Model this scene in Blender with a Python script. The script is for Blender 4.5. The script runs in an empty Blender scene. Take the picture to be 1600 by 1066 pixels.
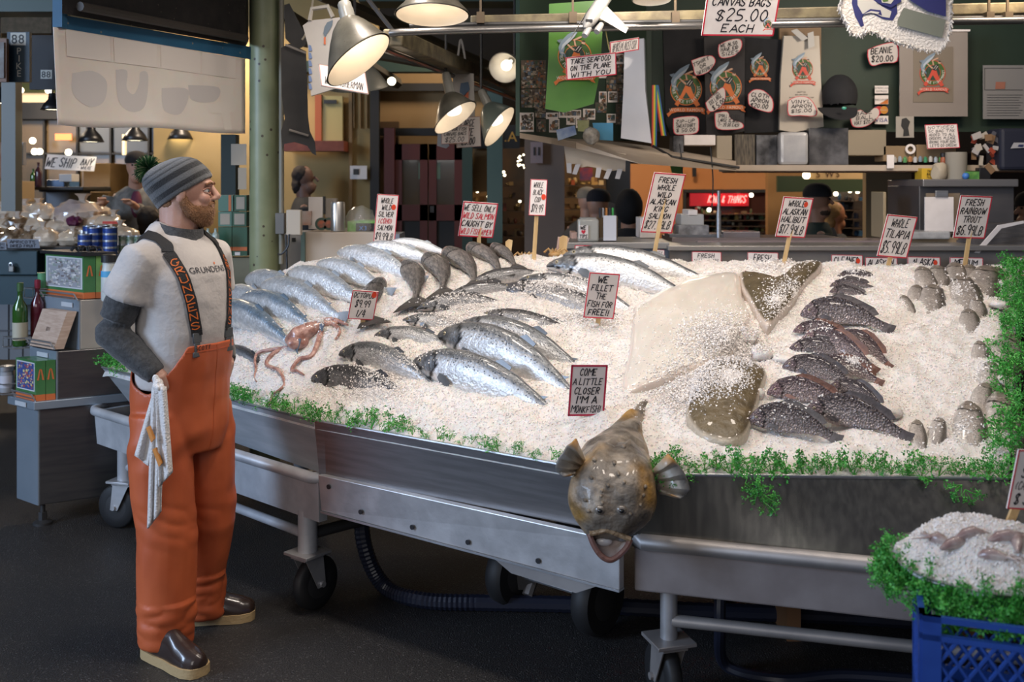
import bpy, bmesh, math, random
import numpy as np
from mathutils import Vector, Matrix, noise
from mathutils.bvhtree import BVHTree
V = Vector
random.seed(7)
SC = bpy.context.scene
COL = SC.collection
# ---------------------------------------------------------------- camera, world, lights, exposure
F, H, HY = 1600.0, 1.65, 290.0           # focal length in pixels, eye height, horizon row
cam_d = bpy.data.cameras.new('camera'); cam = bpy.data.objects.new('camera', cam_d); COL.objects.link(cam)
cam.location = (0, 0, H); cam.rotation_euler = (math.pi/2, 0, 0)
cam_d.sensor_width = 36; cam_d.lens = 36; cam_d.shift_y = -(533-HY)/1600
cam_d.clip_end = 100; cam_d.clip_start = .05
cam_d.dof.use_dof = True; cam_d.dof.focus_distance = 3.9; cam_d.dof.aperture_fstop = 3.5
SC.camera = cam
SC.view_settings.view_transform = 'Standard'; SC.view_settings.look = 'None'
SC.view_settings.gamma = 1; SC.view_settings.use_curve_mapping = False
SC.view_settings.exposure = 0.0
w = bpy.data.worlds.new('world'); SC.world = w; w.use_nodes = True
w.node_tree.nodes['Background'].inputs[0].default_value = (.78, .82, 1, 1)
w.node_tree.nodes['Background'].inputs[1].default_value = .19

def area(name, loc, to, size, power, col, shape='DISK', sy=None, spread=None):
    d = bpy.data.lights.new(name, 'AREA'); d.shape = shape; d.size = size; d.energy = power; d.color = col
    if sy: d.size_y = sy
    if spread: d.spread = math.radians(spread)
    o = bpy.data.objects.new(name, d); COL.objects.link(o); o.location = loc
    o.rotation_euler = (V(to)-V(loc)).to_track_quat('-Z', 'Y').to_euler(); return o
def point(name, loc, power, col, r=.04):
    d = bpy.data.lights.new(name, 'POINT'); d.energy = power; d.color = col; d.shadow_soft_size = r
    o = bpy.data.objects.new(name, d); COL.objects.link(o); o.location = loc; return o
WARM = (1, .80, .60); WHT = (1, .875, .76); DAY = (.55, .72, 1)
# stall lamps hanging over the ice (above the frame)
for i, (x, y, z, e, sz) in enumerate([(-.9, 3.5, 3.0, 19, .3), (-.2, 3.0, 3.1, 19, .3), (.55, 2.7, 3.1, 17, .3), (1.3, 2.7, 3.1, 17, .3), (2.1, 3.0, 3.0, 17, .3),
                                  (-.6, 4.3, 3.0, 21, .3), (.4, 4.1, 3.0, 21, .3), (1.4, 4.1, 3.0, 20, .3)]):
    area('stall_lamp', (x, y, z), (x*.97, y+.7, 1), sz, e*.355, WHT, spread=120)
# daylight from the open street side, behind and left of the camera
area('street_daylight', (-7.5, .5, 3.2), (-1.3, 4.2, .8), 3.5, 600, DAY, 'RECTANGLE', 2.5)
area('street_daylight', (-3.0, -5.0, 3.4), (-.8, 4.5, .6), 5, 120, (1, .95, .9), 'RECTANGLE', 2.5)
# hall lamps far behind
for x, y, z, e in [(-2.5, 8.5, 3.0, 36), (-4.5, 9.5, 2.8, 50), (1.5, 9.5, 2.7, 28), (3.6, 9, 2.7, 28), (-.6, 8.6, 3.3, 20)]:
    area('hall_lamp', (x, y, z), (x, y+.4, 0), .5, e, WARM)
area('stall_inner_light', (2.3, 4.5, 2.75), (2.6, 6.2, 2.2), .4, 10, WARM)
area('stall_inner_light', (2.1, 5.2, 2.5), (2.3, 7.5, 1.5), .3, 6, WHT)  # added to brighten the worker's face from the front
area('stall_inner_light', (.6, 4.4, 2.6), (.6, 6.2, 2.2), .3, 8, WHT)

# ---------------------------------------------------------------- helpers
def W(px, py, Y): return V(((px-800)*Y/F, Y, H-(py-HY)*Y/F))
MATS = {}
def M(name, c=(.5,.5,.5), r=.5, m=0, c2=None, ns=8, vc=False, bump=0, bs=60, em=0, tr=0, coat=0, sss=0, vor=0, rr=0, alpha=1, stretch=None, spots=None, sheen=0):
    if name in MATS: return MATS[name]
    mt = bpy.data.materials.new(name); mt.use_nodes = True; nt = mt.node_tree; N = nt.nodes; Lk = nt.links
    b = N['Principled BSDF']; b.inputs['Base Color'].default_value = (*c, 1); b.inputs['Roughness'].default_value = r; b.inputs['Metallic'].default_value = m
    b.inputs['Coat Weight'].default_value = coat; b.inputs['Transmission Weight'].default_value = tr; b.inputs['Alpha'].default_value = alpha
    if sheen: b.inputs['Sheen Weight'].default_value = sheen
    if sss: b.inputs['Subsurface Weight'].default_value = sss; b.inputs['Subsurface Scale'].default_value = .02
    tc = N.new('ShaderNodeTexCoord'); co = tc.outputs['Object']
    if stretch:
        mp = N.new('ShaderNodeMapping'); mp.inputs['Scale'].default_value = stretch; Lk.new(co, mp.inputs[0]); co = mp.outputs[0]
    colout = None
    if vc:
        a = N.new('ShaderNodeAttribute'); a.attribute_name = 'Col'; colout = a.outputs['Color']; Lk.new(colout, b.inputs['Base Color'])
    if c2:
        n = N.new('ShaderNodeTexNoise'); n.inputs['Scale'].default_value = ns; n.inputs['Detail'].default_value = 6; Lk.new(co, n.inputs['Vector'])
        rp = N.new('ShaderNodeValToRGB'); rp.color_ramp.elements[0].position = .38; rp.color_ramp.elements[1].position = .64
        rp.color_ramp.elements[0].color = (*c, 1); rp.color_ramp.elements[1].color = (*c2, 1); Lk.new(n.outputs[0], rp.inputs[0])
        if vc:
            mx = N.new('ShaderNodeMix'); mx.data_type = 'RGBA'; mx.blend_type = 'MULTIPLY'; mx.inputs[0].default_value = 1
            Lk.new(colout, mx.inputs[6]); Lk.new(rp.outputs[0], mx.inputs[7]); colout = mx.outputs[2]
        else: colout = rp.outputs[0]
        Lk.new(colout, b.inputs['Base Color'])
        if rr:
            mr = N.new('ShaderNodeMapRange'); mr.inputs[3].default_value = r; mr.inputs[4].default_value = rr; Lk.new(n.outputs[0], mr.inputs[0]); Lk.new(mr.outputs[0], b.inputs['Roughness'])
    if spots:   # (scale, size, colour)
        vo = N.new('ShaderNodeTexVoronoi'); vo.inputs['Scale'].default_value = spots[0]; Lk.new(tc.outputs['Object'], vo.inputs['Vector'])
        lt = N.new('ShaderNodeMath'); lt.operation = 'LESS_THAN'; lt.inputs[1].default_value = spots[1]; Lk.new(vo.outputs['Distance'], lt.inputs[0])
        fac = lt.outputs[0]
        if vc:   # spots strongest where alpha of vertex colour is high
            ml = N.new('ShaderNodeMath'); ml.operation = 'MULTIPLY'; Lk.new(fac, ml.inputs[0]); Lk.new(a.outputs['Alpha'], ml.inputs[1]); fac = ml.outputs[0]
        mx = N.new('ShaderNodeMix'); mx.data_type = 'RGBA'; Lk.new(fac, mx.inputs[0]); mx.inputs[7].default_value = (*spots[2], 1)
        if colout: Lk.new(colout, mx.inputs[6])
        else: mx.inputs[6].default_value = (*c, 1)
        Lk.new(mx.outputs[2], b.inputs['Base Color'])
    if bump:
        if vor:
            n2 = N.new('ShaderNodeTexVoronoi'); n2.inputs['Scale'].default_value = vor; out = n2.outputs['Distance']
        else:
            n2 = N.new('ShaderNodeTexNoise'); n2.inputs['Scale'].default_value = bs; n2.inputs['Detail'].default_value = 4; out = n2.outputs[0]
        Lk.new(co, n2.inputs['Vector'])
        bp = N.new('ShaderNodeBump'); bp.inputs['Strength'].default_value = bump; bp.inputs['Distance'].default_value = .01
        Lk.new(out, bp.inputs['Height']); Lk.new(bp.outputs[0], b.inputs['Normal'])
    if em: b.inputs['Emission Color'].default_value = (*c, 1); b.inputs['Emission Strength'].default_value = em
    MATS[name] = mt; return mt

def frameM(x, y, z, o): return Matrix(((x[0],y[0],z[0],o[0]),(x[1],y[1],z[1],o[1]),(x[2],y[2],z[2],o[2]),(0,0,0,1)))
ROOT = {}
def setp(o, label=None, cat=None, group=None, kind=None):
    if label: o['label'] = label
    if cat: o['category'] = cat
    if group: o['group'] = group
    if kind: o['kind'] = kind
    return o
def thing(name, label, cat, loc=(0,0,0), group=None, rot=None):
    o = bpy.data.objects.new(name, None); COL.objects.link(o); o.empty_display_size = .1
    o.location = loc; m = Matrix.Translation(V(loc))
    if rot is not None: o.rotation_euler = rot.to_euler(); m = m @ rot.to_4x4()
    ROOT[o.name] = m; return setp(o, label, cat, group)

class MB:
    def __init__(s): s.v=[]; s.f=[]; s.mi=[]; s.c=[]; s.M=Matrix(); s.col=(1,1,1,0); s.k=0
    def add(s, vs, fs, cols=None):
        n = len(s.v); mm = s.M
        s.v += [mm @ V(p) for p in vs]; s.f += [tuple(i+n for i in f) for f in fs]; s.mi += [s.k]*len(fs)
        s.c += cols or [s.col]*len(vs); return s
    def box(s, c, d, R=None):
        c = V(c); hx,hy,hz = d[0]/2,d[1]/2,d[2]/2
        R = R or Matrix.Identity(3)
        vs = [c + R @ V((x*hx,y*hy,z*hz)) for x in (-1,1) for y in (-1,1) for z in (-1,1)]
        return s.add(vs, [(0,1,3,2),(4,6,7,5),(0,4,5,1),(2,3,7,6),(0,2,6,4),(1,5,7,3)])
    def hexa(s, lo, hi):      # two quads (lists of 4 pts)
        return s.add(list(lo)+list(hi), [(3,2,1,0),(4,5,6,7),(0,1,5,4),(1,2,6,5),(2,3,7,6),(3,0,4,7)])
    def loft(s, rings, caps=True, cols=None, closed=True):
        n = len(rings[0]); vs = [p for r in rings for p in r]; fs = []
        for i in range(len(rings)-1):
            for j in range(n if closed else n-1):
                k = (j+1) % n; fs.append((i*n+j, i*n+k, (i+1)*n+k, (i+1)*n+j))
        if caps: fs.append(tuple(range(n))[::-1]); fs.append(tuple((len(rings)-1)*n+j for j in range(n)))
        return s.add(vs, fs, cols)
    def tube(s, pts, r, n=8, caps=True, ry=None):
        pts = [V(p) for p in pts]; rs = r if isinstance(r, (list, tuple)) else [r]*len(pts)
        rings = []; prev = None
        for i, p in enumerate(pts):
            t = (pts[min(i+1, len(pts)-1)] - pts[max(i-1, 0)])
            t = t.normalized() if t.length > 1e-9 else V((0,0,1))
            if prev is None: a = t.orthogonal().normalized()
            else:
                a = prev - t*prev.dot(t); a = a.normalized() if a.length > 1e-6 else t.orthogonal().normalized()
            prev = a; b = t.cross(a)
            rings.append([p + (a*math.cos(q)+b*math.sin(q)*(ry or 1))*rs[i] for q in [2*math.pi*j/n for j in range(n)]])
        return s.loft(rings, caps)
    def cyl(s, p0, p1, r0, r1=None, n=16, caps=True): return s.tube([p0, p1], [r0, r0 if r1 is None else r1], n, caps)
    def lathe(s, prof, n=20, caps=True, o=(0,0,0)):
        o = V(o)
        return s.loft([[o+V((r*math.cos(2*math.pi*j/n), r*math.sin(2*math.pi*j/n), z)) for j in range(n)] for r, z in prof], caps)
    def ball(s, c, r, n=14, R=None):
        c = V(c); r = (r,r,r) if not isinstance(r, (tuple,list)) else r; R = R or Matrix.Identity(3); rings = []
        for i in range(1, n):
            a = math.pi*i/n
            rings.append([c + R @ V((r[0]*math.sin(a)*math.cos(q), r[1]*math.sin(a)*math.sin(q), -r[2]*math.cos(a))) for q in [2*math.pi*j/(n*2) for j in range(n*2)]])
        return s.loft(rings)
    def poly(s, pts, d=None):    # planar polygon; d = extrusion vector
        pts = [V(p) for p in pts]; n = len(pts)
        if d is None: return s.add(pts, [tuple(range(n))])
        d = V(d); return s.add(pts+[p+d for p in pts], [tuple(range(n))[::-1], tuple(range(n,2*n))]+[(i,(i+1)%n,n+(i+1)%n,n+i) for i in range(n)])
    def build(s, name, mats, parent=None, smooth=40, bevel=0, kind=None, label=None, cat=None, group=None, solid=0, vc=False, sub=0, fixn=False):
        me = bpy.data.meshes.new(name)
        if parent is not None:
            m = Matrix(); p = parent
            m = ROOT[parent.name].inverted() if parent.name in ROOT else Matrix()
            vs = [m @ p for p in s.v]; off = V((0,0,0))
        else:
            xs=[p.x for p in s.v]; ys=[p.y for p in s.v]; zs=[p.z for p in s.v]
            off = V(((min(xs)+max(xs))/2, (min(ys)+max(ys))/2, min(zs))); vs = [p-off for p in s.v]
        me.from_pydata(vs, [], s.f)
        ml = mats if isinstance(mats, list) else [mats]
        for q in ml: me.materials.append(q)
        me.polygons.foreach_set('material_index', s.mi)
        if vc:
            ca = me.color_attributes.new('Col', 'FLOAT_COLOR', 'POINT')
            ca.data.foreach_set('color', [x for c in s.c for x in (tuple(c)+(0,) if len(c)==3 else c)])
        if fixn:
            bm = bmesh.new(); bm.from_mesh(me); bmesh.ops.recalc_face_normals(bm, faces=bm.faces); bm.to_mesh(me); bm.free()
        if smooth:
            me.polygons.foreach_set('use_smooth', [True]*len(me.polygons)); me.set_sharp_from_angle(angle=math.radians(smooth))
        me.update()
        o = bpy.data.objects.new(name, me); COL.objects.link(o)
        if parent is not None:
            o.parent = parent; ROOT[o.name] = ROOT.get(parent.name, Matrix())
        else: o.location = off; ROOT[o.name] = Matrix.Translation(off)
        if solid: q = o.modifiers.new('solid', 'SOLIDIFY'); q.thickness = solid; q.offset = 0
        if bevel: q = o.modifiers.new('bevel', 'BEVEL'); q.width = bevel; q.segments = 2; q.limit_method = 'ANGLE'
        if sub: q = o.modifiers.new('sub', 'SUBSURF'); q.levels = sub; q.render_levels = sub
        return setp(o, label, cat, group, kind)

def copy_tree(o, parent=None):
    c = o.copy(); COL.objects.link(c)
    if parent: c.parent = parent
    if o.name in ROOT: ROOT[c.name] = ROOT[o.name]
    for ch in [k for k in COL.objects if k.parent == o] if False else list(o.children): copy_tree(ch, c)
    return c
def clay(mb, vox=.008, smooth=4, disp=None):
    """fuse overlapping closed volumes of mb into one smooth skin; returns MB in the same coordinates"""
    me = bpy.data.meshes.new('t'); me.from_pydata([tuple(p) for p in mb.v], [], mb.f)
    bm = bmesh.new(); bm.from_mesh(me); bmesh.ops.recalc_face_normals(bm, faces=bm.faces); bm.to_mesh(me); bm.free()
    o = bpy.data.objects.new('t', me); COL.objects.link(o)
    q = o.modifiers.new('r', 'REMESH'); q.mode = 'VOXEL'; q.voxel_size = vox
    if smooth: q = o.modifiers.new('s', 'SMOOTH'); q.factor = .5; q.iterations = smooth
    dg = bpy.context.evaluated_depsgraph_get(); e = bpy.data.meshes.new_from_object(o.evaluated_get(dg))
    out = MB(); out.v = [p.co.copy() for p in e.vertices]; out.f = [tuple(p.vertices) for p in e.polygons]
    nr = [p.normal.copy() for p in e.vertices]
    if disp: out.v = [p + n*disp(p) for p, n in zip(out.v, nr)]
    out.mi = [0]*len(out.f); out.c = [(1,1,1,0)]*len(out.v); out.nr = nr
    bpy.data.objects.remove(o); bpy.data.meshes.remove(me); bpy.data.meshes.remove(e); return out
def bvh(mb): return BVHTree.FromPolygons([tuple(p) for p in mb.v], mb.f)
def cutf(mb, keep):
    mb.f2 = [f for f in mb.f if all(keep(mb.v[i]) for i in f)]
    used = sorted({i for f in mb.f2 for i in f}); mp = {a:b for b,a in enumerate(used)}
    mb.v = [mb.v[i] for i in used]; mb.c = [mb.c[i] for i in used]; mb.f = [tuple(mp[i] for i in f) for f in mb.f2]; mb.mi = [0]*len(mb.f); return mb

# ---- flat cards given by their corners in the picture and a depth: a true rectangle in space
class Fr:
    def __init__(s, TL, TR, BL, Y, yaw=1, da=None):
        o = W(*TL, Y); a = W(*TR, Y)-o; b = W(*BL, Y)-o
        d = a.dot(b)
        if da is None:
            k = math.sqrt(abs(d)); k = max(k, 1e-4)
            a = a + V((0, k*yaw, 0)); b = b + V((0, -d/(k*yaw), 0))
        else:
            a = a + V((0, da, 0))
        s.o, s.a, s.b = o, a, b; s.n = b.cross(a).normalized(); s.w = a.length; s.h = b.length
        if s.n.y > 0: s.n = -s.n
    def p(s, u, v, off=0): return s.o + s.a*u + s.b*v + s.n*off
    def m(s, x, y, off=0): return s.o + s.a*(x/s.w) + s.b*(y/s.h) + s.n*off   # metres
def slab(mb, fr, t=.004, u0=0, v0=0, u1=1, v1=1, off=0):
    mb.hexa([fr.p(u0,v0,off-t), fr.p(u1,v0,off-t), fr.p(u1,v1,off-t), fr.p(u0,v1,off-t)], [fr.p(u0,v0,off), fr.p(u1,v0,off), fr.p(u1,v1,off), fr.p(u0,v1,off)]); return mb
def ppoly(mb, fr, pts, off, col=None):
    if col: mb.col = (*col, 0)
    mb.poly([fr.p(x, y, off) for x, y in pts])
# ---- handwriting strokes
ST = {'A':"00 26 40;12 32",'B':"00 06 26 35 34 23 03;23 32 31 20 00",'C':"35 26 16 04 02 10 20 31",'D':"00 06 16 34 32 10 00",'E':"36 06 00 30;03 23",
'F':"36 06 00;03 23",'G':"35 26 16 04 02 10 20 32 22",'H':"06 00;36 30;03 33",'I':"16 10",'J':"36 31 20 10 01",'K':"06 00;36 03 30",'L':"06 00 30",
'M':"00 06 23 46 40",'N':"00 06 30 36",'O':"16 04 02 10 20 32 34 26 16",'P':"00 06 26 35 34 23 03",'Q':"16 04 02 10 20 32 34 26 16;21 40",
'R':"00 06 26 35 34 23 03;13 30",'S':"35 26 16 05 04 32 31 20 10 01",'T':"06 46;26 20",'U':"06 01 10 20 31 36",'V':"06 20 46",'W':"06 10 24 30 46",
'X':"06 30;36 00",'Y':"06 13 36;13 10",'Z':"06 36 00 30",'0':"16 04 02 10 20 32 34 26 16",'1':"05 16 10",'2':"05 16 26 35 34 00 30",
'3':"06 36 13 23 32 31 20 10 01",'4':"16 02 32;25 20",'5':"36 06 03 23 32 31 20 00",'6':"36 16 03 01 10 20 31 32 23 03",'7':"06 36 10",
'8':"13 04 05 16 26 35 34 23 13 02 01 10 20 31 32 23",'9':"30 34 35 26 16 05 04 13 33",'$':"35 26 16 05 04 32 31 20 10 01;26 10",
'.':"10 20",'!':"16 12;10 11",'-':"03 33",'(':"26 14 12 20",')':"06 14 12 00","'":"16 14",'/':"00 36",'#':"10 16;30 36;02 42;04 44",'&':"30 05 16 25 02 10 32",
'"':"06 04;16 14",',':"11 00",'=':"02 32;04 34"}
def hand(mb, fr, txt, u0, u1, vc, vh, wt=.012, col=(.01,.01,.015), off=.0012, slant=.18, rnd=random):
    """marker-pen writing between u0..u1 (fractions), centred on row vc with height vh (fractions of height)"""
    n = sum(.6 if c == ' ' else (1.25 if c in 'MWT' else (.5 if c in "I.'!1" else 1)) for c in txt)
    sx = (u1-u0)*fr.w/max(n,1); sy = vh*fr.h; x = u0*fr.w; mb.col = (*col, 0)
    for c in txt:
        adv = .6 if c == ' ' else (1.25 if c in 'MWT' else (.5 if c in "I.'!1" else 1))
        if c != ' ':
            jy = rnd.uniform(-.05,.05)*sy; js = rnd.uniform(.92,1.1)
            for stk in ST.get(c, ST['O']).split(';'):
                pts = [V((int(q[0])/4*.84*(.5 if c in "I.'!1" else (1.15 if c in 'MWT' else 1))*sx*1.05, int(q[1])/6*sy*js)) for q in stk.split()]
                if len(pts) > 3 and c not in 'MNWZEFLKHT':
                    q2 = [pts[0]]
                    for a, b in zip(pts[:-1], pts[1:]): q2 += [a*.75+b*.25, a*.25+b*.75]
                    pts = q2+[pts[-1]]
                P = [(x+p.x+(p.y-sy/2)*slant, vc*fr.h+sy/2-p.y+jy) for p in pts]
                hw = min(wt/2, sx*.115)
                for (ax,ay),(bx,by) in zip(P[:-1],P[1:]):
                    dx,dy = bx-ax,by-ay; l = math.hypot(dx,dy) or 1; dx/=l; dy/=l
                    ax2,ay2,bx2,by2 = ax-dx*hw*.6,ay-dy*hw*.6,bx+dx*hw*.6,by+dy*hw*.6; nx,ny = -dy*hw,dx*hw
                    mb.poly([fr.m(ax2+nx,ay2+ny,off),fr.m(ax2-nx,ay2-ny,off),fr.m(bx2-nx,by2-ny,off),fr.m(bx2+nx,by2+ny,off)])
        x += adv*sx
# ---- printed glyphs (cached outlines of the built-in font)
GL = {}
def glyphs(chars):
    for c in chars:
        cu = bpy.data.curves.new('g', 'FONT'); cu.body = c; cu.size = 1; cu.resolution_u = 3
        o = bpy.data.objects.new('g', cu); COL.objects.link(o); dg = bpy.context.evaluated_depsgraph_get()
        e = bpy.data.meshes.new_from_object(o.evaluated_get(dg))
        vs = [(p.co.x, p.co.y) for p in e.vertices]; fs = [tuple(p.vertices) for p in e.polygons]
        GL[c] = (vs, fs, (max(p[0] for p in vs)+.08) if vs else .3)
        bpy.data.objects.remove(o); bpy.data.curves.remove(cu); bpy.data.meshes.remove(e)
glyphs("ABCDEFGHIJKLMNOPQRSTUVWXYZ0123456789&.#-'")
def prt(mb, txt, size, fn, col, bold=0):
    """fn(x,y)->world point, x along the line in metres from centre"""
    wd = sum(GL[c][2] if c in GL else .35 for c in txt)*size; x = -wd/2; mb.col = (*col, 0)
    for c in txt:
        if c in GL:
            vs, fs, ad = GL[c]; mb.add([fn(x+a*size, b*size) for a, b in vs], fs); x += ad*size
        else: x += .35*size
def prt_fr(mb, fr, txt, uc, vc, size, col, off=.0015, sx=1):
    prt(mb, txt, size, lambda x, y: fr.m(uc*fr.w+x*sx, vc*fr.h-y+size*.35, off), col)
PRINT = M('printed_ink', vc=True, r=.6)
RED = (.62,.02,.05); INK = (.012,.012,.02); PAPER = M('white_card', (.80,.74,.71), .45, c2=(.86,.80,.77), ns=14)
REDM = M('red_border', (.6,.03,.06), .5); WOOD = M('pale_wood', (.55,.36,.16), .6, c2=(.68,.48,.24), ns=6, stretch=(8,8,1))
def sign(label, TL, TR, BL, Y, lines, stick=None, group=None, name='price_sign', yaw=1, border=.035, cat='sign', wt=1, paper=None, dot=None, da=None, bcol=None, stick_top=None, mg=.09, th=.004):
    fr = Fr(TL, TR, BL, Y, yaw, da)
    if stick: fr.o = fr.o - V((0, fr.a.y/2+fr.b.y+.03, 0))
    base = fr.p(.5, 1)
    r = thing(name, label, cat, base, group)
    slab(MB(), fr, th).build('card', paper or PAPER, r, smooth=0)
    bw = border*fr.w/1
    if border:
        b = MB(); u = bw/fr.w; v = bw/fr.h
        for q in ((0,0,1,v),(0,1-v,1,1),(0,0,u,1),(1-u,0,1,1)): b.hexa([fr.p(q[0],q[1],-.0002),fr.p(q[2],q[1],-.0002),fr.p(q[2],q[3],-.0002),fr.p(q[0],q[3],-.0002)],[fr.p(q[0],q[1],.0006),fr.p(q[2],q[1],.0006),fr.p(q[2],q[3],.0006),fr.p(q[0],q[3],.0006)])
        b.build('border', bcol or REDM, r, smooth=0)
    if lines:
        L = MB(); tot = sum(1.5 if l.startswith('*') else 1 for l in lines); v = .055; hh = (1-.1)/tot
        for l in lines:
            k = 1
            if l.startswith('*'): k = 1.5; l = l[1:]
            col = INK
            if l.startswith('!'): col = RED; l = l[1:]
            ln = min(1, max(.45, len(l)/7)); mm = mg+(1-2*mg)*(1-ln)*.5
            hand(L, fr, l, mm, 1-mm, v+hh*k/2, hh*k*.70, wt=fr.h*hh*.13*wt*(1.1 if k > 1 else 1), col=col)
            v += hh*k
        L.build('lettering', PRINT, r, smooth=0, vc=True)
    if dot:
        d = MB(); d.col = (.75,.06,.02,0); d.poly([fr.m(dot[0]*fr.w+.011*math.cos(a), dot[1]*fr.h+.014*math.sin(a), .002) for a in [i*math.pi/6 for i in range(12)]]); d.build('sticker', PRINT, r, vc=True, smooth=0)
    if stick:
        top = fr.p(.5, .25, -th-.006) if stick_top is None else W(*stick_top, Y+.012); bot = stick
        ax = (V(bot)-top); x = ax.cross(V((0,1,0))).normalized(); y = x.cross(ax).normalized()
        R = Matrix((x, y, ax.normalized())).transposed()
        MB().box((top+V(bot))/2, (.019, .008, ax.length), R).build('stick', WOOD, r, smooth=0)
    return r, fr
# ================================================================ materials
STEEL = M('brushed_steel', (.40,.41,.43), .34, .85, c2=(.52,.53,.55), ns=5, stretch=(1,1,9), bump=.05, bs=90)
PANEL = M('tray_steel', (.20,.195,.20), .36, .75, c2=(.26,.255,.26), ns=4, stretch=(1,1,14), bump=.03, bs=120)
PANELB = M('daylit_tray_steel', (.34,.36,.38), .42, .25, c2=(.42,.44,.46), ns=4, stretch=(1,1,8), bump=.04, bs=120)  # lighter, bluer copy of the tray steel; daylight put into its colour
ALU = M('scuffed_aluminium', (.42,.42,.43), .42, .65, c2=(.55,.55,.56), ns=9, bump=.12, bs=25)
ALUL = M('daylit_aluminium', (.40,.41,.43), .45, .25, c2=(.52,.53,.55), ns=9, bump=.12, bs=25)  # same bare aluminium, made less metallic so the left cart looks daylit
ALUD = M('dull_aluminium', (.26,.245,.24), .48, .5, c2=(.33,.31,.30), ns=7, bump=.08, bs=25)
RUB = M('black_rubber', (.012,.012,.013), .6); BLK = M('black_plastic', (.015,.015,.017), .4)
DKM = M('dark_metal', (.06,.06,.062), .5, .6)
FLOORM = M('floor_coating', (.003,.003,.0035), .36, 0, c2=(.050,.047,.046), ns=230, bump=.9, bs=160, rr=.5, spots=(62,.2,(.10,.095,.09)))
# ================================================================ floor
mb = MB(); mb.box((0, 8, -.05), (22, 30, .1)); mb.build('floor', FLOORM, kind='structure', smooth=0)
# ================================================================ display bed
RZ = .76
FRONT = [V((-2.0,5.0,RZ)), V((-.75,3.87,RZ)), V((.31,3.15,RZ)), V((1.50,3.10,RZ))]
RIDGE = [W(330,478,5.36), W(365,458,5.24), W(430,432,5.14), W(490,404,5.02), W(600,388,5.03), W(700,390,4.9), W(850,405,4.87), W(980,410,4.9), W(1100,409,4.96), W(1300,412,4.93), W(1450,417,4.9), W(1592,417,4.86)]
def pl(pts, t):
    """point at fraction t along polyline given as list of (param, point)"""
    for (a, p), (b, q) in zip(pts[:-1], pts[1:]):
        if t <= b: return p.lerp(q, (t-a)/(b-a))
    return pts[-1][1]
FP = list(zip([0, .36, .70, 1], FRONT)); RP = list(zip([0,.07,.14,.22,.32,.39,.50,.60,.68,.81,.905,1], RIDGE))
def base(u, v):
    a, b = pl(FP, u), pl(RP, u)
    if v <= 1:
        p = a.lerp(b, v); lip = min(1, v/.07)
        p.z += .045*math.sin(math.pi*min(1, v*1.0))*(.4+.6*math.sin(math.pi*min(1,max(0,u)))) - .03*(1-lip)**2
        edge = min(u, 1-u)
        p.z -= .05*max(0, 1-edge/.025)**2*(v if u > .5 else .3)
    else:
        k = (v-1)/.18; p = b + V((0, .30*k, -.30*k**1.4))
    return p
NU, NV = 420, 190
gv = [[base(i/NU, 1.18*j/NV) for i in range(NU+1)] for j in range(NV+1)]
smo = MB(); st = 6
sv = [base(i/70, 1.18*j/32) for j in range(33) for i in range(71)]
smo.v = sv; smo.f = [(j*71+i, j*71+i+1, (j+1)*71+i+1, (j+1)*71+i) for j in range(32) for i in range(70)]
BV = bvh(smo)
CAM = V((0,0,H))
def ray(px, py): return V(((px-800)/F, 1, -(py-HY)/F)).normalized()
def hit(px, py, b=None):
    r = (b or BV).ray_cast(CAM, ray(px, py))
    if r[0] is None:
        return W(px, py, 4.9), V((0,-.3,.95))
    n = r[1]; n = n if n.z > 0 else -n
    return r[0], n
ICE = M('crushed_ice', (.65,.61,.575), .42, c2=(.75,.71,.675), ns=30, bump=.55, bs=240, sss=.25)
ICEX = M('ice_flakes', (.77,.73,.70), .42)
im = MB(); vs = []
for j in range(NV+1):
    for i in range(NU+1):
        p = gv[j][i].copy()
        e = min(1, j/5)
        d = noise.noise(p*4.2)*.024 + noise.noise(p*11)*.018 + noise.noise(p*27)*.009 + abs(noise.noise(p*75))*.006
        vs.append(p + V((0, -.2, .95))*d*e)
im.v = vs; im.f = [(j*(NU+1)+i, j*(NU+1)+i+1, (j+1)*(NU+1)+i+1, (j+1)*(NU+1)+i) for j in range(NV) for i in range(NU)]
im.mi = [0]*len(im.f)
IBV = bvh(im)
ice = im.build('crushed_ice', ICE, smooth=60, label='bed of crushed white ice heaped across the fish display trays', cat='ice', kind='stuff')
ROOT[ice.name] = Matrix.Translation(ice.location)
# ---------------------------------------------------------------- ice flakes (one mesh, numpy)
rng = np.random.default_rng(5)
def flakes(P, Nn, size, name, parent=None, mat=None, label=None):
    n = len(P); a = rng.normal(size=(n,3)); a /= np.linalg.norm(a,axis=1)[:,None]
    b = np.cross(a, rng.normal(size=(n,3))); b /= np.linalg.norm(b,axis=1)[:,None]; c = np.cross(a,b)
    s = size*rng.uniform(.45,1.25,size=(n,1))
    q = [P+a*s, P-a*s*.5+b*s*.8, P-a*s*.5-b*s*.5+c*s*.7, P-a*s*.4-b*s*.4-c*s*.7]
    vs = np.stack(q, 1).reshape(-1,3); idx = np.arange(n)*4
    fs = np.stack([np.stack([idx,idx+1,idx+2],1),np.stack([idx,idx+2,idx+3],1),np.stack([idx,idx+3,idx+1],1),np.stack([idx+1,idx+3,idx+2],1)],1).reshape(-1,3)
    me = bpy.data.meshes.new(name); me.from_pydata(vs.tolist(), [], fs.tolist()); me.materials.append(mat or ICEX)
    o = bpy.data.objects.new(name, me); COL.objects.link(o)
    if parent: o.parent = parent; o.matrix_parent_inverse = ROOT[parent.name].inverted()
    else: setp(o, label, 'ice', None, 'stuff')
    return o
NF = 80000
va = np.array([tuple(p) for p in vs]).reshape(NV+1, NU+1, 3)
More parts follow.
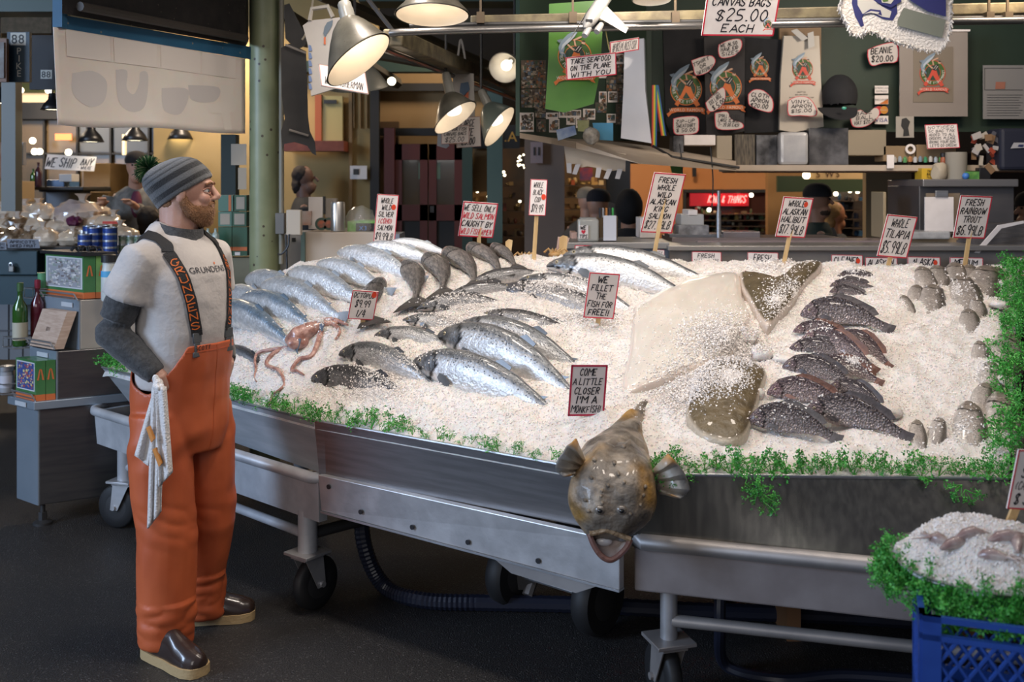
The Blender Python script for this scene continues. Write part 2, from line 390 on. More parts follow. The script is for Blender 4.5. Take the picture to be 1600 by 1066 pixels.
uu = rng.uniform(0.002,.998,NF); vv = rng.uniform(.01,.99,NF)**.8*(1.02/1.18)
iu = (uu*NU).astype(int); jv = (vv*NV).astype(int)
fu = (uu*NU-iu)[:,None]; fv = (vv*NV-jv)[:,None]
Pp = va[jv,iu]*(1-fu)*(1-fv)+va[jv,iu+1]*fu*(1-fv)+va[jv+1,iu]*(1-fu)*fv+va[jv+1,iu+1]*fu*fv
Pp[:,2] += rng.uniform(-.001,.004,NF)
flakes(Pp, None, .0040, 'ice_flakes', None, label='loose glinting ice flakes strewn over the crushed ice bed')

# ================================================================ carts under the ice
def off(p, q, d):   # move p,q horizontally toward the camera side by d
    t = (q-p); n = V((t.y, -t.x, 0)).normalized(); n = n if n.y < 0 else -n; return n*d
def ribbon(mb, a, b, c, d, t=.004):   # panel quad a,b (top) c,d (bottom right,left) with thickness inward
    n = (b-a).cross(d-a).normalized(); n = n if n.y < 0 else -n
    K = 16; rg = []
    for i in range(K+1):
        f = i/K; p, q = a.lerp(b,f), d.lerp(c,f); rg.append([p, p.lerp(q,.33), p.lerp(q,.67), q, q-n*t, p-n*t])
    mb.loft(rg)
def wheel(parent, c, axis, r=.1, wd=.045, name='wheel'):
    a = V(axis).normalized(); c = V(c)
    m = MB(); zz = a; xx = a.orthogonal().normalized(); m.M = frameM(xx, zz.cross(xx), zz, c)
    m.lathe([(r*.55,-wd*.5),(r*.9,-wd*.5),(r*.985,-wd*.3),(r,0),(r*.985,wd*.3),(r*.9,wd*.5),(r*.55,wd*.5)], 32)
    w_ = m.build(name, RUB, parent, smooth=50)
    m = MB(); m.M = frameM(xx, zz.cross(xx), zz, c); m.lathe([(r*.12,-wd*.56),(r*.5,-wd*.52),(r*.62,-wd*.47),(r*.62,wd*.47),(r*.5,wd*.52),(r*.12,wd*.56)], 24)
    m.build('wheel_hub', DKM, w_)
    return w_
def caster(parent, p, z0, ax, fork_mat=None, r=.1):
    """plate at height z0 above point p (x,y); wheel trails"""
    fm = fork_mat or ALU
    x, y = p; ax = V(ax).normalized(); tr = V((-ax.y, ax.x, 0))
    m = MB(); R = Matrix((ax, tr, V((0,0,1)))).transposed()
    m.box((x,y,z0), (.13,.13,.012), R)
    k = m.build('caster_plate', fm, parent, bevel=.002)
    wc = V((x,y,r)) + tr*.04
    f = MB()
    for s in (-1,1):
        o = ax*s*.034
        f.hexa([wc+o-tr*.02-V((0,0,.012)), wc+o+tr*.02-V((0,0,.012)), V((x,y,z0-.01))+o+tr*.045, V((x,y,z0-.01))+o-tr*.045],
               [wc+o*1.12-tr*.02-V((0,0,.012)), wc+o*1.12+tr*.02-V((0,0,.012)), V((x,y,z0-.01))+o*1.12+tr*.045, V((x,y,z0-.01))+o*1.12-tr*.045])
        f.cyl(wc+o*1.12, wc+o*1.4, .012, n=8)
    f.box((x,y,z0-.014), (.082,.1,.01), R)
    f.build('caster_fork', fm, parent)
    wheel(parent, wc, ax, r, .045)
A_, B_, C_, D_ = FRONT
# ---- left cart
left = thing('display_cart', 'left steel cart section of the fish display, beside the man in orange overalls', 'cart', (-1.3,4.5,0), 'fish display carts')
uL = (B_-A_).normalized(); nL = off(A_, B_, 1)
bl, br = A_+V((.10,.02,-.205))-nL*.05, B_+V((.03,-.02,-.205))-nL*.03
m = MB(); ribbon(m, A_, B_-uL*.004, br-uL*.03, bl); ribbon(m, V(RIDGE[0])+V((0,0,-.24)), A_, bl, V(RIDGE[0])+V((.08,-.1,-.46)))
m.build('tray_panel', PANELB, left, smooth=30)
m = MB(); m.tube([A_+V((0,.0,.002)), B_+V((0,0,.002))], .006, 8); m.build('tray_rim', STEEL, left)
rl, rr = V((-2.06,5.03,.545)), V((-.735,3.85,.545))
m = MB(); m.tube([rl+V((.1,.35,0)), rl+V((0,.02,0)), rl+uL*.02, rr-uL*.03, rr-nL*.03], .022, 12); m.build('rail', ALUL, left)
m = MB(); m.hexa([rl-nL*.05+V((0,0,-.165)), rr-nL*.05+V((0,0,-.165)), rr-nL*.05, rl-nL*.05],[rl-nL*.012+V((.01,0,-.165)), rr-nL*.012+V((0,0,-.165)), rr-nL*.008, rl-nL*.008])
m.hexa([rl-nL*.9+V((0,0,-.165)), rl+V((0,0,-.165))-nL*.03, rl-nL*.03, rl-nL*.9],[rl-nL*.9+V((0,0,-.165))+uL*.03, rl+V((0,0,-.165))-nL*.03+uL*.03, rl-nL*.03+uL*.03, rl-nL*.9+uL*.03])
m.build('apron', ALUL, left, smooth=0)
for p, ax in ((V((-1.86,4.93,0)), (.3,1,0)), (V((-.79,3.96,0)), (.80,-.60,0)), (V((-1.05,5.1,0)),(1,0,0))):
    m = MB(); m.cyl(p+V((0,0,.40)), p+V((0,0,.235)), .038, n=16); m.build('leg', ALUL, left)
    caster(left, (p.x,p.y), .232, ax, r=.105)
m = MB(); m.tube([V((-1.86,4.93,.30)), V((-.79,3.96,.30))], .019, 10); m.build('lower_rail', ALUL, left)
m = MB(); m.tube([V((-.79,3.96,.30)), V((.15,4.75,.32))], .022, 10); m.build('cross_bar', DKM, left)
# ---- middle cart (wheels set in the centre)
mid = thing('display_cart', 'middle steel cart section under the king salmon, on two large black wheels', 'cart', (-.2,3.8,0), 'fish display carts')
uM = (C_-B_).normalized(); nM = off(B_, C_, 1)
m = MB(); t0 = B_+uM*.055
ribbon(m, B_+uM*.004, t0, t0+V((0,0,-.20))-nM*.01, B_+uM*.03+V((0,0,-.20)))
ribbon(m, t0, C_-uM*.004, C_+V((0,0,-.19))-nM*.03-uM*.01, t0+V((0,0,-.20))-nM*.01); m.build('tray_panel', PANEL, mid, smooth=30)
m = MB(); m.tube([B_+V((0,0,.002)), C_+V((0,0,.002))], .006, 8); m.build('tray_rim', STEEL, mid)
a, b = B_+uM*.035+V((0,0,-.195))+nM*.012, C_+uM*.03+V((0,0,-.195))+nM*.012
m = MB(); m.hexa([a-nM*.03+V((0,0,-.135)), b-nM*.03+V((0,0,-.15)), b-nM*.03, a-nM*.03],[a+V((.012,0,-.135)), b+V((0,0,-.15)), b, a]); m.build('apron', ALU, mid, smooth=0, bevel=.003)
m = MB(); m.hexa([a-nM*.03+V((0,0,-.141)), b-nM*.03+V((0,0,-.156)), b-nM*.03+V((0,0,-.15)), a-nM*.03+V((0,0,-.135))],[a+nM*.004+V((.012,0,-.143)), b+nM*.004+V((0,0,-.156)), b+nM*.004+V((0,0,-.15)), a+nM*.004+V((.012,0,-.136))]); m.build('apron_lip', STEEL, mid, smooth=0)
for t, dz in ((.045,.035),(.17,.1),(.36,.11),(.55,.115),(.77,.12)):
    p = a.lerp(b,t)+V((0,0,-dz))+nM*.001; m = MB(); m.cyl(p, p+nM*.004, .009, n=12); m.build('rivet_hole', BLK, mid)
wa, wb = V((-.0,4.02,0)), V((.315,3.76,0))
for p in (wa, wb):
    ax = (wb-wa).normalized(); wheel(mid, p+V((0,0,.135)), ax, .132, .075)
m = MB(); m.cyl(wa+V((0,0,.13)), wb+V((0,0,.13)), .009, n=8); m.build('axle', STEEL, mid)
m = MB()
for p in (wa+ax*.07, wb-ax*.07):
    m.hexa([p+V((-.03,0,.08)),p+V((.03,0,.08)),p+V((.07,.02,.44)),p+V((-.07,.02,.44))],[p+V((-.03,.014,.08)),p+V((.03,.014,.08)),p+V((.07,.034,.44)),p+V((-.07,.034,.44))])
m.build('wheel_bracket', DKM, mid, smooth=0)
m = MB(); m.tube([wa+V((.06,-.05,.06)), wa+V((.12,.05,.2)), wa+V((.34,.3,.42))], .022, 8); m.build('brace', ALUD, mid)
m = MB(); q0,q1 = a.lerp(b,.6)-nM*.015+V((0,0,-.14)), a.lerp(b,.95)-nM*.015+V((0,0,-.15)); m.hexa([q0-nM*.02, q1-nM*.02, q1-uM*.1-nM*.02+V((0,0,-.05)), q0+uM*.1-nM*.02+V((0,0,-.05))],[q0,q1,q1-uM*.1+V((0,0,-.05)),q0+uM*.1+V((0,0,-.05))]); m.build('gusset', ALUD, mid, smooth=0)
# ---- right cart
right = thing('display_cart', 'right steel cart section under the tilapia, with a thick rail and dark panel', 'cart', (1.2,3.3,0), 'fish display carts')
r0, r1 = V((.385,3.15,.555)), V((1.75,2.745,.555)); nR = off(r0, r1, 1); uR = (r1-r0).normalized()
m = MB(); ribbon(m, C_+V((.004,0,0)), D_, V((1.62,2.86,.53)), r0-nR*.015+V((-.04,0,-.01))); ribbon(m, D_, V(RIDGE[-1])+V((.02,0,-.06)), V(RIDGE[-1])+V((.1,0,-.7)), V((1.62,2.86,.53)))
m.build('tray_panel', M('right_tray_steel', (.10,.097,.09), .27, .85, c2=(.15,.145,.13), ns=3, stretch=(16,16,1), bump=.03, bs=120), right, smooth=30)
m = MB(); m.tube([C_+V((0,0,.002)), D_+V((0,0,.002)), V(RIDGE[-1])+V((.02,0,-.055))], .006, 8); m.build('tray_rim', STEEL, right)
m = MB(); m.tube([r0-nR*.2, r0-nR*.01, r0+uR*.015, r1], .025, 12); m.build('rail', ALUD, right)
m = MB(); m.hexa([r0-nR*.05+V((-.01,0,-.155)), r1-nR*.05+V((0,0,-.155)), r1-nR*.05, r0-nR*.05+V((-.01,0,0))],[r0-nR*.008+V((-.01,0,-.155)), r1-nR*.008+V((0,0,-.155)), r1-nR*.008, r0-nR*.008+V((-.01,0,0))]); m.build('apron', M('worn_enamel', (.22,.19,.185), .5, .2, c2=(.27,.24,.235), ns=8, bump=.08, bs=30), right, smooth=0, bevel=.006)
for p, ax in ((V((.49,3.20,0)), (1,.3,0)), (V((.86,4.1,0)), (1,0,0))):
    m = MB(); m.cyl(p+V((0,0,.42)), p+V((0,0,.235)), .027, n=16); m.build('leg', ALU, right); caster(right, (p.x,p.y), .232, ax, ALUD, r=.105)
m = MB(); m.tube([V((.50,3.19,.295)), V((1.7,2.87,.295))], .019, 10); m.build('lower_rail', ALUD, right)
# dark underside slab shared by the trays
m = MB(); poly = [A_+V((.12,.1,-.1)), B_+V((.02,.12,-.1)), C_+V((0,.12,-.1)), V((1.5,3.1,.66)), V(RIDGE[-1])+V((0,0,-.61)), V((.5,5.2,.66)), V((-1.5,5.4,.66))]
poly = [V((p.x,p.y,.60)) for p in poly]; m.poly(poly, (0,0,.05)); m.build('tray_floor', DKM, mid, smooth=0)
m = MB(); bk = [V((p.x, p.y+.26, .6)) for p in RIDGE]; tk = [V((p.x, p.y+.26, p.z-.2)) for p in RIDGE]
m.loft([bk, tk, [p+V((0,.01,0)) for p in tk], [p+V((0,.01,0)) for p in bk]], caps=False, closed=False); m.build('tray_back', STEEL, mid, smooth=0)
# hoses and the pallet on the floor
m = MB(); pts = []
def crv(P, n=12):
    out = []
    for i in range(len(P)-1):
        p0,p1,p2,p3 = P[max(i-1,0)],P[i],P[i+1],P[min(i+2,len(P)-1)]
        for k in range(n):
            t = k/n; out.append(.5*((2*p1)+(p2-p0)*t+(2*p0-5*p1+4*p2-p3)*t*t+(3*p1-p0-3*p2+p3)*t**3))
    return out+[P[-1]]
def fl(px, py, z=0): Y = F*(H-z)/(py-HY); return V(((px-800)*Y/F, Y, z))
def hose(label, P, r, mat, ribs=True):
    c = crv([V(p) for p in P], 26); rr_ = [r*(1+.1*(k%2)) if ribs else r for k in range(len(c))]
    m = MB(); m.tube(c, rr_, 10); m.build('hose', mat, smooth=30, label=label, cat='hose')
HM = M('blue_black_hose', (.012,.015,.03), .4)
hose('ribbed blue-black drain hose lying on the floor behind the cart wheels', [V((-.62,4.2,.42)), V((-.60,4.15,.2)), fl(600,915,.03), fl(660,938,.03), fl(760,942,.03), fl(900,945,.03), fl(1100,955,.03), fl(1300,962,.03), fl(1500,975,.03)], .03, HM)
hose('thin dark hose looping down to the floor behind the right cart leg', [V((.72,3.5,.42)), V((.69,3.4,.2)), fl(1135,1040,.02), fl(1220,1062,.02), fl(1330,1056,.02), fl(1560,1075,.02)], .02, HM, False)
m = MB(); q = thing('crate', 'flat brown wooden crate on the floor beneath the right cart', 'crate', (1.3,3.75,0))
for i in range(4):
    m = MB(); m.box((1.35, 3.75+.12*i, .13), (.75,.1,.018)); m.build('slat', M('stained_wood', (.16,.075,.03), .6), q, smooth=0)
for x in (1.02,1.68): m = MB(); m.box((x,3.93,.06),(.05,.45,.12)); m.build('runner', MATS['stained_wood'], q, smooth=0)
# ================================================================ fish
FISHM = M('fish_skin', (.78,.78,.78), vc=True, r=.30, m=.45, c2=(1.08,1.08,1.08), ns=42, spots=(62,.27,(.02,.025,.03)), bump=.5, bs=75, coat=.4)
FISHP = M('plain_fish_skin', (.5,.5,.5), vc=True, r=.38, m=.2, c2=(1.2,1.15,1.1), ns=14, bump=1.0, bs=26, coat=.35, stretch=(1,3,3))
TILM = M('scaled_fish_skin', vc=True, r=.28, m=.35, bump=1.0, vor=42, coat=.25, spots=(42,.28,(.05,.042,.05)))
FINM = M('fish_fin', vc=True, r=.45, m=.1, bump=.6, bs=12, coat=.3)
EYEM = M('fish_eye', vc=True, r=.15, coat=.6)
PROF = {  # t, up, down, half width
 'salmon': [(0,.012,.01,.008),(.02,.030,.026,.02),(.06,.05,.045,.034),(.12,.070,.066,.046),(.2,.088,.09,.054),(.32,.098,.108,.058),(.45,.095,.105,.055),(.6,.078,.085,.044),(.74,.052,.055,.030),(.85,.032,.034,.018),(.91,.028,.03,.010),(.94,.03,.032,.006)],
 'tilapia': [(0,.015,.01,.01),(.03,.05,.035,.03),(.09,.095,.07,.05),(.17,.14,.105,.065),(.3,.165,.14,.07),(.42,.158,.14,.066),(.56,.125,.115,.05),(.7,.085,.078,.034),(.8,.055,.052,.02),(.87,.05,.048,.01),(.9,.052,.05,.006)],
 'trout': [(0,.02,.02,.02),(.03,.045,.04,.04),(.1,.075,.07,.065),(.25,.10,.10,.08),(.4,.11,.11,.085),(.6,.09,.09,.07),(.78,.055,.055,.04),(.9,.035,.035,.015),(.94,.036,.036,.008)],
 'cod': [(0,.06,.075,.07),(.05,.085,.10,.09),(.16,.105,.125,.10),(.32,.115,.12,.095),(.5,.085,.085,.07),(.66,.05,.05,.042),(.78,.034,.034,.026),(.84,.036,.036,.014),(.87,.045,.045,.008)]}
def lin(tab, t, k):
    for a, b in zip(tab[:-1], tab[1:]):
        if t <= b[0]: s = (t-a[0])/(b[0]-a[0]); s = s*s*(3-2*s)*.5+s*.5; return a[k]+(b[k]-a[k])*s
    return tab[-1][k]
def mixc(a, b, t): t = max(0, min(1, t)); return tuple(x+(y-x)*t for x, y in zip(a, b))
PAL = {'salmon':((.15,.16,.17),(.64,.64,.64),(.80,.78,.76),(.10,.105,.11)), 'coho':((.20,.27,.34),(.70,.70,.70),(.85,.83,.80),(.3,.33,.35)),
 'dark':((.07,.07,.075),(.27,.27,.275),(.55,.53,.52),(.09,.09,.095)), 'tilapia':((.09,.075,.08),(.20,.175,.18),(.36,.31,.31),(.13,.10,.11)),
 'trout':((.14,.12,.10),(.40,.36,.33),(.62,.58,.54),(.2,.17,.14)), 'cod':((.08,.074,.07),(.17,.158,.15),(.26,.24,.22),(.07,.07,.07))}
def fish(name, label, kind, Mx, arch=.12, pal=None, group=None, cat='fish', head=True, eye=True, hr=1., twist=0, tail=True, pec=True, finc=None):
    """local: x head to tail 0..1, y up (dorsal), z toward the viewer side; Mx places it in the world"""
    P = PROF[kind]; back, side, belly, headc = PAL[pal or kind]
    loc, rot, scl = Mx.decompose()
    r = thing(name, label, cat, loc, group); r.rotation_mode = 'QUATERNION'; r.rotation_quaternion = rot; r.scale = scl
    ROOT[r.name] = Matrix()
    if name: pass
    cy = lambda t: arch*4*t*(1-t)*(1-.25*t)-arch*.1
    cz = lambda t: twist*math.sin(t*3.1)
    te = P[-1][0]; NS = 60; rings = []; cols = []; n = 28
    ph = random.random()*9
    for i in range(NS+1):
        t = te*(i/NS)**1.15; u, d, wd = lin(P,t,1)*hr, lin(P,t,2)*hr, lin(P,t,3)
        sl = (cy(t+.01)-cy(t-.01))/.02; c, s = 1/math.hypot(1,sl), sl/math.hypot(1,sl); ring = []
        for j in range(n):
            a = 2*math.pi*j/n; y = math.sin(a); h = (u if y > 0 else d)*y; z = wd*math.copysign(abs(math.cos(a))**.8, math.cos(a))
            q = V((t-s*h, cy(t)+c*h, cz(t)+z)); ring.append(q)
            yy = y+.12*noise.noise(V((t*9,y*2,ph)))
            col = mixc(belly, side, (yy+.75)/.5) if yy < -.1 else mixc(side, back, (yy-.28)/.35)
            al = (.8 if pal not in ('coho','silverc') else .22) if (yy > .1 and .2 < t < .9) else (.0)
            if head and t < .2:
                gill = .185-.05*abs(y)
                if t < gill: col = mixc(tuple(q*1.35 for q in headc), side, .05+.5*noise.noise(V((t*30,y*3,ph)))) if y > -.45 else mixc(belly, headc, .35); al = 0
                if abs(t-gill) < .010: col = tuple(x*.2 for x in headc)
                if kind == 'salmon' and t < .09 and abs(y+.30+t*2) < .2: col = (.012,.01,.01)
            if kind == 'cod' and t < .03: col = (.30,.22,.2)
            cols.append((*col, al))
        rings.append(ring)
    b = MB(); b.loft(rings, True, cols); b.build('body', FISHM if kind in ('salmon','trout') else (TILM if kind == 'tilapia' else FISHP), r, vc=True, smooth=60)
    fc = finc or mixc(back, side, .0); fc2 = mixc(fc, (0,0,0), .45)
    def fin(nm, pts, t=.0022, base_n=2):
        m = MB(); k = len(pts); f = [V(p)+V((0,0,t)) for p in pts]; g = [V(p)-V((0,0,t)) for p in pts]
        m.add(f+g, [tuple(range(k)), tuple(range(k,2*k))[::-1]]+[(i,(i+1)%k,k+(i+1)%k,k+i) for i in range(k)], ([(*fc,0) if i < base_n else (*fc2,0) for i in range(k)])*2)
        m.build(nm, FINM, r, vc=True, smooth=30)
    if tail:
        y0, hh = cy(te), lin(P,te,1)*hr; sl = (cy(te)-cy(te-.03))/.03; spread = {'salmon':2.9,'tilapia':1.55,'trout':2.3,'cod':4.4}[kind]*hh
        q = lambda x, y: V((te+x, y0+sl*x+y, cz(te)))
        L = 1-te+(.035 if kind != 'cod' else .09)
        fin('tail_fin', [q(-.02,-hh), q(-.02,hh), q(L*.5,spread*.75), q(L,spread), q(L*.93,spread*.5), q(L*.8,0), q(L*.93,-spread*.5), q(L,-spread), q(L*.5,-spread*.75)])
    if kind == 'tilapia':
        ds = [.24,.32,.45,.6,.72,.78]; top = [V((t, cy(t)+lin(P,t,1)*hr*.96, 0)) for t in ds]; bot = [V((t+.06, cy(t)+lin(P,t,1)*hr+[.01,.045,.045,.045,.06,.03][i], 0)) for i, t in enumerate(ds)]
        fin('dorsal_fin', top+bot[::-1], base_n=6)
    elif kind != 'cod':
        t = .47; fin('dorsal_fin', [V((t,cy(t)+lin(P,t,1)*hr*.9,0)),V((t+.11,cy(t+.11)+lin(P,t+.11,1)*hr*.9,0)),V((t+.12,cy(t+.1)+lin(P,t,1)*hr*1.02,0)),V((t+.05,cy(t)+lin(P,t,1)*hr*1.2,0))])
        t = .78; fin('adipose_fin', [V((t,cy(t)+lin(P,t,1)*hr*.9,0)),V((t+.03,cy(t+.03)+lin(P,t+.03,1)*hr*.9,0)),V((t+.055,cy(t+.04)+lin(P,t,1)*hr*1.3,0))])
    if pec:
        t = .21; w0 = lin(P,t,3); y0 = cy(t)-lin(P,t,2)*hr*.5; z0 = w0*.82
        L = .1 if kind == 'salmon' else .13
        m = MB(); n0 = 6; pts = [V((t,y0+.012,z0)), V((t+L*.5,y0+.012,z0+.016)), V((t+L,y0-.012,z0+.016)), V((t+L*.92,y0-.034,z0+.012)), V((t+L*.4,y0-.036,z0+.008)), V((t,y0-.014,z0-.004))]
        m.poly(pts, (0,0,.004)); m.c = [(*(finc or fc2),0) if i%6 not in (0,5) else (*fc,0) for i in range(12)]; m.build('pectoral_fin', FINM, r, vc=True, smooth=30)
    if kind == 'salmon':
        t = .66; y0 = cy(t)-lin(P,t,2)*hr*.85; fin('anal_fin', [V((t,y0,.0)),V((t+.09,cy(t+.09)-lin(P,t+.09,2)*hr*.85,0)),V((t+.1,y0-.03,0))])
    if eye and kind != 'cod':
        t = .062 if kind != 'tilapia' else .085; m = MB(); m.k = 0; w0 = lin(P,t,3); y0 = cy(t)+lin(P,t,1)*hr*.28
        er = .011 if kind != 'tilapia' else .015
        m.col = (.42,.36,.22,0); m.ball((t,y0,w0*.90), (er,er,er*.7), 8); m.col = (.005,.005,.005,0); m.ball((t,y0,w0*.90+er*.45), (er*.55,er*.55,er*.45), 6)
        m.build('eye', EYEM, r, vc=True)
    return r
def fmat(hp, tp, tilt, sink, dip=.05, ln=1.06, flip=1):
    p0, n0 = hit(*hp); p1, n1 = hit(*tp); x = p1-p0; L = x.length; x.normalize()
    mid = (p0+p1)/2; q, nn = hit((hp[0]+tp[0])/2, (hp[1]+tp[1])/2); n = nn
    s = n.cross(x).normalized()
    if s.z < 0: s = -s
    t = math.radians(tilt); y = (s*math.cos(t)+n*math.sin(t)); y = (y-x*y.dot(x)).normalized(); z = x.cross(y)
    if z.y > 0 and tilt < 80: z = -z    # keeps the shown side toward the aisle (mirrored handedness is fixed below)
    lift = max(0, (q-mid).dot(n))*.5
    o = p0 + n*(sink+lift)
    x = (x-n*dip).normalized(); y = (y-x*y.dot(x)).normalized(); L *= ln
    # proper rotation
    zz = x.cross(y); Mx = Matrix(((x.x*L,y.x*L*flip,zz.x*L*flip,o.x),(x.y*L,y.y*L*flip,zz.y*L*flip,o.y),(x.z*L,y.z*L*flip,zz.z*L*flip,o.z),(0,0,0,1)))
    return Mx
G1 = 'king salmon in the middle of the ice bed'
KS = [ # head, tail, tilt, sink(m), arch, hr, palette, label
 ((648,572),(862,640),52,.03,.12,1.25,'salmon','bright spotted salmon nearest the aisle, mouth open, above the monkfish sign'),
 ((686,531),(892,612),52,.03,.15,1.3,'salmon','large silvery salmon with dark gaping head, second from the tray front'),
 ((716,512),(908,574),50,.02,.15,1.1,'salmon','silver salmon lying directly behind the big dark-headed one'),
 ((532,556),(668,596),48,.02,.17,1.25,'salmon','grey-backed salmon half in ice left of the bright front pair'),
 ((486,590),(650,630),45,.0,.12,1.35,'dark','dark speckled salmon mostly under ice beside the parsley rim'),
 ((586,526),(716,548),45,.015,.16,1.1,'salmon','small grey salmon just right of the octopus sign'),
 ((628,500),(760,520),42,.006,.14,1.,'salmon','salmon with only its back showing, behind the small grey one'),
 ((652,486),(800,476),45,.02,.16,1.05,'dark','dusky salmon below the row of black cod tails'),
 ((748,490),(932,536),40,-.002,.14,1.,'dark','dark-backed salmon sunk in ice left of the fillet sign'),
 ((776,448),(1000,505),40,.0,.14,.95,'dark','thin salmon whose spotted back breaks the ice behind the fillet sign'),
 ((855,424),(1082,468),52,.04,.17,1.05,'salmon','very bright long salmon on the crest of the ice, behind the fillet sign'),
 ((880,408),(1115,440),50,.04,.13,.95,'salmon','rearmost silver salmon along the top edge of the ice'),
 ((812,438),(1010,492),42,.012,.16,.9,'salmon','salmon partly hidden just below the brightest crest salmon'),
 ((700,468),(822,452),50,.02,.16,1.,'dark','grey fish curled under the nearest black cod tail'),
 ((735,447),(860,425),50,.015,.14,1.,'dark','grey fish wedged between the cod tails and the crest salmon')]
for hp, tp, ti, si, ar, hr, pa, lb in KS:
    fish('salmon', lb, 'salmon', fmat(hp, tp, ti, si-.010, .09, 1.12), ar*.6, pa, G1, hr=hr*.84, pec=True, tail=True)
G2 = 'coho salmon fanned along the left edge'
CS = [((382,478),(492,520),'blue-backed salmon with a bright fin beside the man\'s shoulder strap',1.3,'coho'),
 ((345,492),(456,542),'silver salmon lowest in the left fan, next to the man\'s bib',1.2,'coho'),
 ((412,458),(530,500),'silver salmon above the blue-backed one in the left fan',1.35,'silverc'),
 ((452,436),(570,478),'broad white-sided salmon midway up the left fan',1.35,'silverc'),
 ((498,420),(604,458),'white-sided salmon above and behind the octopus sign',1.3,'silverc'),
 ((530,402),(652,440),'large pale salmon with orange cut belly below the coho sign',1.35,'silverc'),
 ((572,392),(690,418),'pale salmon second from the top of the left fan',1.2,'silverc'),
 ((612,386),(708,404),'topmost pale salmon beside the coho sign stick',1.2,'silverc'),
 ((356,468),(430,486),'pale salmon body behind the blue-backed one, by the green pillar',1.2,'silverc'),
 ((392,448),(482,470),'pale salmon lying against the base of the green pillar',1.2,'silverc'),
 ((352,542),(420,580),'grey salmon almost buried in ice beside the man\'s elbow',1.0,'dark')]
PAL['silverc'] = ((.42,.46,.50),(.78,.77,.76),(.86,.84,.81),(.5,.5,.5))
for hp, tp, lb, hr, pa in CS:
    r = fish('salmon', lb, 'salmon', fmat(hp, tp, 48, .028 if pa != 'dark' else -.012), .06, pa, G2, hr=hr*.70, head=False, eye=False)
# black cod with flared tails
G3 = 'black cod lined up below the crest'
for hp, tp, lb, ar, fl_ in [((636,420),(648,480),'leftmost dark cod standing tail-down in the ice',.10,1),((668,408),(690,466),'second dark cod from the left, tail tip bent right',.14,1),
    ((698,399),(742,452),'third dark cod from the left in the tail-down row',.14,1),((734,391),(782,434),'fourth dark cod, just left of the row\'s last one',.14,1),((770,390),(806,424),'smallest dark cod at the right end of the row',.12,1),
    ((598,446),(584,508),'dark cod half hidden behind the octopus price sign',-.14,1)]:
    p0, n0 = hit(*hp); p1, n1 = hit(*tp); x = (p1-p0); L = x.length*1.03; x.normalize(); y = x.cross(n0).normalized(); y = -y if y.x < 0 else y; zz = x.cross(y)
    Mx = Matrix(((x.x*L,y.x*L,zz.x*L,p0.x+n0.x*.02),(x.y*L,y.y*L,zz.y*L,p0.y+n0.y*.02),(x.z*L,y.z*L,zz.z*L,p0.z+n0.z*.02),(0,0,0,1)))
    fish('black_cod', lb, 'cod', Mx, ar, 'cod', G3, cat='cod', pec=False, hr=1.08)
# tilapia
G4 = 'tilapia stacked in two columns'
PAL['tilapia2'] = ((.12,.09,.10),(.27,.22,.225),(.42,.35,.34),(.18,.12,.13))
for hp, tp, lb, hr, si, pa in [
  ((1308,432),(1372,436),'topmost tilapia, only the back out of the ice',.7,.0,'tilapia'),((1296,448),(1368,448),'thin-looking tilapia second from the top',.65,.0,'tilapia'),
  ((1296,458),(1360,466),'small tilapia above the large upper one',.9,.006,'tilapia'),((1250,502),(1386,520),'large dark tilapia at the top of the main stack',1.15,.03,'tilapia'),
  ((1239,522),(1330,530),'pinkish tilapia peeking from under the large upper one',.9,.012,'tilapia2'),((1252,538),(1362,582),'tilapia with raised dark back fin, centre of the stack',1.05,.025,'tilapia2'),
  ((1304,530),(1386,572),'right-hand tilapia with an orange fin beside the centre one',1.05,.012,'tilapia2'),((1232,552),(1340,566),'tilapia with frosty head left of the stack centre',.85,.018,'tilapia'),
  ((1270,578),(1372,600),'pinkish-brown tilapia below the stack centre',1.1,.016,'tilapia2'),((1222,582),(1334,610),'dark tilapia with crisp scales, left column middle',1.1,.025,'tilapia'),
  ((1198,622),(1322,640),'tilapia with a red side fin in the left column',1.15,.02,'tilapia2'),((1296,608),(1384,650),'tilapia with a brown tail at the right beside an ice lump',1.05,.012,'tilapia'),
  ((1168,668),(1304,692),'lowest left tilapia, nearest the parsley',1.2,.025,'tilapia'),((1256,656),(1412,690),'largest tilapia, lowest right, tail pointing at the trout',1.15,.03,'tilapia')]:
    fish('tilapia', lb, 'tilapia', fmat(hp, tp, 55, si), .14, pa, G4, cat='tilapia', hr=hr*.92, finc=(.22,.10,.07) if pa == 'tilapia2' else None)
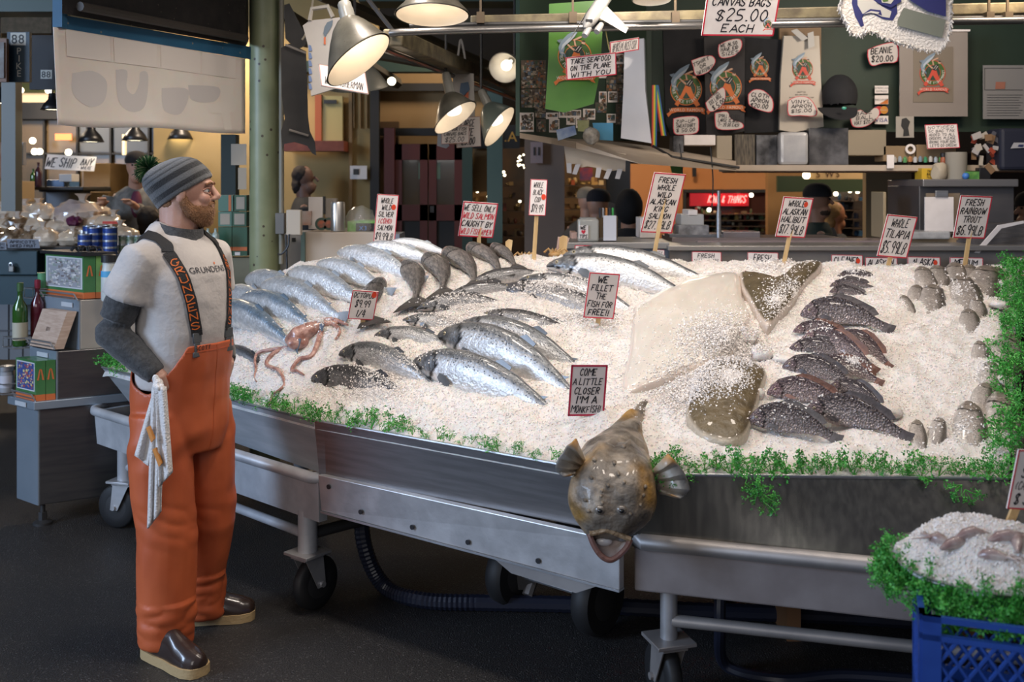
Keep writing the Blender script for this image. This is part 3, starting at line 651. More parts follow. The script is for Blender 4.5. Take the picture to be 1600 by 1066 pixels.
# trout standing in the ice on the right
G5 = 'rainbow trout poking out of the ice'
TR = [((1438,424),(1452,452),'leftmost trout of the back row'),((1462,422),(1464,448),'second trout of the back row, dusted with ice'),((1490,418),(1482,448),'bright trout of the back row under the tilapia sign side'),
 ((1513,421),(1517,447),'trout right of the trout sign stick'),((1543,424),(1540,468),'long trout near the upper right parsley'),((1460,452),(1463,488),'pale trout below the back row, left'),((1498,438),(1504,480),'broad brown trout in the middle of the upper group'),
 ((1522,472),(1524,494),'small round trout nose by the broad brown one'),((1511,490),(1512,520),'dark trout nose below the upper group'),((1575,528),(1563,580),'dark trout beside the right parsley edge'),
 ((1529,540),(1525,566),'small trout nose in the middle right ice'),((1546,572),(1548,612),'trout leaning left of the right parsley'),((1540,606),(1536,640),'trout tail end under the leaning one'),((1512,636),(1510,700),'spotted trout with flat snout at lower right'),
 ((1558,622),(1562,702),'longest pale trout, lowest right beside the parsley'),((1468,660),(1462,690),'trout mostly buried left of the flat-snouted one'),((1432,664),(1440,690),'grey trout lump nearest the tilapia tails'),((1556,424),(1559,446),'last trout of the back row by the parsley'),
 ((1432,452),(1438,474),'thin trout sliver above the sparse ice'),((1410,468),(1424,484),'small dark trout tail right of the tilapia')]
for hp, tp, lb in TR:
    p0, n0 = hit(*hp); p1, n1 = hit(*tp); x = (p1-p0); L = max(x.length*1.6, .22); x.normalize(); y = x.cross(n0).normalized(); y = -y if y.x < 0 else y; zz = x.cross(y)
    x = (x*1-n0*.18).normalized(); zz = (n0-x*n0.dot(x)).normalized(); y = zz.cross(x)
    o = p0+n0*.016
    Mx = Matrix(((x.x*L,y.x*L,zz.x*L,o.x),(x.y*L,y.y*L,zz.y*L,o.y),(x.z*L,y.z*L,zz.z*L,o.z),(0,0,0,1)))
    fish('trout', lb, 'trout', Mx, random.uniform(-.05,.08), 'trout', G5, cat='trout', pec=False, hr=1.2, eye=True)

# ---------------------------------------------------------------- halibut
def onice(px, py, lift=0):
    p, n = hit(px, py); return p+n*lift
def flatfish(name, label, outline, th, mat, cols, group, lift=.01, cat='halibut', tail=None, bulge=1, ncol=None):
    """outline in the picture laid on the ice; body bulges to thickness th"""
    P = [onice(x, y, 0) for x, y in outline]; c = sum(P, V())/len(P); n = hit(*[sum(q)/len(outline) for q in zip(*outline)])[1]
    c = c + n*.0
    r = thing(name, label, cat, c, group)
    ring0 = crv(P+[P[0]], 6)[:-1]; NR = 14; rings = []; cc = []
    for k in range(NR+1):
        f = 1-(k/NR)**1.3; h = th*math.sqrt(max(0, 1-f**2.6))*bulge
        rings.append([c+(p-c)*max(f,.002)+n*(lift+h+.004*noise.noise(p*20+V((k,0,0)))*(f)) for p in ring0])
        for p in ring0:
            q = c+(p-c)*f; g = noise.noise(q*16)*.5+noise.noise(q*45)*.35+.5
            col = mixc(cols[0], cols[1], g); 
            if f > .93 and len(cols) > 2: col = cols[2]
            cc.append((*col, 0))
    low = [[p-n*.03 for p in rings[0]]]; cc = [(*cols[-1],0)]*len(ring0)+cc
    b = MB(); b.loft(low+rings, True, cc); b.build('body', mat, r, vc=True, smooth=70)
    if tail:
        Q = [onice(x,y,lift) for x,y in tail]; m = MB(); m.col = (*cols[0],0); m.poly([q+n*.012 for q in Q], -n*.02); m.build('tail_fin', FINM, r, vc=True)
    return r
WHF = M('halibut_belly', vc=True, r=.3, coat=.6, bump=.12, bs=60, sss=.15)
G6 = 'whole halibut laid on the ice'
flatfish('halibut', 'white-bellied halibut lying belly up in the centre of the ice', [(990,486),(1030,462),(1085,441),(1150,432),(1160,470),(1172,505),(1140,560),(1080,585),(1020,606),(974,618),(984,550)], .05, WHF, ((.56,.52,.465),(.66,.62,.56),(.6,.52,.46)), G6, .012)
BRF = M('halibut_back', vc=True, r=.42, coat=.3, bump=1., bs=34)
flatfish('halibut', 'brown-backed halibut with its tail toward the halibut sign', [(1155,436),(1190,452),(1215,446),(1245,430),(1252,420),(1282,418),(1280,430),(1262,448),(1240,478),(1215,505),(1200,520),(1185,508),(1170,480),(1158,458)], .045, BRF, ((.05,.038,.02),(.13,.10,.055),(.5,.42,.36)), G6, .02)
flatfish('halibut', 'brown halibut half buried in ice right of the monkfish', [(1085,590),(1110,575),(1150,572),(1195,585),(1188,620),(1178,655),(1163,692),(1135,702),(1095,690),(1072,660),(1080,620)], .045, BRF, ((.05,.038,.02),(.15,.11,.055),(.42,.36,.28)), G6, .014)
# fins resting on them
for pts, lb in (([(1080,640),(1112,603),(1118,612),(1095,652)], 0),):
    pass
# ---------------------------------------------------------------- octopus
OCM = M('octopus_skin', (.27,.12,.09), .35, c2=(.50,.29,.23), ns=40, bump=.5, bs=60, coat=.6)
oc = thing('octopus', 'reddish octopus with curling arms on the ice by the octopus sign', 'octopus', onice(480,530))
m = MB(); m.ball(onice(468,540,.015), (.05,.035,.03), 10, Matrix.Rotation(.5,3,'Z')); m.tube([onice(452,541,.02),onice(470,534,.035),onice(492,522,.03),onice(508,512,.02),onice(530,506,.005)], [.022,.04,.033,.02,.01], 12)
mm = clay(m, .006, 4); mm.build('body', OCM, oc)
for pts, r0 in (([(505,512),(500,535),(488,558),(470,565),(457,580),(466,583),(476,588)], .013), ([(508,507),(522,510),(532,520),(526,534)], .012),
                ([(440,548),(425,560),(418,572),(437,582),(446,600),(440,612),(428,618),(424,635)], .010), ([(452,545),(410,553),(400,562),(402,580),(399,590),(403,600)], .008), ([(500,505),(520,503),(540,508),(545,512)], .012)):
    c = crv([onice(x,y,.007+.006*(i%2)) for i,(x,y) in enumerate(pts)], 7); m = MB(); m.tube(c, [r0*(1-.72*i/len(c))*(1+.12*(i%2)) for i in range(len(c))], 8); m.build('tentacle', OCM, oc)
# ---------------------------------------------------------------- monkfish hanging over the rim
MKM = M('monkfish_skin', (.5,.48,.45), vc=True, r=.5, coat=.22, c2=(1.25,1.2,1.1), ns=20, bump=1., bs=30)
mk = thing('monkfish', 'large grey monkfish draped head-down over the tray rim, mouth open', 'monkfish', W(960,740,3.12))
# centreline: (px,py,Y,halfwidth px, thickness m)
CL = [(1008,627,-.01,6,.014),(997,642,-.01,11,.022),(985,662,0,19,.03),(975,686,0,33,.042),(968,708,.012,48,.055),(963,727,.022,57,.064),(961,745,3.07,62,.068),(958,768,3.035,69,.076),(955,792,3.025,68,.080),(953,812,3.02,58,.070),(952,826,3.02,44,.05),(952,832,3.025,34,.03)]
def clp(c):
    if c[2] > 1: return W(c[0],c[1],c[2])
    q = onice(c[0],c[1],c[2]); return q
CL2 = crv([clp(c) for c in CL], 4); ex = crv([V((c[3],c[4],0)) for c in CL], 4); rings = []; cc = []
for i, (c, e) in enumerate(zip(CL2, ex)):
    o = c; hw = e.x*c.y/F; th = e.y; ring = []; t = i/len(CL2)
    nxt = CL2[min(i+1,len(CL2)-1)]; pr = CL2[max(i-1,0)]; ax = (nxt-pr).normalized(); sd = V((1,0,0)); sd = (sd-ax*sd.dot(ax)).normalized(); nn = ax.cross(sd); nn = nn if nn.y < 0 else -nn
    for j in range(28):
        a = 2*math.pi*j/28; xx, yy = math.cos(a), math.sin(a)
        h = th*yy*(1 if yy > 0 else .35)*(1+(.22*math.exp(-((abs(xx)-.42)/.16)**2) if .45 < t < .8 else 0))
        q = o + sd*hw*xx + nn*h
        d = noise.noise(q*20)*.014+abs(noise.noise(q*38))*.009+noise.noise(q*75)*.003
        q += nn*d*max(0,yy)
        ring.append(q); g = noise.noise(q*13)+.4*noise.noise(q*40)
        col = mixc((.12,.105,.09),(.27,.235,.20), g*.9+.45); k = noise.noise(q*9+V((5,0,0)))
        if k > .22: col = mixc(col, (.30,.17,.04), (k-.22)*3.5)
        if abs(xx) > .9: col = mixc(col, (.30,.2,.1), .5)
        cc.append((*col,0))
    rings.append(ring)
m = MB(); m.loft(rings, True, cc); m.build('body', MKM, mk, vc=True, smooth=80)
# bony bumps
m = MB(); 
for px, py in ((924,748),(940,768),(939,776),(941,787),(1008,762),(1005,775),(960,725),(966,742),(915,783),(975,700),(930,720),(1000,790),(985,805),(920,800),(975,755),(950,760)):
    Y = 2.985 if py > 770 else (3.06-(py-735)*.002 if py > 735 else 3.3)
    r_ = bvh(m) if False else None
    m.col = (.34,.29,.24,0)
    tgt = W(px, py, 3.0); m.ball(tgt, .0075, 6)
bvm = BVHTree.FromPolygons([tuple(p) for r_ in rings for p in r_], [(i*28+j, i*28+(j+1)%28, (i+1)*28+(j+1)%28, (i+1)*28+j) for i in range(len(rings)-1) for j in range(28)])
def mkhit(px, py, o=0):
    h = bvm.ray_cast(CAM, ray(px,py)); 
    return (h[0]+V((0,-o,0))) if h[0] else W(px,py,3.0)
m = MB()
for px, py in ((924,748),(940,768),(939,776),(941,787),(1008,762),(1005,775),(960,725),(966,742),(915,783),(975,700),(930,720),(1000,790),(985,805),(920,800),(975,755),(950,760)):
    q = mkhit(px,py); m = MB(); m.col = (.20,.17,.14,0); m.cyl(q+V((0,.01,0)), q+V((0,-.012,.004)), .009, .002, 8); m.build('spine', MKM, mk, vc=True)
for px, py in ((937,797),(971,797)):
    q = mkhit(px,py); m = MB(); m.col = (.16,.14,.12,0); m.ball(q, (.016,.012,.014), 8); m.col = (.01,.01,.01,0); m.ball(q+V((0,-.009,0)), (.008,.006,.007), 6); m.build('eye', EYEM, mk, vc=True)
# mouth: lower jaw bowl, lips, inner pale flesh
jaw = [(921,834),(927,850),(937,866),(950,875),(962,872),(978,857),(985,843)]
up = [(921,834),(935,832),(948,829),(960,833),(972,838),(985,843)]
m = MB(); m.tube(crv([W(x,y,2.97-.02*math.sin(i/6*3.1)) for i,(x,y) in enumerate(jaw)],5), .0085, 8); m.build('lower_lip', M('monkfish_lip', (.18,.085,.065), .35, coat=.5, bump=.4, bs=60), mk)
m = MB(); m.tube(crv([W(x,y,2.955) for x,y in up],5), .0075, 8); m.build('upper_lip', M('monkfish_upper_lip', (.30,.2,.11), .4, coat=.4, bump=.8, bs=60), mk)
m = MB(); J = crv([W(x,y,2.97) for x,y in jaw],3); U = crv([W(x,y,2.97) for x,y in up],3); k = len(J)
U = [U[min(int(i*len(U)/k),len(U)-1)] for i in range(k)]
m.loft([J, [a.lerp(b,.35)+V((0,.03,0)) for a,b in zip(J,U)], [a.lerp(b,.7)+V((0,.03,0)) for a,b in zip(J,U)], U], caps=False, closed=False); m.build('mouth_lining', M('pale_flesh', (.50,.42,.38), .25, coat=.6, c2=(.32,.18,.15), ns=14), mk)
m = MB(); m.ball(W(944,846,2.985), (.024,.012,.014), 8); m.build('tongue', M('tongue_flesh', (.62,.60,.60), .2, coat=.7), mk)
def fanfin(root_px, tips, Yr, Yt):
    m = MB(); o = [W(x,y,Yr) for x,y in root_px]; T = [W(x,y,Yt) for x,y in tips]; n = len(T)
    O = [o[0].lerp(o[1], i/(n-1)) for i in range(n)]; Mi = [(a*.5+b*.5)+V((0,-.014 if i%2 else .004,0)) for i,(a,b) in enumerate(zip(O,T))]
    T = [t+V((0,-.012 if i%2 else .004,0)) for i,t in enumerate(T)]
    c = [(.42,.35,.27,0)]*n+[(.36,.32,.26,0)]*n+[(.16,.15,.14,0) if i not in (0,1,n-1) else (.4,.2,.05,0) for i in range(n)]
    m.loft([O,Mi,T], caps=False, cols=c, closed=False); ob = m.build('pectoral_fin', FINM, mk, vc=True, smooth=20, solid=.005)
fanfin(((914,718),(901,742)), [(900,686),(893,691),(886,698),(879,707),(873,717),(868,728),(870,738),(880,743),(893,743)], 3.06, 3.0)
fanfin(((1018,736),(1030,772)), [(1044,710),(1052,718),(1060,727),(1068,738),(1074,750),(1077,763),(1072,775),(1062,777),(1050,774)], 3.06, 3.0)
m = MB(); c = crv([W(1008,627,3.70)+V((0,-.02,.02)), W(1006,632,3.69), W(999,650,3.62)],6); m.tube(c, [.012+.004*(i%2) for i in range(len(c))], 8, ry=.4); m.build('tail_fin', M('monkfish_tail', (.10,.085,.06), .4), mk)
# ---------------------------------------------------------------- ice spilled over the fish and lumps
fm = []; 
LUMPS = [(1395,648,.035,.02),(1110,605,.03,.02),(1185,620,.022,.02),(1207,640,.02,.014),(1165,535,.045,.028),(1225,565,.05,.02),(1330,610,.02,.012),(1560,480,.04,.02),(1565,600,.03,.02),(930,512,.02,.014),(1190,560,.04,.025),(1010,440,.04,.02),(1600,500,.03,.02),(1345,632,.022,.014),(1205,655,.018,.014)]
for i,(px,py,a,b) in enumerate(LUMPS):
    q = onice(px,py,b*.6); m = MB(); m.ball((0,0,0), 1, 8); m.v = [q+V((p.x*a,p.y*a,p.z*b))*(1+.35*noise.noise(p*1.6+V((i*7,0,0)))) for p in m.v]
    m.build('ice_lump', ICE, smooth=70, label='rounded lump of melting ice sitting on the crushed ice', cat='ice', group='loose lumps of ice')
dg = bpy.context.evaluated_depsgraph_get()
def pile(spots, name, label, size=.0048):
    P = []
    dg = bpy.context.evaluated_depsgraph_get()
    for (x0,y0,x1,y1,n,h) in spots:
        for _ in range(int(n*1.5)):
            # random in the oriented ellipse
            a = random.random()*6.283; rr_ = abs(random.gauss(0,.55)); px = (x0+x1)/2+rr_*math.cos(a)*(x1-x0)/2; py = (y0+y1)/2+rr_*math.sin(a)*(y1-y0)/2
            s, n_ = hit(px, py); o = s+V((0,0,.35)); ok, loc, nr, idx, ob, _m = SC.ray_cast(dg, o, V((0,-.0,-1)))
            if ok: P.append(tuple(loc+V((0,0,random.uniform(0,h)*max(0,1-rr_)))))
    flakes(np.array(P), None, size, name, None, label=label)
pile([(1040,500,1230,600,5200,.035),(1000,570,1150,660,3200,.02),(1100,590,1180,640,900,.004),(1150,395,1260,440,2200,.02),(1180,460,1250,520,600,.003),
      (1195,425,1290,520,500,.003),(770,450,960,480,1500,.012),(640,495,780,520,900,.01),(660,470,800,500,700,.01),(500,590,660,640,1500,.008),(840,480,1000,520,1500,.012),(540,570,680,600,500,.006)], 'ice_scatter', 'fine ice shovelled over the halibut and the sunken salmon')
pile([(1280,415,1380,450,700,.012),(1240,515,1330,560,400,.004),(1180,640,1300,690,300,.004),(1420,420,1570,500,250,.004),(1480,540,1580,620,150,.005),(1420,640,1580,710,150,.004),(440,500,560,540,400,.006),(1300,580,1370,600,300,.004)], 'ice_scatter', 'scattered ice crystals over the tilapia and trout', .005)
# ---------------------------------------------------------------- parsley
PAR = [M('parsley_leaf', (.03,.24,.03), .5, c2=(.09,.42,.06), ns=25, sss=.1)]
def sprig(seed, n=26, L=.06):
    rd = random.Random(seed); m = MB()
    for b in range(6):
        a = rd.uniform(0,6.28); el = rd.uniform(.15,1.25); d = V((math.cos(a)*math.cos(el), math.sin(a)*math.cos(el), math.sin(el))); l = L*rd.uniform(.6,1.15)
        end = d*l+V((0,0,.004)); midp = d*l*.5+V((0,0,.008)); m.tube([V((0,0,-.008)), midp, end], [.0016,.0012,.0008], 4, False)
        for k in range(11):
            t = rd.uniform(.35,1.1); c = (midp.lerp(end, t) if t > .4 else midp)+V((rd.gauss(0,1),rd.gauss(0,1),rd.gauss(0,1)))*L*.13
            for q in range(3):
                u = V((rd.gauss(0,1),rd.gauss(0,1),rd.gauss(0,1))).normalized(); w_ = u.cross(V((rd.gauss(0,1),rd.gauss(0,1),rd.gauss(0,1)))).normalized(); s = L*rd.uniform(.05,.11)
                m.add([c, c+u*s+w_*s*.5, c+u*s*1.7, c+u*s-w_*s*.5], [(0,1,2,3)])
    me = m.build('parsley', PAR[0], smooth=0); d = me.data
    COL.objects.unlink(me); bpy.data.objects.remove(me); 
    mm_ = bpy.data.meshes.new('parsley'); mm_.from_pydata([tuple(p) for p in m.v], [], m.f); mm_.materials.append(PAR[0]); return mm_
SPR = [sprig(i) for i in range(7)]
def parsley(p, s, label, group, rot=None):
    o = bpy.data.objects.new('parsley_sprig', random.choice(SPR)); COL.objects.link(o); o.location = p; o.scale = (s,s,s)
    o.rotation_euler = rot or (random.uniform(-.5,.5), random.uniform(-.5,.5), random.uniform(0,6.28)); return setp(o, label, 'parsley', group)
def row(a, b, n, label, group, s0=.55, s1=1.1, back=.03):
    for i in range(n):
        t = (i+random.uniform(.1,.9))/n; p = a.lerp(b, t)+V((random.uniform(-.01,.01), random.uniform(0,back), random.uniform(0,.018)))
        parsley(p, random.uniform(s0,s1), label, group)
row(A_, A_.lerp(B_,.25), 10, 'green parsley sprig at the far left corner of the tray, behind the man', 'parsley at the far left corner', .7, 1.3)
row(A_.lerp(B_,.62), B_, 16, 'green parsley sprig along the rim between the man and the tray joint', 'parsley on the left tray rim', .6, 1.15)
row(B_, B_.lerp(C_,.36), 12, 'green parsley sprig on the rim just right of the tray joint', 'parsley on the middle tray rim, left part', .65, 1.2)
row(B_.lerp(C_,.36), C_.lerp(B_,.16), 15, 'small green parsley sprig on the rim left of the monkfish', 'parsley on the rim left of the monkfish', .35, .75)
row(C_+V((.06,0,0)), C_.lerp(D_,.5), 22, 'green parsley sprig on the rim just right of the monkfish', 'parsley on the rim right of the monkfish', .6, 1.15, .05)
row(C_.lerp(D_,.5), D_, 24, 'green parsley sprig on the rim under the tilapia and trout', 'parsley on the right front rim', .6, 1.1, .05)
for px, py in ((1185,765),(1195,775),(1183,752),(1195,785),(1500,760),(1510,768),(1045,752),(1165,757),(1040,735),(1020,725)):
    parsley(W(px,py,3.06), random.uniform(.6,.9), 'green parsley sprig hanging down over the front of the right tray', 'parsley hanging over the right tray', (2.2,random.uniform(-.4,.4),random.uniform(0,6)))
E_ = V(RIDGE[-1])
for i in range(64):
    t = i/63; parsley(D_.lerp(E_, t)+V((random.uniform(-.06,.04), 0, random.uniform(.0,.03))), random.uniform(.8,1.3), 'green parsley sprig in the border down the right side of the ice', 'parsley down the right side of the ice')
# ================================================================ the fishmonger in orange bib overalls
PX, PY = -1.2, 3.72
YF = V((.89,-.456,0)).normalized(); YL = V((.456,.89,0)).normalized()
def L(x, y, z): return V((PX,PY,0)) + YL*x + YF*y + V((0,0,z))
def LI(p): d = p-V((PX,PY,0)); return d.dot(YL), d.dot(YF), p.z
man = thing('person', 'man in orange bib overalls and a striped pompom beanie, standing beside the ice', 'person', (PX,PY,0))
SKIN = M('ruddy_skin', (.50,.27,.20), .5, c2=(.60,.36,.27), ns=9, sss=.12, bump=.1, bs=120)
SHIRT = M('grey_tee_cloth', (.50,.465,.445), .85, c2=(.57,.535,.51), ns=6, bump=.25, bs=60, sheen=.2)
UNDER = M('charcoal_knit', (.045,.047,.05), .9, c2=(.075,.077,.08), ns=90, bump=.3, bs=200, sheen=.3)
ORG = M('orange_oilskin', (.58,.125,.04), .5, c2=(.50,.10,.032), ns=5, bump=.12, bs=18, coat=.04)
def ell(c, a, b, n=24, ax=None, ay=None, pw=1.0):
    ax = ax or YL; ay = ay or YF
    return [c + ax*a*math.copysign(abs(math.cos(q))**pw, math.cos(q)) + ay*b*math.copysign(abs(math.sin(q))**pw, math.sin(q)) for q in [2*math.pi*j/n for j in range(n)]]
def torso(m, tab, n=28):   # (z, x, y, a, b)
    m.loft([ell(L(x,y,z), a, b, n, pw=.9) for z,x,y,a,b in tab])
# head frame: looks right, a touch away, chin slightly up
HC = V((-1.187,3.74,1.613)); hf = V((.992,.125,0)).normalized(); hl = V((-hf.y,hf.x,0)); 
def HW(f, s, u): return HC + hf*f + hl*s + V((0,0,u))
HR = Matrix((hf, hl, V((0,0,1)))).transposed()
# --- body: head, neck, forearms and hands in one skin
m = MB()
m.ball(HW(-.012,0,.035), (.098,.077,.10), 14, HR); m.ball(HW(.03,0,-.045), (.066,.060,.060), 12, HR)
m.ball(HW(.058,0,-.076), (.030,.034,.026), 10, HR)                       # chin
m.ball(HW(.02,.035,-.06), (.055,.025,.035), 8, HR); m.ball(HW(.02,-.035,-.06), (.055,.025,.035), 8, HR)   # jaw corners
m.ball(HW(.065,.034,-.010), (.024,.022,.024), 8, HR); m.ball(HW(.065,-.034,-.010), (.024,.022,.024), 8, HR)   # cheekbones
m.ball(HW(.074,0,.046), (.020,.050,.012), 8, HR)                          # brow
m.tube([HW(.084,0,.036), HW(.096,0,.016), HW(.108,0,-.004), HW(.106,0,-.013)], [.010,.0115,.0145,.010], 10)
m.ball(HW(.096,.011,-.011), (.012,.008,.008), 6, HR); m.ball(HW(.096,-.011,-.011), (.012,.008,.008), 6, HR)
m.ball(HW(.083,0,-.036), (.017,.024,.008), 8, HR); m.ball(HW(.081,0,-.050), (.016,.022,.008), 8, HR)    # lips
for s in (-1,1):
    m.ball(HW(-.008,s*.080,.004), (.018,.008,.030), 8, HR)
m.tube([L(0,-.03,1.40), L(0,-.016,1.47), HW(-.025,0,-.06), HW(-.02,0,0)], [.066,.066,.072,.074], 16)
# arms: elbow to wrist, then hands with five fingers tucked into the bib
ARM = {}
for s, sh, el, wr in ((-1, L(-.172,-.02,1.40), L(-.225,-.105,1.135), L(-.158,.055,.985)), (1, L(.165,-.01,1.40), L(.235,-.065,1.135), L(.155,.07,.985))):
    ARM[s] = (sh, el, wr)
    m.tube([L(0,-.02,1.42), sh, el, el.lerp(wr,.5), wr], [.045,.04,.036,.036,.029], 12)
    d = (wr-el).normalized(); d = (d*.5 + (L(s*.10,.02,.87)-wr).normalized()*.8).normalized()
    pc = wr+d*.048; side = d.cross(V((0,0,1))).normalized(); up = side.cross(d).normalized()
    R = Matrix((d, up, side)).transposed(); m.ball(pc, (.052,.040,.018), 8, R); m.tube([wr-d*.01, pc], [.029,.030], 10)
    for k, (o, l) in enumerate(((.028,.068),(.010,.078),(-.010,.072),(-.028,.055))):
        b0 = pc+d*.035+up*o; b1 = b0+d*l*.5+up*o*.2; b2 = b1+d*l*.45-side*s*.012-up*.006; m.tube([b0-d*.02,b0,b1,b2], [.0098,.0098,.009,.0075], 8)
    t0 = wr+d*.022+up*.024; m.tube([t0, t0+d*.03+up*.024, t0+d*.055+up*.030], [.013,.011,.009], 8)
mm = clay(m, .0042, 3); mm.build('body', SKIN, man, smooth=180)
# eyes, brows
for s in (-1,1):
    e = MB(); e.col = (.75,.70,.66,0); c = HW(.0700, s*.031, .018); e.ball(c, .0125, 8); e.col = (.12,.16,.18,0); e.ball(c+hf*.0075, .0070, 8); e.col = (.01,.01,.01,0); e.ball(c+hf*.0118, .0033, 6)
    e.build('eye', EYEM, man, vc=True)
    e = MB(); e.tube([HW(-.004+.070,s*.045,.020),HW(-.004+.0835,s*.040,.0285),HW(-.004+.0885,s*.030,.030),HW(-.004+.087,s*.019,.024)],[.003,.0036,.0036,.003],6); e.tube([HW(.070,s*.045,.013),HW(.083,s*.038,.0075),HW(.087,s*.028,.0065),HW(.086,s*.019,.012)],[.003,.003,.003,.002],6); e.build('eyelid', SKIN, man)
    e = MB(); e.tube([HW(.076,s*.052,.040),HW(.090,s*.036,.047),HW(.095,s*.016,.043)],[.003,.005,.004],6); e.build('eyebrow', M('ginger_hair', (.22,.10,.045), .8, c2=(.34,.17,.08), ns=140, bump=1.0, bs=260), man)
HAIR = MATS['ginger_hair']
# beard: shell around jaw + bristles
m = MB(); m.ball(HW(.032,0,-.058), (.067,.0655,.052), 12, HR); m.ball(HW(.060,0,-.086), (.034,.037,.029), 10, HR)
for s in (-1,1): m.tube([HW(-.008,s*.074,.02), HW(.0,s*.068,-.02), HW(.02,s*.054,-.058), HW(.055,s*.028,-.085)], [.012,.018,.024,.022], 10)
m.tube([HW(.070,-.036,-.055),HW(.085,-.026,-.030),HW(.094,0,-.024),HW(.085,.026,-.030),HW(.070,.036,-.055)],[.009,.0075,.006,.0075,.009],8)
bd = clay(m, .0045, 2, lambda p: .0018*noise.noise(p*170)+.0012*noise.noise(p*420)); bd.build('beard', HAIR, man, smooth=180)
m = MB(); rd = random.Random(3)
for i in range(3200):
    k = rd.randrange(len(bd.v)); p = bd.v[k]; n = bd.nr[k]; d = (n*.8+V((0,0,-.7))+hf*.15+V((rd.gauss(0,.25),rd.gauss(0,.25),rd.gauss(0,.25)))).normalized(); l = rd.uniform(.004,.010); w_ = d.orthogonal()*.0006
    m.add([p-w_, p+w_, p+d*l], [(0,1,2)])
m.build('beard_bristles', M('beard_bristle', (.30,.15,.07), .6), man, smooth=0, kind='stuff')
m = MB(); m.ball(HW(-.045,0,-.025), (.050,.071,.045), 12, HR); h = clay(m, .006, 2, lambda p: .002*noise.noise(p*150)); h.build('short_hair', HAIR, man, smooth=180)
# --- beanie
bc = HW(-.006,0,.012); ba = V((-.52,0,.854)); ba = (hf*-.54+V((0,0,.842))).normalized(); bf = (hf - ba*hf.dot(ba)).normalized(); bl_ = ba.cross(bf)
tab = [(-.002,.116,.090,0),(.002,.121,.095,0),(.022,.123,.098,0),(.044,.122,.098,-.002),(.060,.120,.097,-.004),(.085,.115,.094,-.009),(.105,.106,.087,-.015),(.122,.090,.075,-.023),(.135,.066,.056,-.032),(.142,.038,.033,-.040),(.1445,.012,.01,-.045)]
SH = (.10,.104,.11); SD = (.010,.011,.013); rings = []; cc = []
NB = 64; nlay = 46
for i in range(nlay+1):
    h_ = -.002+(.1465)*i/nlay
    for a_, b_ in zip(tab[:-1], tab[1:]):
        if a_[0] <= h_ <= b_[0]: t = (h_-a_[0])/(b_[0]-a_[0]); v_ = [a_[k]+(b_[k]-a_[k])*t for k in range(4)]; break
    ring = []
    for j in range(NB):
        q = 2*math.pi*j/NB; rib = 1+.012*(1 if j%2 else -1)*(1 if h_ < .046 else .5)+.012*noise.noise(V((math.cos(q)*2,math.sin(q)*2,h_*30)))
        ring.append(bc+ba*h_*.95+bf*(v_[3]+v_[1]*.93*math.cos(q)*rib)+bl_*v_[2]*.96*math.sin(q)*rib)
        x = h_
        c = SH if x < .014 else SD if x < .036 else SH if x < .056 else SD if x < .080 else SH if x < .092 else (.03,.032,.035) if x < .098 else SH if x < .110 else (.03,.032,.035) if x < .116 else SH
        cc.append((*c,0))
    rings.append(ring)
m = MB(); m.loft(rings, True, cc); m.build('beanie', M('ribbed_knit', vc=True, r=.95, bump=.6, bs=260, sheen=.4), man, vc=True, smooth=180)
pp = bc+ba*.146+bf*-.062; m = MB(); rd = random.Random(5)
for i in range(900):
    d = V((rd.gauss(0,1),rd.gauss(0,1),rd.gauss(0,1))).normalized(); d = (d+V((0,0,-.15))).normalized(); l = rd.uniform(.034,.052)*(1.25 if d.z < -.4 else 1); w_ = d.orthogonal().normalized()*.0011; w2 = d.cross(w_)
    m.col = (.02,.09,.03,0) if rd.random() < .75 else ((.10,.22,.06,0) if rd.random() < .7 else (.35,.40,.25,0))
    m.add([pp+d*.006-w_,pp+d*.006+w_,pp+d*l+w_,pp+d*l-w_, pp+d*.006-w2,pp+d*.006+w2,pp+d*l+w2,pp+d*l-w2], [(0,1,2,3),(4,5,6,7)])
m.build('pompom', M('pompom_yarn', vc=True, r=.9), man, vc=True, smooth=0, kind='stuff')
# --- t-shirt
def wr_(k, amp, sc, ph=0):
    return lambda p: amp*(abs(noise.noise(V((p.x*sc,p.y*sc,p.z*sc*.8+ph)))-.0)*2-.45) + amp*.4*noise.noise(p*sc*2.6)
m = MB(); torso(m, [(.93,0,-.004,.162,.142),(1.02,0,.0,.165,.145),(1.13,0,.012,.170,.150),(1.24,0,.012,.174,.148),(1.33,0,.005,.180,.140),(1.40,0,-.01,.165,.118),(1.45,0,-.02,.125,.096),(1.48,0,-.035,.090,.080)])
for s in (-1,1):
    m.tube([L(s*.13,-.03,1.425), L(s*.045,-.045,1.482)], [.045,.055], 12)
    sh, el, wr = ARM[s]; d = (el-sh).normalized(); m.tube([L(s*.09,-.012,1.40), sh+V((0,0,-.012)), sh+d*.10, sh+d*.155], [.066,.076,.079,.083], 18)
ts = clay(m, .0085, 5, lambda p: .0040*(noise.noise(V((p.x*14+p.z*9,p.y*14,p.z*7)))+.6*abs(noise.noise(V((p.x*9,p.y*9,p.z*22)))))); ts.build('t_shirt', SHIRT, man, smooth=180)
TSB = bvh(ts)
tl = YF*.97+V((0,0,-.24)); m = MB(); m.loft([ell(L(0,-.02,1.440), .104,.112,24,ay=tl), ell(L(0,-.02,1.478), .090,.093,24,ay=tl), ell(L(0,-.014,1.496), .088,.089,24,ay=tl), ell(L(0,-.008,1.512), .083,.083,24,ay=tl), ell(L(0,-.008,1.500), .076,.076,24,ay=tl)], caps=False); m.build('undershirt_collar', UNDER, man)
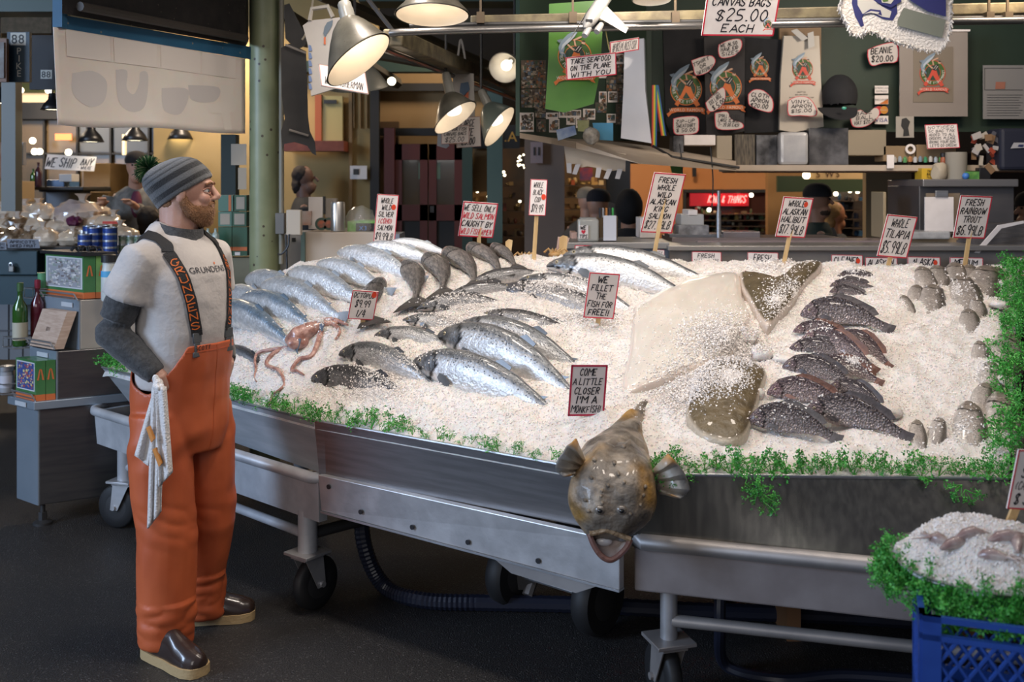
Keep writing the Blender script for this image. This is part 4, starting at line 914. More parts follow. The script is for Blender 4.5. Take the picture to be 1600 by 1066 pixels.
for s in (-1,1):
    sh, el, wr = ARM[s]; d = (el-sh).normalized(); e2 = (wr-el).normalized(); m = MB()
    m.tube([sh+d*.06, sh+d*.13, el-d*.05], [.064,.066,.059], 16); m.ball(el, .056, 10); m.tube([el, el.lerp(wr,.4), el.lerp(wr,.85), wr-e2*.01], [.057,.054,.044,.039], 16)
    k = clay(m, .007, 4, lambda p: .003*noise.noise(V((p.x*12,p.y*12,p.z*38)))+.0018*noise.noise(p*60)); k.build('knit_sleeve', UNDER, man, smooth=180)
# --- bib overalls
m = MB(); torso(m, [(.70,0,0,.14,.135),(.78,0,-.004,.164,.152),(.88,0,-.006,.172,.154),(.96,0,-.002,.173,.152),(1.04,0,.008,.175,.154),(1.14,0,.014,.178,.160)])
HPR, HPL = L(-.098,0,.84), L(.098,0,.84)
FR_, FL_ = V((-1.222,3.60,0)), V((-1.165,3.87,0))
m.tube([HPR, L(-.112,.015,.66), HPR.lerp(FR_+V((0,0,.0)),.52)+YF*.022, FR_+V((.004,0,.20)), FR_+V((.0,0,.045))], [.107,.109,.102,.095,.087], 22)
m.tube([HPL, L(.108,.015,.66), HPL.lerp(FL_,.52)+YF*.03, FL_+V((-.006,0,.20)), FL_+V((-.0,0,.035))], [.107,.107,.098,.089,.081], 22)
def folds(p):
    z = p.z; a = .008*noise.noise(V((p.x*9,p.y*9,z*4+3)))+.003*noise.noise(V((p.x*24,p.y*24,z*9)))
    k = noise.noise(V((p.x*5,p.y*5,z*2)))
    if z < .20: a += .007*abs(noise.noise(V((p.x*9,p.y*9,z*24))))*2*min(1,z/.05)
    if .36 < z < .60: a += .005*(1-abs(z-.48)/.12)*(abs(noise.noise(V((p.x*8+z*6,p.y*8,z*13))))*2.4-.4)
    if .62 < z < .90: a += .010*(1-abs(z-.76)/.14)*noise.noise(V((p.x*9-z*9,p.y*9,z*7)))*1.8
    return a
ov = clay(m, .0075, 6, folds)
def keep(p):
    x, y, z = LI(p)
    if z < .86: return z > .035 if (p-FR_).xy.length < .25 and x < 0 else z > .03
    th = math.degrees(math.atan2(abs(x), y))   # 0 front, 180 back
    if th < 40: return z < 1.098
    if th < 84: t = (th-40)/44; return z < 1.098-(1.098-.925)*(t**.75)
    t = (th-84)/96; t = min(1,t*1.3); return z < .925+.11*t*t*(3-2*t)
ov = cutf(ov, keep)
from collections import defaultdict
ec = defaultdict(int)
for f in ov.f:
    for a, b in zip(f, f[1:]+f[:1]): ec[(min(a,b),max(a,b))] += 1
nb = defaultdict(list)
for (a,b),c in ec.items():
    if c == 1: nb[a].append(b); nb[b].append(a)
for _ in range(14):
    nv = {a: ov.v[a]*.4+(sum((ov.v[b] for b in l), V())/len(l))*.6 for a, l in nb.items()}
    for a, p in nv.items(): ov.v[a] = p
o_ = ov.build('bib_overalls', ORG, man, smooth=180, solid=.004)
OVB = bvh(ov)
def onfront(B, x, z, off=.004, yaw=0):
    d = (YF*-1*math.cos(yaw)+YL*-math.sin(yaw)*1)
    h = B.ray_cast(L(x,0,z)-d*.6, d); 
    if h[0] is None: return L(x,.16,z), YF
    n = h[1] if h[1].dot(d) < 0 else -h[1]
    return h[0]+n*off, n
def strip(name, mat, B, path, w_, th=.003, off=.004, parent=None):
    """ribbon following surface B seen from the front; path = (x,z) list"""
    P = [onfront(B, x, z, off) for x, z in path]; rings = []
    for i, (p, n) in enumerate(P):
        t = (P[min(i+1,len(P)-1)][0]-P[max(i-1,0)][0]).normalized(); s = t.cross(n).normalized()
        rings.append([p-s*w_/2, p+s*w_/2, p+s*w_/2+n*th, p-s*w_/2+n*th])
    m = MB(); m.loft(rings); return m.build(name, mat, parent or man, smooth=30), P
STRAP = M('black_webbing', (.012,.012,.014), .7, bump=.3, bs=200)
OL = (.75,.17,.03)
for s, x0, x1 in ((-1,-.125,-.078),(1,.115,.070)):
    path = [(x0+(x1-x0)*t, 1.415-(1.415-1.125)*t) for t in [i/18 for i in range(19)]]
    so, P = strip('suspender_strap', STRAP, TSB, path, .040, parent=man)
    # back half of the strap, over the shoulder and down the back
    top = P[0][0]; sh = L(s*.118,-.02,1.452); bk = [top, L(s*.122,.05,1.443), sh, L(s*.11,-.085,1.425), L(s*.08,-.14,1.35), L(s*.04,-.165,1.22), L(s*.03,-.172,1.05)]
    rings = []; C_r = crv(bk, 5)
    for i, p in enumerate(C_r):
        h = TSB.find_nearest(p); n = h[1]; c0 = L(0,0,1.25); n = n if n.dot(p-c0) > 0 else -n; q = h[0]+n*.005
        t = (C_r[min(i+1,len(C_r)-1)]-C_r[max(i-1,0)]).normalized(); sd = t.cross(n).normalized(); rings.append([q-sd*.02,q+sd*.02,q+sd*.02+n*.003,q-sd*.02+n*.003])
    m = MB(); m.loft(rings); m.build('back_strap', STRAP, so, smooth=30)
    # lettering down the strap
    m = MB(); Ls = [0]
    for a, b in zip(P[:-1], P[1:]): Ls.append(Ls[-1]+(b[0]-a[0]).length)
    def at(sv, c):
        sv = max(0, min(Ls[-1]-1e-5, sv))
        for i in range(len(P)-1):
            if sv <= Ls[i+1]:
                t = (sv-Ls[i])/(Ls[i+1]-Ls[i]); p = P[i][0].lerp(P[i+1][0], t); n = P[i][1]; tt = (P[i+1][0]-P[i][0]).normalized(); sd = n.cross(tt).normalized(); return p-sd*c*-1+n*.0042
    for k, ch in enumerate('GRUNDENS'):
        s0 = .035+k*(Ls[-1]-.05)/8; m.col = (*OL,0)
        for stk in ST[ch].split(';'):
            q = [(int(v[0])/4, int(v[1])/6) for v in stk.split()]
            for (ax,ay),(bx,by) in zip(q[:-1],q[1:]):
                A2 = (s0+(1-ay)*.024, (ax-.42)*-.034*(-1)); B2 = (s0+(1-by)*.024, (bx-.42)*.034); A2 = (A2[0], (ax-.42)*.034)
                dx, dy = B2[0]-A2[0], B2[1]-A2[1]; l = math.hypot(dx,dy) or 1; nx, ny = -dy/l*.0019, dx/l*.0019; ex, ey = dx/l*.0012, dy/l*.0012
                g = [at(A2[0]-ex+nx, A2[1]-ey+ny), at(A2[0]-ex-nx, A2[1]-ey-ny), at(B2[0]+ex-nx, B2[1]+ey-ny), at(B2[0]+ex+nx, B2[1]+ey+ny)]
                m.poly(g)
    m.build('strap_lettering', PRINT, so, vc=True, smooth=0)
    p, n = onfront(TSB, x1, 1.118, .006); R = Matrix((YL, n, V((0,0,1)))).transposed()
    m = MB(); m.box(p, (.040,.009,.034), R); m.box(p+V((0,0,-.034)), (.026,.009,.036), R); m.box(p+V((0,0,-.058)), (.038,.010,.018), R); m.build('buckle', M('grey_buckle', (.07,.075,.08), .35), so, bevel=.002)
# chest print
m = MB()
def chest(x, y):
    p, n = onfront(TSB, .0-(x), 1.335+y, .003); return p
def tx(x, y): return onfront(TSB, -.004+x, 1.340+y, .0025)[0]
prt(m, 'GRUNDENS', .030, tx, (.02,.02,.03)); m.col = (*OL,0); m.poly([tx(.032,.034),tx(.038,.034),tx(.038,.027),tx(.032,.027)]); m.build('chest_print', PRINT, man, vc=True, smooth=0)
# bib hem, seam, pen-written name
def hemp(x, z): return onfront(OVB, x, z, .004)
def bibx(x, y): return onfront(OVB, -.055+x, 1.078+y, .0035)[0]
m = MB()
strip('bib_hem', M('orange_seam', (.5,.10,.03), .5), OVB, [(-.118+.236*i/14, 1.068-.0*i) for i in range(15)], .003, .0015, .002)
strip('fly_seam', MATS['orange_seam'], OVB, [(.0+.01*math.sin(i/5), 1.085-.4*i/20) for i in range(21)], .004, .0015, .002)
m = MB(); 
x = -.09
for ch in 'SCOTT':
    for stk in ST[ch].split(';'):
        q = [(int(v[0])/4*.010, int(v[1])/6*.014) for v in stk.split()]
        for (ax,ay),(bx,by) in zip(q[:-1],q[1:]):
            dx, dy = bx-ax, by-ay; l = math.hypot(dx,dy) or 1; nx, ny = -dy/l*.0011, dx/l*.0011; m.col = (.05,.03,.03,0)
            m.poly([onfront(OVB, x+ax+u, 1.074+ay+v, .0035)[0] for u, v in ((nx,ny),(-nx,-ny))]+[onfront(OVB, x+bx+u, 1.074+by+v, .0035)[0] for u, v in ((-nx,-ny),(nx,ny))])
    x += .0125
m.build('written_name', PRINT, man, vc=True, smooth=0)
# --- boots
BT = M('brown_rubber_boot', (.035,.022,.018), .22, coat=.4); SO = M('tan_sole', (.48,.34,.17), .6, bump=.3, bs=60)
for heel, toe in ((V((-1.285,3.615,0)), V((-1.105,3.485,0))), (V((-1.28,3.86,0)), V((-1.055,3.90,0)))):
    d = (toe-heel).normalized(); toe = heel+d*.30 if (toe-heel).length < .30 else toe; heel = toe-d*.295; s = V((-d.y,d.x,0)); m = MB()
    st_ = [(0,.030,.02),(.02,.040,.06),(.08,.044,.10),(.15,.044,.095),(.20,.050,.072),(.25,.050,.058),(.285,.036,.045),(.298,.015,.032)]
    m.loft([[heel+d*x+s*w_*math.cos(q)+V((0,0,.028+(h_ if math.sin(q)>0 else .004)*math.sin(q))) for q in [2*math.pi*j/20 for j in range(20)]] for x,w_,h_ in st_])
    m.tube([heel+d*.075+V((0,0,.07)), heel+d*.07+V((0,0,.22))], [.05,.055], 16)
    b = clay(m, .006, 3); bo = b.build('boot', BT, man, smooth=180)
    m = MB(); o1 = []
    for x,w_,h_ in st_: o1.append(heel+d*x+s*(w_+.005))
    for x,w_,h_ in st_[::-1]: o1.append(heel+d*x-s*(w_+.005))
    m.poly([p+V((0,0,.001)) for p in o1], (0,0,.032)); m.build('sole', SO, bo, smooth=60)
# --- towel tied at the bib
TW = M('terry_towel', (.82,.79,.77), .95, vc=False, bump=.8, bs=150, sheen=.4)
tw = thing('towel', 'white terry towel with orange stripes knotted at the man\'s hip', 'towel', W(245,640,3.50))
def sheet(top, bot, fold, k, y0, stripes=True):
    rings = []; n = 30
    for i in range(25):
        t = i/24; r_ = []
        for j in range(n):
            s = j/(n-1); px = (top[0][0]*(1-s)+top[1][0]*s)*(1-t)+(bot[0][0]*(1-s)+bot[1][0]*s)*t; py = (top[0][1]*(1-s)+top[1][1]*s)*(1-t)+(bot[0][1]*(1-s)+bot[1][1]*s)*t
            r_.append(W(px,py,y0-.012*math.sin(s*fold+k)*(.25+t)-.01*math.sin(s*math.pi)))
        rings.append(r_)
    m = MB(); m.loft(rings, caps=False, closed=False); return m
sheet(((240,612),(252,612)),((211,712),(232,728)),7,.5,3.50).build('towel_cloth', TW, tw, smooth=180, solid=.006)
sheet(((238,606),(256,606)),((231,826),(251,800)),12,0,3.475).build('towel_cloth', TW, tw, smooth=180, solid=.006)
sheet(((243,606),(259,604)),((248,762),(269,738)),8,2,3.455).build('towel_cloth', TW, tw, smooth=180, solid=.006)
m = MB(); m.ball(W(247,600,3.47), (.018,.018,.02), 8); m.ball(W(243,592,3.47), (.012,.01,.016), 8); m.tube([W(240,604,3.46),W(248,607,3.445),W(256,603,3.46)], .009, 8); clay(m,.004,2).build('knot', TW, tw)
m = MB(); m.col = (.62,.25,.05,0)
for a, b in (((230,672),(238,690)),((240,706),(250,728))):
    m.poly([W(a[0]-2,a[1]-3,3.433+.0),W(a[0]+2,a[1]-5,3.433),W(b[0]+2,b[1]-3,3.425),W(b[0]-2,b[1]+2,3.425)], (0,.02,0))
m.build('stripe', PRINT, tw, vc=True, smooth=0)
# ================================================================ price signs in the ice
def bs(label, TL, TR, BL, base_px, lines, **k):
    p, n = hit(*base_px); Y = k.pop('Y', None) or p.y
    return sign(label, TL, TR, BL, Y, lines, stick=p-V((0,0,.06))+V((0,.012,0)), **k)
bs('tall sign reading whole wild silver coho salmon $9.99, above the left fan', (593,303),(625,305),(585,379),(601,395),['WHOLE','WILD','SILVER','!(COHO)','SALMON','*$9.99LB'],dot=(.8,.25), wt=1.1)
bs('sign saying we sell only wild salmon, red and black writing', (726,314),(779,318),(717,368),(748,392),['WE SELL ONLY','!WILD SALMON','CAUGHT BY','!WILD FISHERMEN'], wt=.9, mg=.05)
bs('narrow black cod sign on a tall thin stick', (829,280),(855,281),(826,336),(833,408),['WHOLE','BLACK','COD','*$19.99'],dot=(.82,.48), wt=1.0)
bs('large king salmon sign priced $27.99 on a thick stick', (1016,270),(1068,273),(998,362),(1018,408),['FRESH','WHOLE','WILD','ALASKAN','KING','SALMON','*$27.99LB'], wt=1.1)
bs('halibut sign priced $17.99 in front of the worker', (1216,307),(1266,310),(1207,369),(1222,410),['WHOLE','ALASKAN','HALIBUT','*$17.99LB'],dot=(.78,.16))
bs('tilapia sign priced $5.99 behind the tilapia', (1375,334),(1427,339),(1364,399),(1384,415),['WHOLE','TILAPIA','*$5.99LB'])
bs('rainbow trout sign priced $6.99, rightmost on the ice crest', (1488,305),(1543,307),(1482,371),(1506,418),['FRESH','RAINBOW','TROUT','*$6.99LB'])
GC = M('grey_card', (.55,.50,.48), .5, c2=(.60,.55,.52), ns=12)
bs('sign saying we fillet the fish for free, standing mid-bed', (919,423),(967,427),(910,494),(931,512),['WE','FILLET','THE','FISH FOR','FREE!!'], paper=GC, wt=1.1)
bs('small octopus sign priced $9.99 beside the octopus', (556,450),(594,454),(546,496),(565,510),['OCTOPUS','*$9.99','*1/4'], wt=.9, dot=(.85,.12))
bs('sign saying come a little closer, I\'m a monkfish', (891,565),(948,567),(886,646),(915,655),['COME','A LITTLE','CLOSER',"I'M A",'MONKFISH!'], paper=M('monk_card',(.62,.56,.55),.5), wt=1.15, bcol=M('dark_red_border',(.40,.01,.05),.5), border=.05)
# ================================================================ right foreground: milk crate, bowl of squid on ice, its sign
CR = M('blue_crate_plastic', (.014,.05,.25), .35, c2=(.02,.07,.32), ns=8)
ck = W(1441,960,2.12); cx, cy, cz = ck.x, ck.y, ck.z      # near-left top corner
crate = thing('milk_crate', 'blue lattice milk crate under the bowl of squid', 'crate', (cx+.16,cy+.16,0))
ca = math.radians(-19); R = Matrix.Rotation(ca,3,'Z'); O = V((cx,cy,0)); ex, ey = R@V((1,0,0)), R@V((0,1,0)); S = .33
topz = cz; botz = topz-.28
def cP(a,b,z): return O+ex*a*S+ey*b*S+V((0,0,z))
for (a0,b0,a1,b1) in ((0,0,1,0),(0,0,0,1),(1,0,1,1),(0,1,1,1)):
    m = MB(); p, q = cP(a0,b0,0), cP(a1,b1,0)
    def bar(m, s0,z0,s1,z1,w=.009,t=.006):
        A2, B2 = p.lerp(q,s0)+V((0,0,z0)), p.lerp(q,s1)+V((0,0,z1)); m.tube([A2,B2],w/2,6)
    for k in range(-6,12):
        s0, s1 = k/9, k/9+.42
        for (u0,u1,z0,z1) in ((s0,s1,botz+.035,topz-.05),(s1,s0,botz+.035,topz-.05)):
            # clip to 0.12..0.88
            lo, hi = .10,.90; d = u1-u0; ts = sorted(((lo-u0)/d,(hi-u0)/d)); t0, t1 = max(0,ts[0]), min(1,ts[1])
            if t1-t0 > .05: bar(m,u0+d*t0,z0+(z1-z0)*t0,u0+d*t1,z0+(z1-z0)*t1)
    m.build('lattice_side', CR, crate)
    m = MB(); dr = (q-p).normalized(); nn = V((-dr.y,dr.x,0))*.006; zv = V((0,0,1))
    for z0,z1 in ((topz-.05,topz-.038),(topz-.012,topz),(botz,botz+.04)): m.hexa([p-nn+zv*z0,q-nn+zv*z0,q+nn+zv*z0,p+nn+zv*z0],[p-nn+zv*z1,q-nn+zv*z1,q+nn+zv*z1,p+nn+zv*z1])
    for s0,s1 in ((0,.11),(.89,1)):
        A2,B2 = p.lerp(q,s0),p.lerp(q,s1); m.hexa([A2-nn+zv*botz,B2-nn+zv*botz,B2+nn+zv*botz,A2+nn+zv*botz],[A2-nn+zv*topz,B2-nn+zv*topz,B2+nn+zv*topz,A2+nn+zv*topz])
    m.build('frame_side', CR, crate, smooth=0)
m = MB(); 
for k in range(9):
    m.tube([cP(k/8,0,botz+.01),cP(k/8,1,botz+.01)],.005,6); m.tube([cP(0,k/8,botz+.01),cP(1,k/8,botz+.01)],.005,6)
m.build('crate_floor', CR, crate)
if botz > .05:
    m = MB(); b2 = thing('milk_crate', 'lower blue milk crate holding up the top one, cut by the frame', 'crate', (cx+.16,cy+.16,0)); 
    for (a0,b0,a1,b1) in ((0,0,1,0),(0,0,0,1),(1,0,1,1),(0,1,1,1)):
        m = MB(); p, q = cP(a0,b0,0), cP(a1,b1,0); dr = (q-p).normalized(); nn = V((-dr.y,dr.x,0))*.006; zv = V((0,0,1)); m.hexa([p-nn,q-nn,q+nn,p+nn],[p-nn+zv*(botz-.004),q-nn+zv*(botz-.004),q+nn+zv*(botz-.004),p+nn+zv*(botz-.004)]); m.build('side_wall', CR, b2, smooth=0)
bc_ = W(1545,905,2.32); bowl = thing('bowl', 'round steel bowl heaped with ice and squid, ringed with parsley', 'bowl', bc_-V((0,0,.12)))
m = MB(); BZ = topz-.03; bx_, by_ = bc_.x+.0, bc_.y
m.lathe([(.10,0),(.16,.02),(.20,.06),(.212,.07),(.204,.07),(.15,.03),(.0,.015)],40,True,(bx_,by_,BZ)); m.build('bowl', STEEL, bowl)
m = MB(); rg = []
for i in range(22):
    t = i/21; r_ = .203*(1-t)**.75 if t < 1 else .001; rg.append([V((bx_+max(r_,.001)*math.cos(q),by_+max(r_,.001)*math.sin(q),BZ+.06+.095*math.sin(t*math.pi/2))) for q in [2*math.pi*j/60 for j in range(60)]])
m.loft(rg); m.v = [p+V((0,0,1))*(noise.noise(p*9)*.02+noise.noise(p*28)*.008+noise.noise(p*80)*.004) for p in m.v]
io = m.build('crushed_ice', ICE, smooth=180, label='mound of crushed ice heaped in the squid bowl', cat='ice', kind='stuff'); 
mbv = bvh(m); P = []
for _ in range(3600):
    a = random.random()*6.283; r_ = .20*math.sqrt(random.random()); h = mbv.ray_cast(V((bx_+r_*math.cos(a),by_+r_*math.sin(a),3)),V((0,0,-1)))
    if h[0]: P.append(tuple(h[0]+V((0,0,.001))))
flakes(np.array(P), None, .0042, 'ice_flakes', None, label='glinting ice flakes on the squid bowl mound')
SQ = M('squid_skin', (.24,.15,.14), .35, c2=(.46,.39,.36), ns=25, coat=.5)
for px,py,a,l in ((1497,848,.3,.06),(1552,868,-.6,.05),(1590,845,1.2,.07),(1465,842,2.2,.04),(1520,833,.1,.05),(1575,838,.0,.06)):
    h = mbv.ray_cast(CAM, ray(px,py)); 
    if not h[0]: continue
    l *= .75; q = h[0]-V((0,0,.006)); t = thing('squid', 'purplish squid showing through the ice in the bowl', 'squid', q, 'squid in the bowl'); d = V((math.cos(a),math.sin(a)*.8,.1)); m = MB(); m.tube([q-d*l,q-d*l*.5+V((0,0,.006)),q+V((0,0,.007)),q+d*l*.7],[.004,.012,.015,.008],10); m.build('mantle', SQ, t)
    m = MB()
    for k in range(4): m.tube([q+d*l*.65, q+d*l+V((random.uniform(-.02,.02),random.uniform(-.02,.02),.006)), q+d*l*1.5+V((random.uniform(-.03,.03),random.uniform(-.03,.03),-.002))],[.004,.003,.001],6)
    m.build('tentacles', SQ, t)
for i in range(118):
    a = random.uniform(2.3,6.6); k = random.random(); r_ = .195+.03*k; p = V((bx_+r_*math.cos(a), by_+r_*math.sin(a), BZ+random.uniform(.01,.065)-.05*(k))); parsley(p, random.uniform(.6,1.0), 'curly green parsley packed around the edge of the squid bowl', 'parsley round the squid bowl', (random.uniform(0,1.4)*math.sin(-a)*-1, random.uniform(0,1.2)*math.cos(a), random.uniform(0,6)))
fr0 = sign('squid sign on a stick by the bowl, cut off by the right edge', (1573,693),(1640,700),(1561,787), 2.40, ['WHOLE','*SQUID','(CALAMARI)','*$ 3.49'], stick=V((bx_+.10,by_+.12,BZ+.1)), wt=1.1, name='price_sign')
# ================================================================ left: stepped rack with gift boxes, bottles
K = V((-2.29,4.96,0)); e1 = V((.87,.49,0)); e2 = V((-.8,.6,0))
def kp(s, t, z): return K+e1*s+e2*t+V((0,0,z))
def kbox(m, s0,s1,t0,t1,z0,z1): return m.hexa([kp(s0,t0,z0),kp(s1,t0,z0),kp(s1,t1,z0),kp(s0,t1,z0)],[kp(s0,t0,z1),kp(s1,t0,z1),kp(s1,t1,z1),kp(s0,t1,z1)])
rack = thing('display_rack', 'stepped steel display rack at the left behind the man', 'rack', kp(.4,.1,0))
RS = M('rack_steel', (.13,.13,.135), .34, .85, c2=(.18,.175,.17), ns=3, stretch=(1,1,10), bump=.03, bs=80)
RSL = M('rack_daylit_steel', (.30,.36,.42), .4, .6, c2=(.36,.42,.48), ns=3)  # rack steel again, with bluish daylight on its front mixed into the colour
kbox(MB(),.0,.95,0,.2,.10,.565).build('cabinet', RS, rack, smooth=0, bevel=.004)
kbox(MB(),-.006,.0,0,.2,.10,.565).build('front_panel', RSL, rack, smooth=0)
kbox(MB(),-.03,.97,-.015,.24,.565,.605).build('shelf', RSL, rack, smooth=0, bevel=.003)
m = kbox(MB(),.082,.95,0,.25,.605,.84); m.build('step_box', RS, rack, smooth=0, bevel=.004); kbox(MB(),.076,.082,0,.25,.605,.84).build('front_panel', RSL, rack, smooth=0)
m = kbox(MB(),.185,.95,0,.34,.84,1.085); m.build('step_box', M('rack_side_steel',(.42,.38,.33),.45,.5,c2=(.48,.44,.38),ns=4), rack, smooth=0, bevel=.004); kbox(MB(),.179,.185,0,.34,.84,1.085).build('front_panel', RSL, rack, smooth=0)
for s,t in ((.03,.03),(.9,.03)):
    m = MB(); q = kp(s,t,0); m.cyl(q+V((0,0,.1)), q+V((0,0,.02)), .012, n=10); m.cyl(q+V((0,0,.06)), q+V((0,0,.02)), .02, n=6); m.lathe([(.045,0),(.045,.012),(.02,.022)],16,True,(q.x,q.y,0)); m.build('foot', DKM, rack)
for s,t0,t1,z in ((-.035,.0,.19,.64),(.05,.0,.23,.885),(.155,.0,.32,1.115)):
    m = MB(); m.tube([kp(s+.02,t0,z-.035),kp(s,t0,z),kp(s,t1,z),kp(s+.02,t1,z-.035)],.004,6); m.tube([kp(s,t0,z-.018),kp(s,t1,z-.018)],.003,6); m.build('guard_wire', STEEL, rack)
for s,t,z in ((-.037,.1,.585),(.07,.12,1.055-.24),(.172,.10,1.058)):
    m = MB(); kbox(m,s,s+.003,t-.05,t+.05,z-.012,z+.01); m.build('label_holder', M('clear_label',(.5,.52,.54),.3), rack, smooth=0)
GRN = M('gift_box_green', (.045,.16,.05), .35, c2=(.07,.20,.07), ns=8, coat=.5)
GRL = M('gift_box_light_green', (.16,.32,.08), .3, c2=(.22,.40,.12), ns=8, coat=.5)
def photo_face(parent, P0, ax, az, cols, seed, name='picture', n=150, off=None, frame=True):
    rd = random.Random(seed); m = MB(); nrm = off
    def q(u,v,o): return P0+ax*u+az*v+nrm*o
    if frame: m.col = (.55,.55,.56,0); m.poly([q(0,0,.001),q(1,0,.001),q(1,1,.001),q(0,1,.001)])
    m.col = (*cols[0],0); m.poly([q(.04,.04,.0015),q(.96,.04,.0015),q(.96,.96,.0015),q(.04,.96,.0015)])
    for i in range(n):
        u, v = rd.uniform(.06,.90), rd.uniform(.06,.90); a, b = rd.uniform(.02,.09), rd.uniform(.02,.09); m.col = (*cols[1+rd.randrange(len(cols)-1)],0)
        o = .0018+i*.000004; m.poly([q(u,v,o),q(min(u+a,.95),v,o),q(min(u+a,.95),min(v+b,.95),o),q(u,min(v+b,.95),o)])
    m.build(name, PRINT, parent, vc=True, smooth=0)
nF = V((-.6,-.8,0))
def giftbox(label, s, t0, t1, z0, z1, th, mat, cols, seed, group=None):
    g = thing('gift_box', label, 'box', kp(s+th/2,(t0+t1)/2,z0), group)
    kbox(MB(),s,s+th,t0,t1,z0+.03,z1).build('carton', mat, g, smooth=0); kbox(MB(),s,s+th,t0,t1,z0,z0+.03).build('orange_band', M('orange_print',(.62,.16,.05),.4), g, smooth=0)
    photo_face(g, kp(s,t1-.01,z0+.045), e2*-(t1-t0-.02), V((0,0,z1-z0-.055)), cols, seed, off=nF, n=170)
    m = MB(); A2, B2 = kp(s+th*.5,t0,z0+(z1-z0)*.62), 0; nS = V((.49,-.87,0)); c = A2+nS*.0015; m.col = (.6,.14,.04,0)
    for dx in (-1,1): m.poly([c+e1*0+V((0,0,.035)), c+e1*(dx*.006)+V((0,0,.03)), c+e1*dx*.016+V((0,0,-.02)), c+e1*dx*.008+V((0,0,-.02))])
    m.build('spine_mark', PRINT, g, vc=True, smooth=0); return g
ICOL = [(.30,.30,.32),(.5,.48,.46),(.62,.58,.55),(.2,.18,.17),(.15,.12,.12),(.4,.36,.33),(.25,.3,.25)]
NCOL = [(.03,.06,.22),(.35,.06,.05),(.5,.12,.08),(.05,.08,.3),(.45,.35,.3),(.12,.08,.1),(.6,.5,.2)]
giftbox('large green smoked fish gift box with an icy picture, on the top step', .20,-.0,.36,1.09,1.30,.055,GRN,ICOL,4)
giftbox('second green gift box directly behind the large one on the top step', .258,-.0,.36,1.09,1.30,.055,GRL,ICOL,5)
giftbox('green gift box with a night market picture, front on the lowest step', -.015,-.0,.19,.606,.80,.042,GRN,NCOL,8)
giftbox('green gift box tucked behind the night market one on the lowest step', .03,-.0,.19,.606,.80,.042,GRN,NCOL,9)
m = MB(); cb = thing('cedar_box', 'pale wooden gift box leaning back on the middle step', 'box', kp(.1,.1,.845))
m.hexa([kp(.065,0,.85),kp(.11,0,.85),kp(.11,.23,.85),kp(.065,.23,.85)],[kp(.125,0,1.03),kp(.17,0,1.03),kp(.17,.23,1.03),kp(.125,.23,1.03)]); m.build('box_body', M('cedar_wood',(.42,.29,.21),.6,c2=(.52,.38,.29),ns=5,stretch=(3,3,20)), cb, smooth=0)
frc = Fr((0,0),(1,0),(0,1),1); frc.o=kp(.125,.23,1.03)+nF*.001; frc.a=kp(.125,0,1.03)-kp(.125,.23,1.03); frc.b=kp(.065,.23,.85)-kp(.125,.23,1.03); frc.w=frc.a.length; frc.h=frc.b.length; frc.n=nF
m = MB(); prt_fr(m, frc, '101', .5,.5,.03,(.08,.05,.04)); m.build('burned_mark', PRINT, cb, vc=True, smooth=0)
# crab-pot ornaments on the top, flat book, bottle
m = MB(); kbox(m,.18,.34,-.02,.37,1.302,1.318); m.build('tray', BLK, label='flat black tray lying on top of the large gift boxes', cat='tray', smooth=0)
for i,(s,t) in enumerate(((.22,.05),(.25,.02),(.24,.1))):
    q = kp(s,t,1.325); t_ = thing('toy_crab', 'small dark rubber crab toy on the black tray', 'toy', q, 'rubber toys on the tray'); m = MB(); m.ball(q+V((0,0,.012)), (.03,.022,.014), 8); m.build('shell', BLK, t_); m = MB()
    for k in range(8): a = k/8*6.28; m.tube([q+V((0,0,.012)), q+V((.04*math.cos(a),.03*math.sin(a),.02)), q+V((.055*math.cos(a),.045*math.sin(a),0))], .004, 5)
    m.build('legs', BLK, t_)
def bottle(label, p, r, h, mat, neck=.35, cap=None, capm=None, lab=None, labm=None, name='bottle', cat='bottle', group=None):
    b = thing(name, label, cat, p, group); m = MB(); m.lathe([(r*.9,0),(r,.01),(r,h*.58),(r*.93,h*.66),(r*neck,h*.80),(r*neck,h*.97),(r*neck*1.1,h*.98),(r*neck*1.1,h)],20,True,p); m.build('glass', mat, b, smooth=50)
    if cap: m = MB(); m.lathe([(r*neck*1.25,0),(r*neck*1.25,cap),(r*neck*.9,cap+.004)],16,True,V(p)+V((0,0,h-cap*.6))); m.build('cap', capm or BLK, b)
    if lab: m = MB(); m.lathe([(r*1.012,h*lab[0]),(r*1.012,h*lab[1])],20,False,p); m.build('label', labm or PAPER, b)
    return b
bottle('white sports bottle with black lid and blue band beside the gift boxes', W(170,470,5.02), .036, .21, M('milky_plastic',(.55,.58,.56),.35), neck=.8, cap=.035, lab=(.56,.70), labm=M('blue_tape',(.08,.35,.62),.5))
GB = M('green_bottle_glass', (.03,.10,.015), .12, coat=.8, m=.1)
bottle('green wine bottle with pale label in the side wire rack', kp(.06,.31,.84), .036, .30, GB, cap=.04, capm=M('green_foil',(.10,.20,.08),.3,.5), lab=(.1,.4), labm=M('cream_label',(.45,.42,.32),.6))
bottle('dark red bottle behind the green wine bottle', kp(.15,.33,.86), .034, .29, M('red_glass',(.10,.01,.02),.12,coat=.7), cap=.04, capm=M('red_foil',(.25,.02,.04),.3))
bottle('small jar with a silver lid in the lower wire rack', kp(-.02,.27,.62), .034, .12, M('jar_glass',(.35,.36,.38),.15,coat=.6), neck=.9, cap=.02, capm=STEEL, lab=(.2,.7), labm=M('jar_label',(.5,.5,.55),.6))
bottle('second small jar behind the silver-lidded one', kp(.06,.29,.62), .034, .12, M('dark_jar',(.10,.09,.08),.2,coat=.6), neck=.9, cap=.02, capm=DKM)
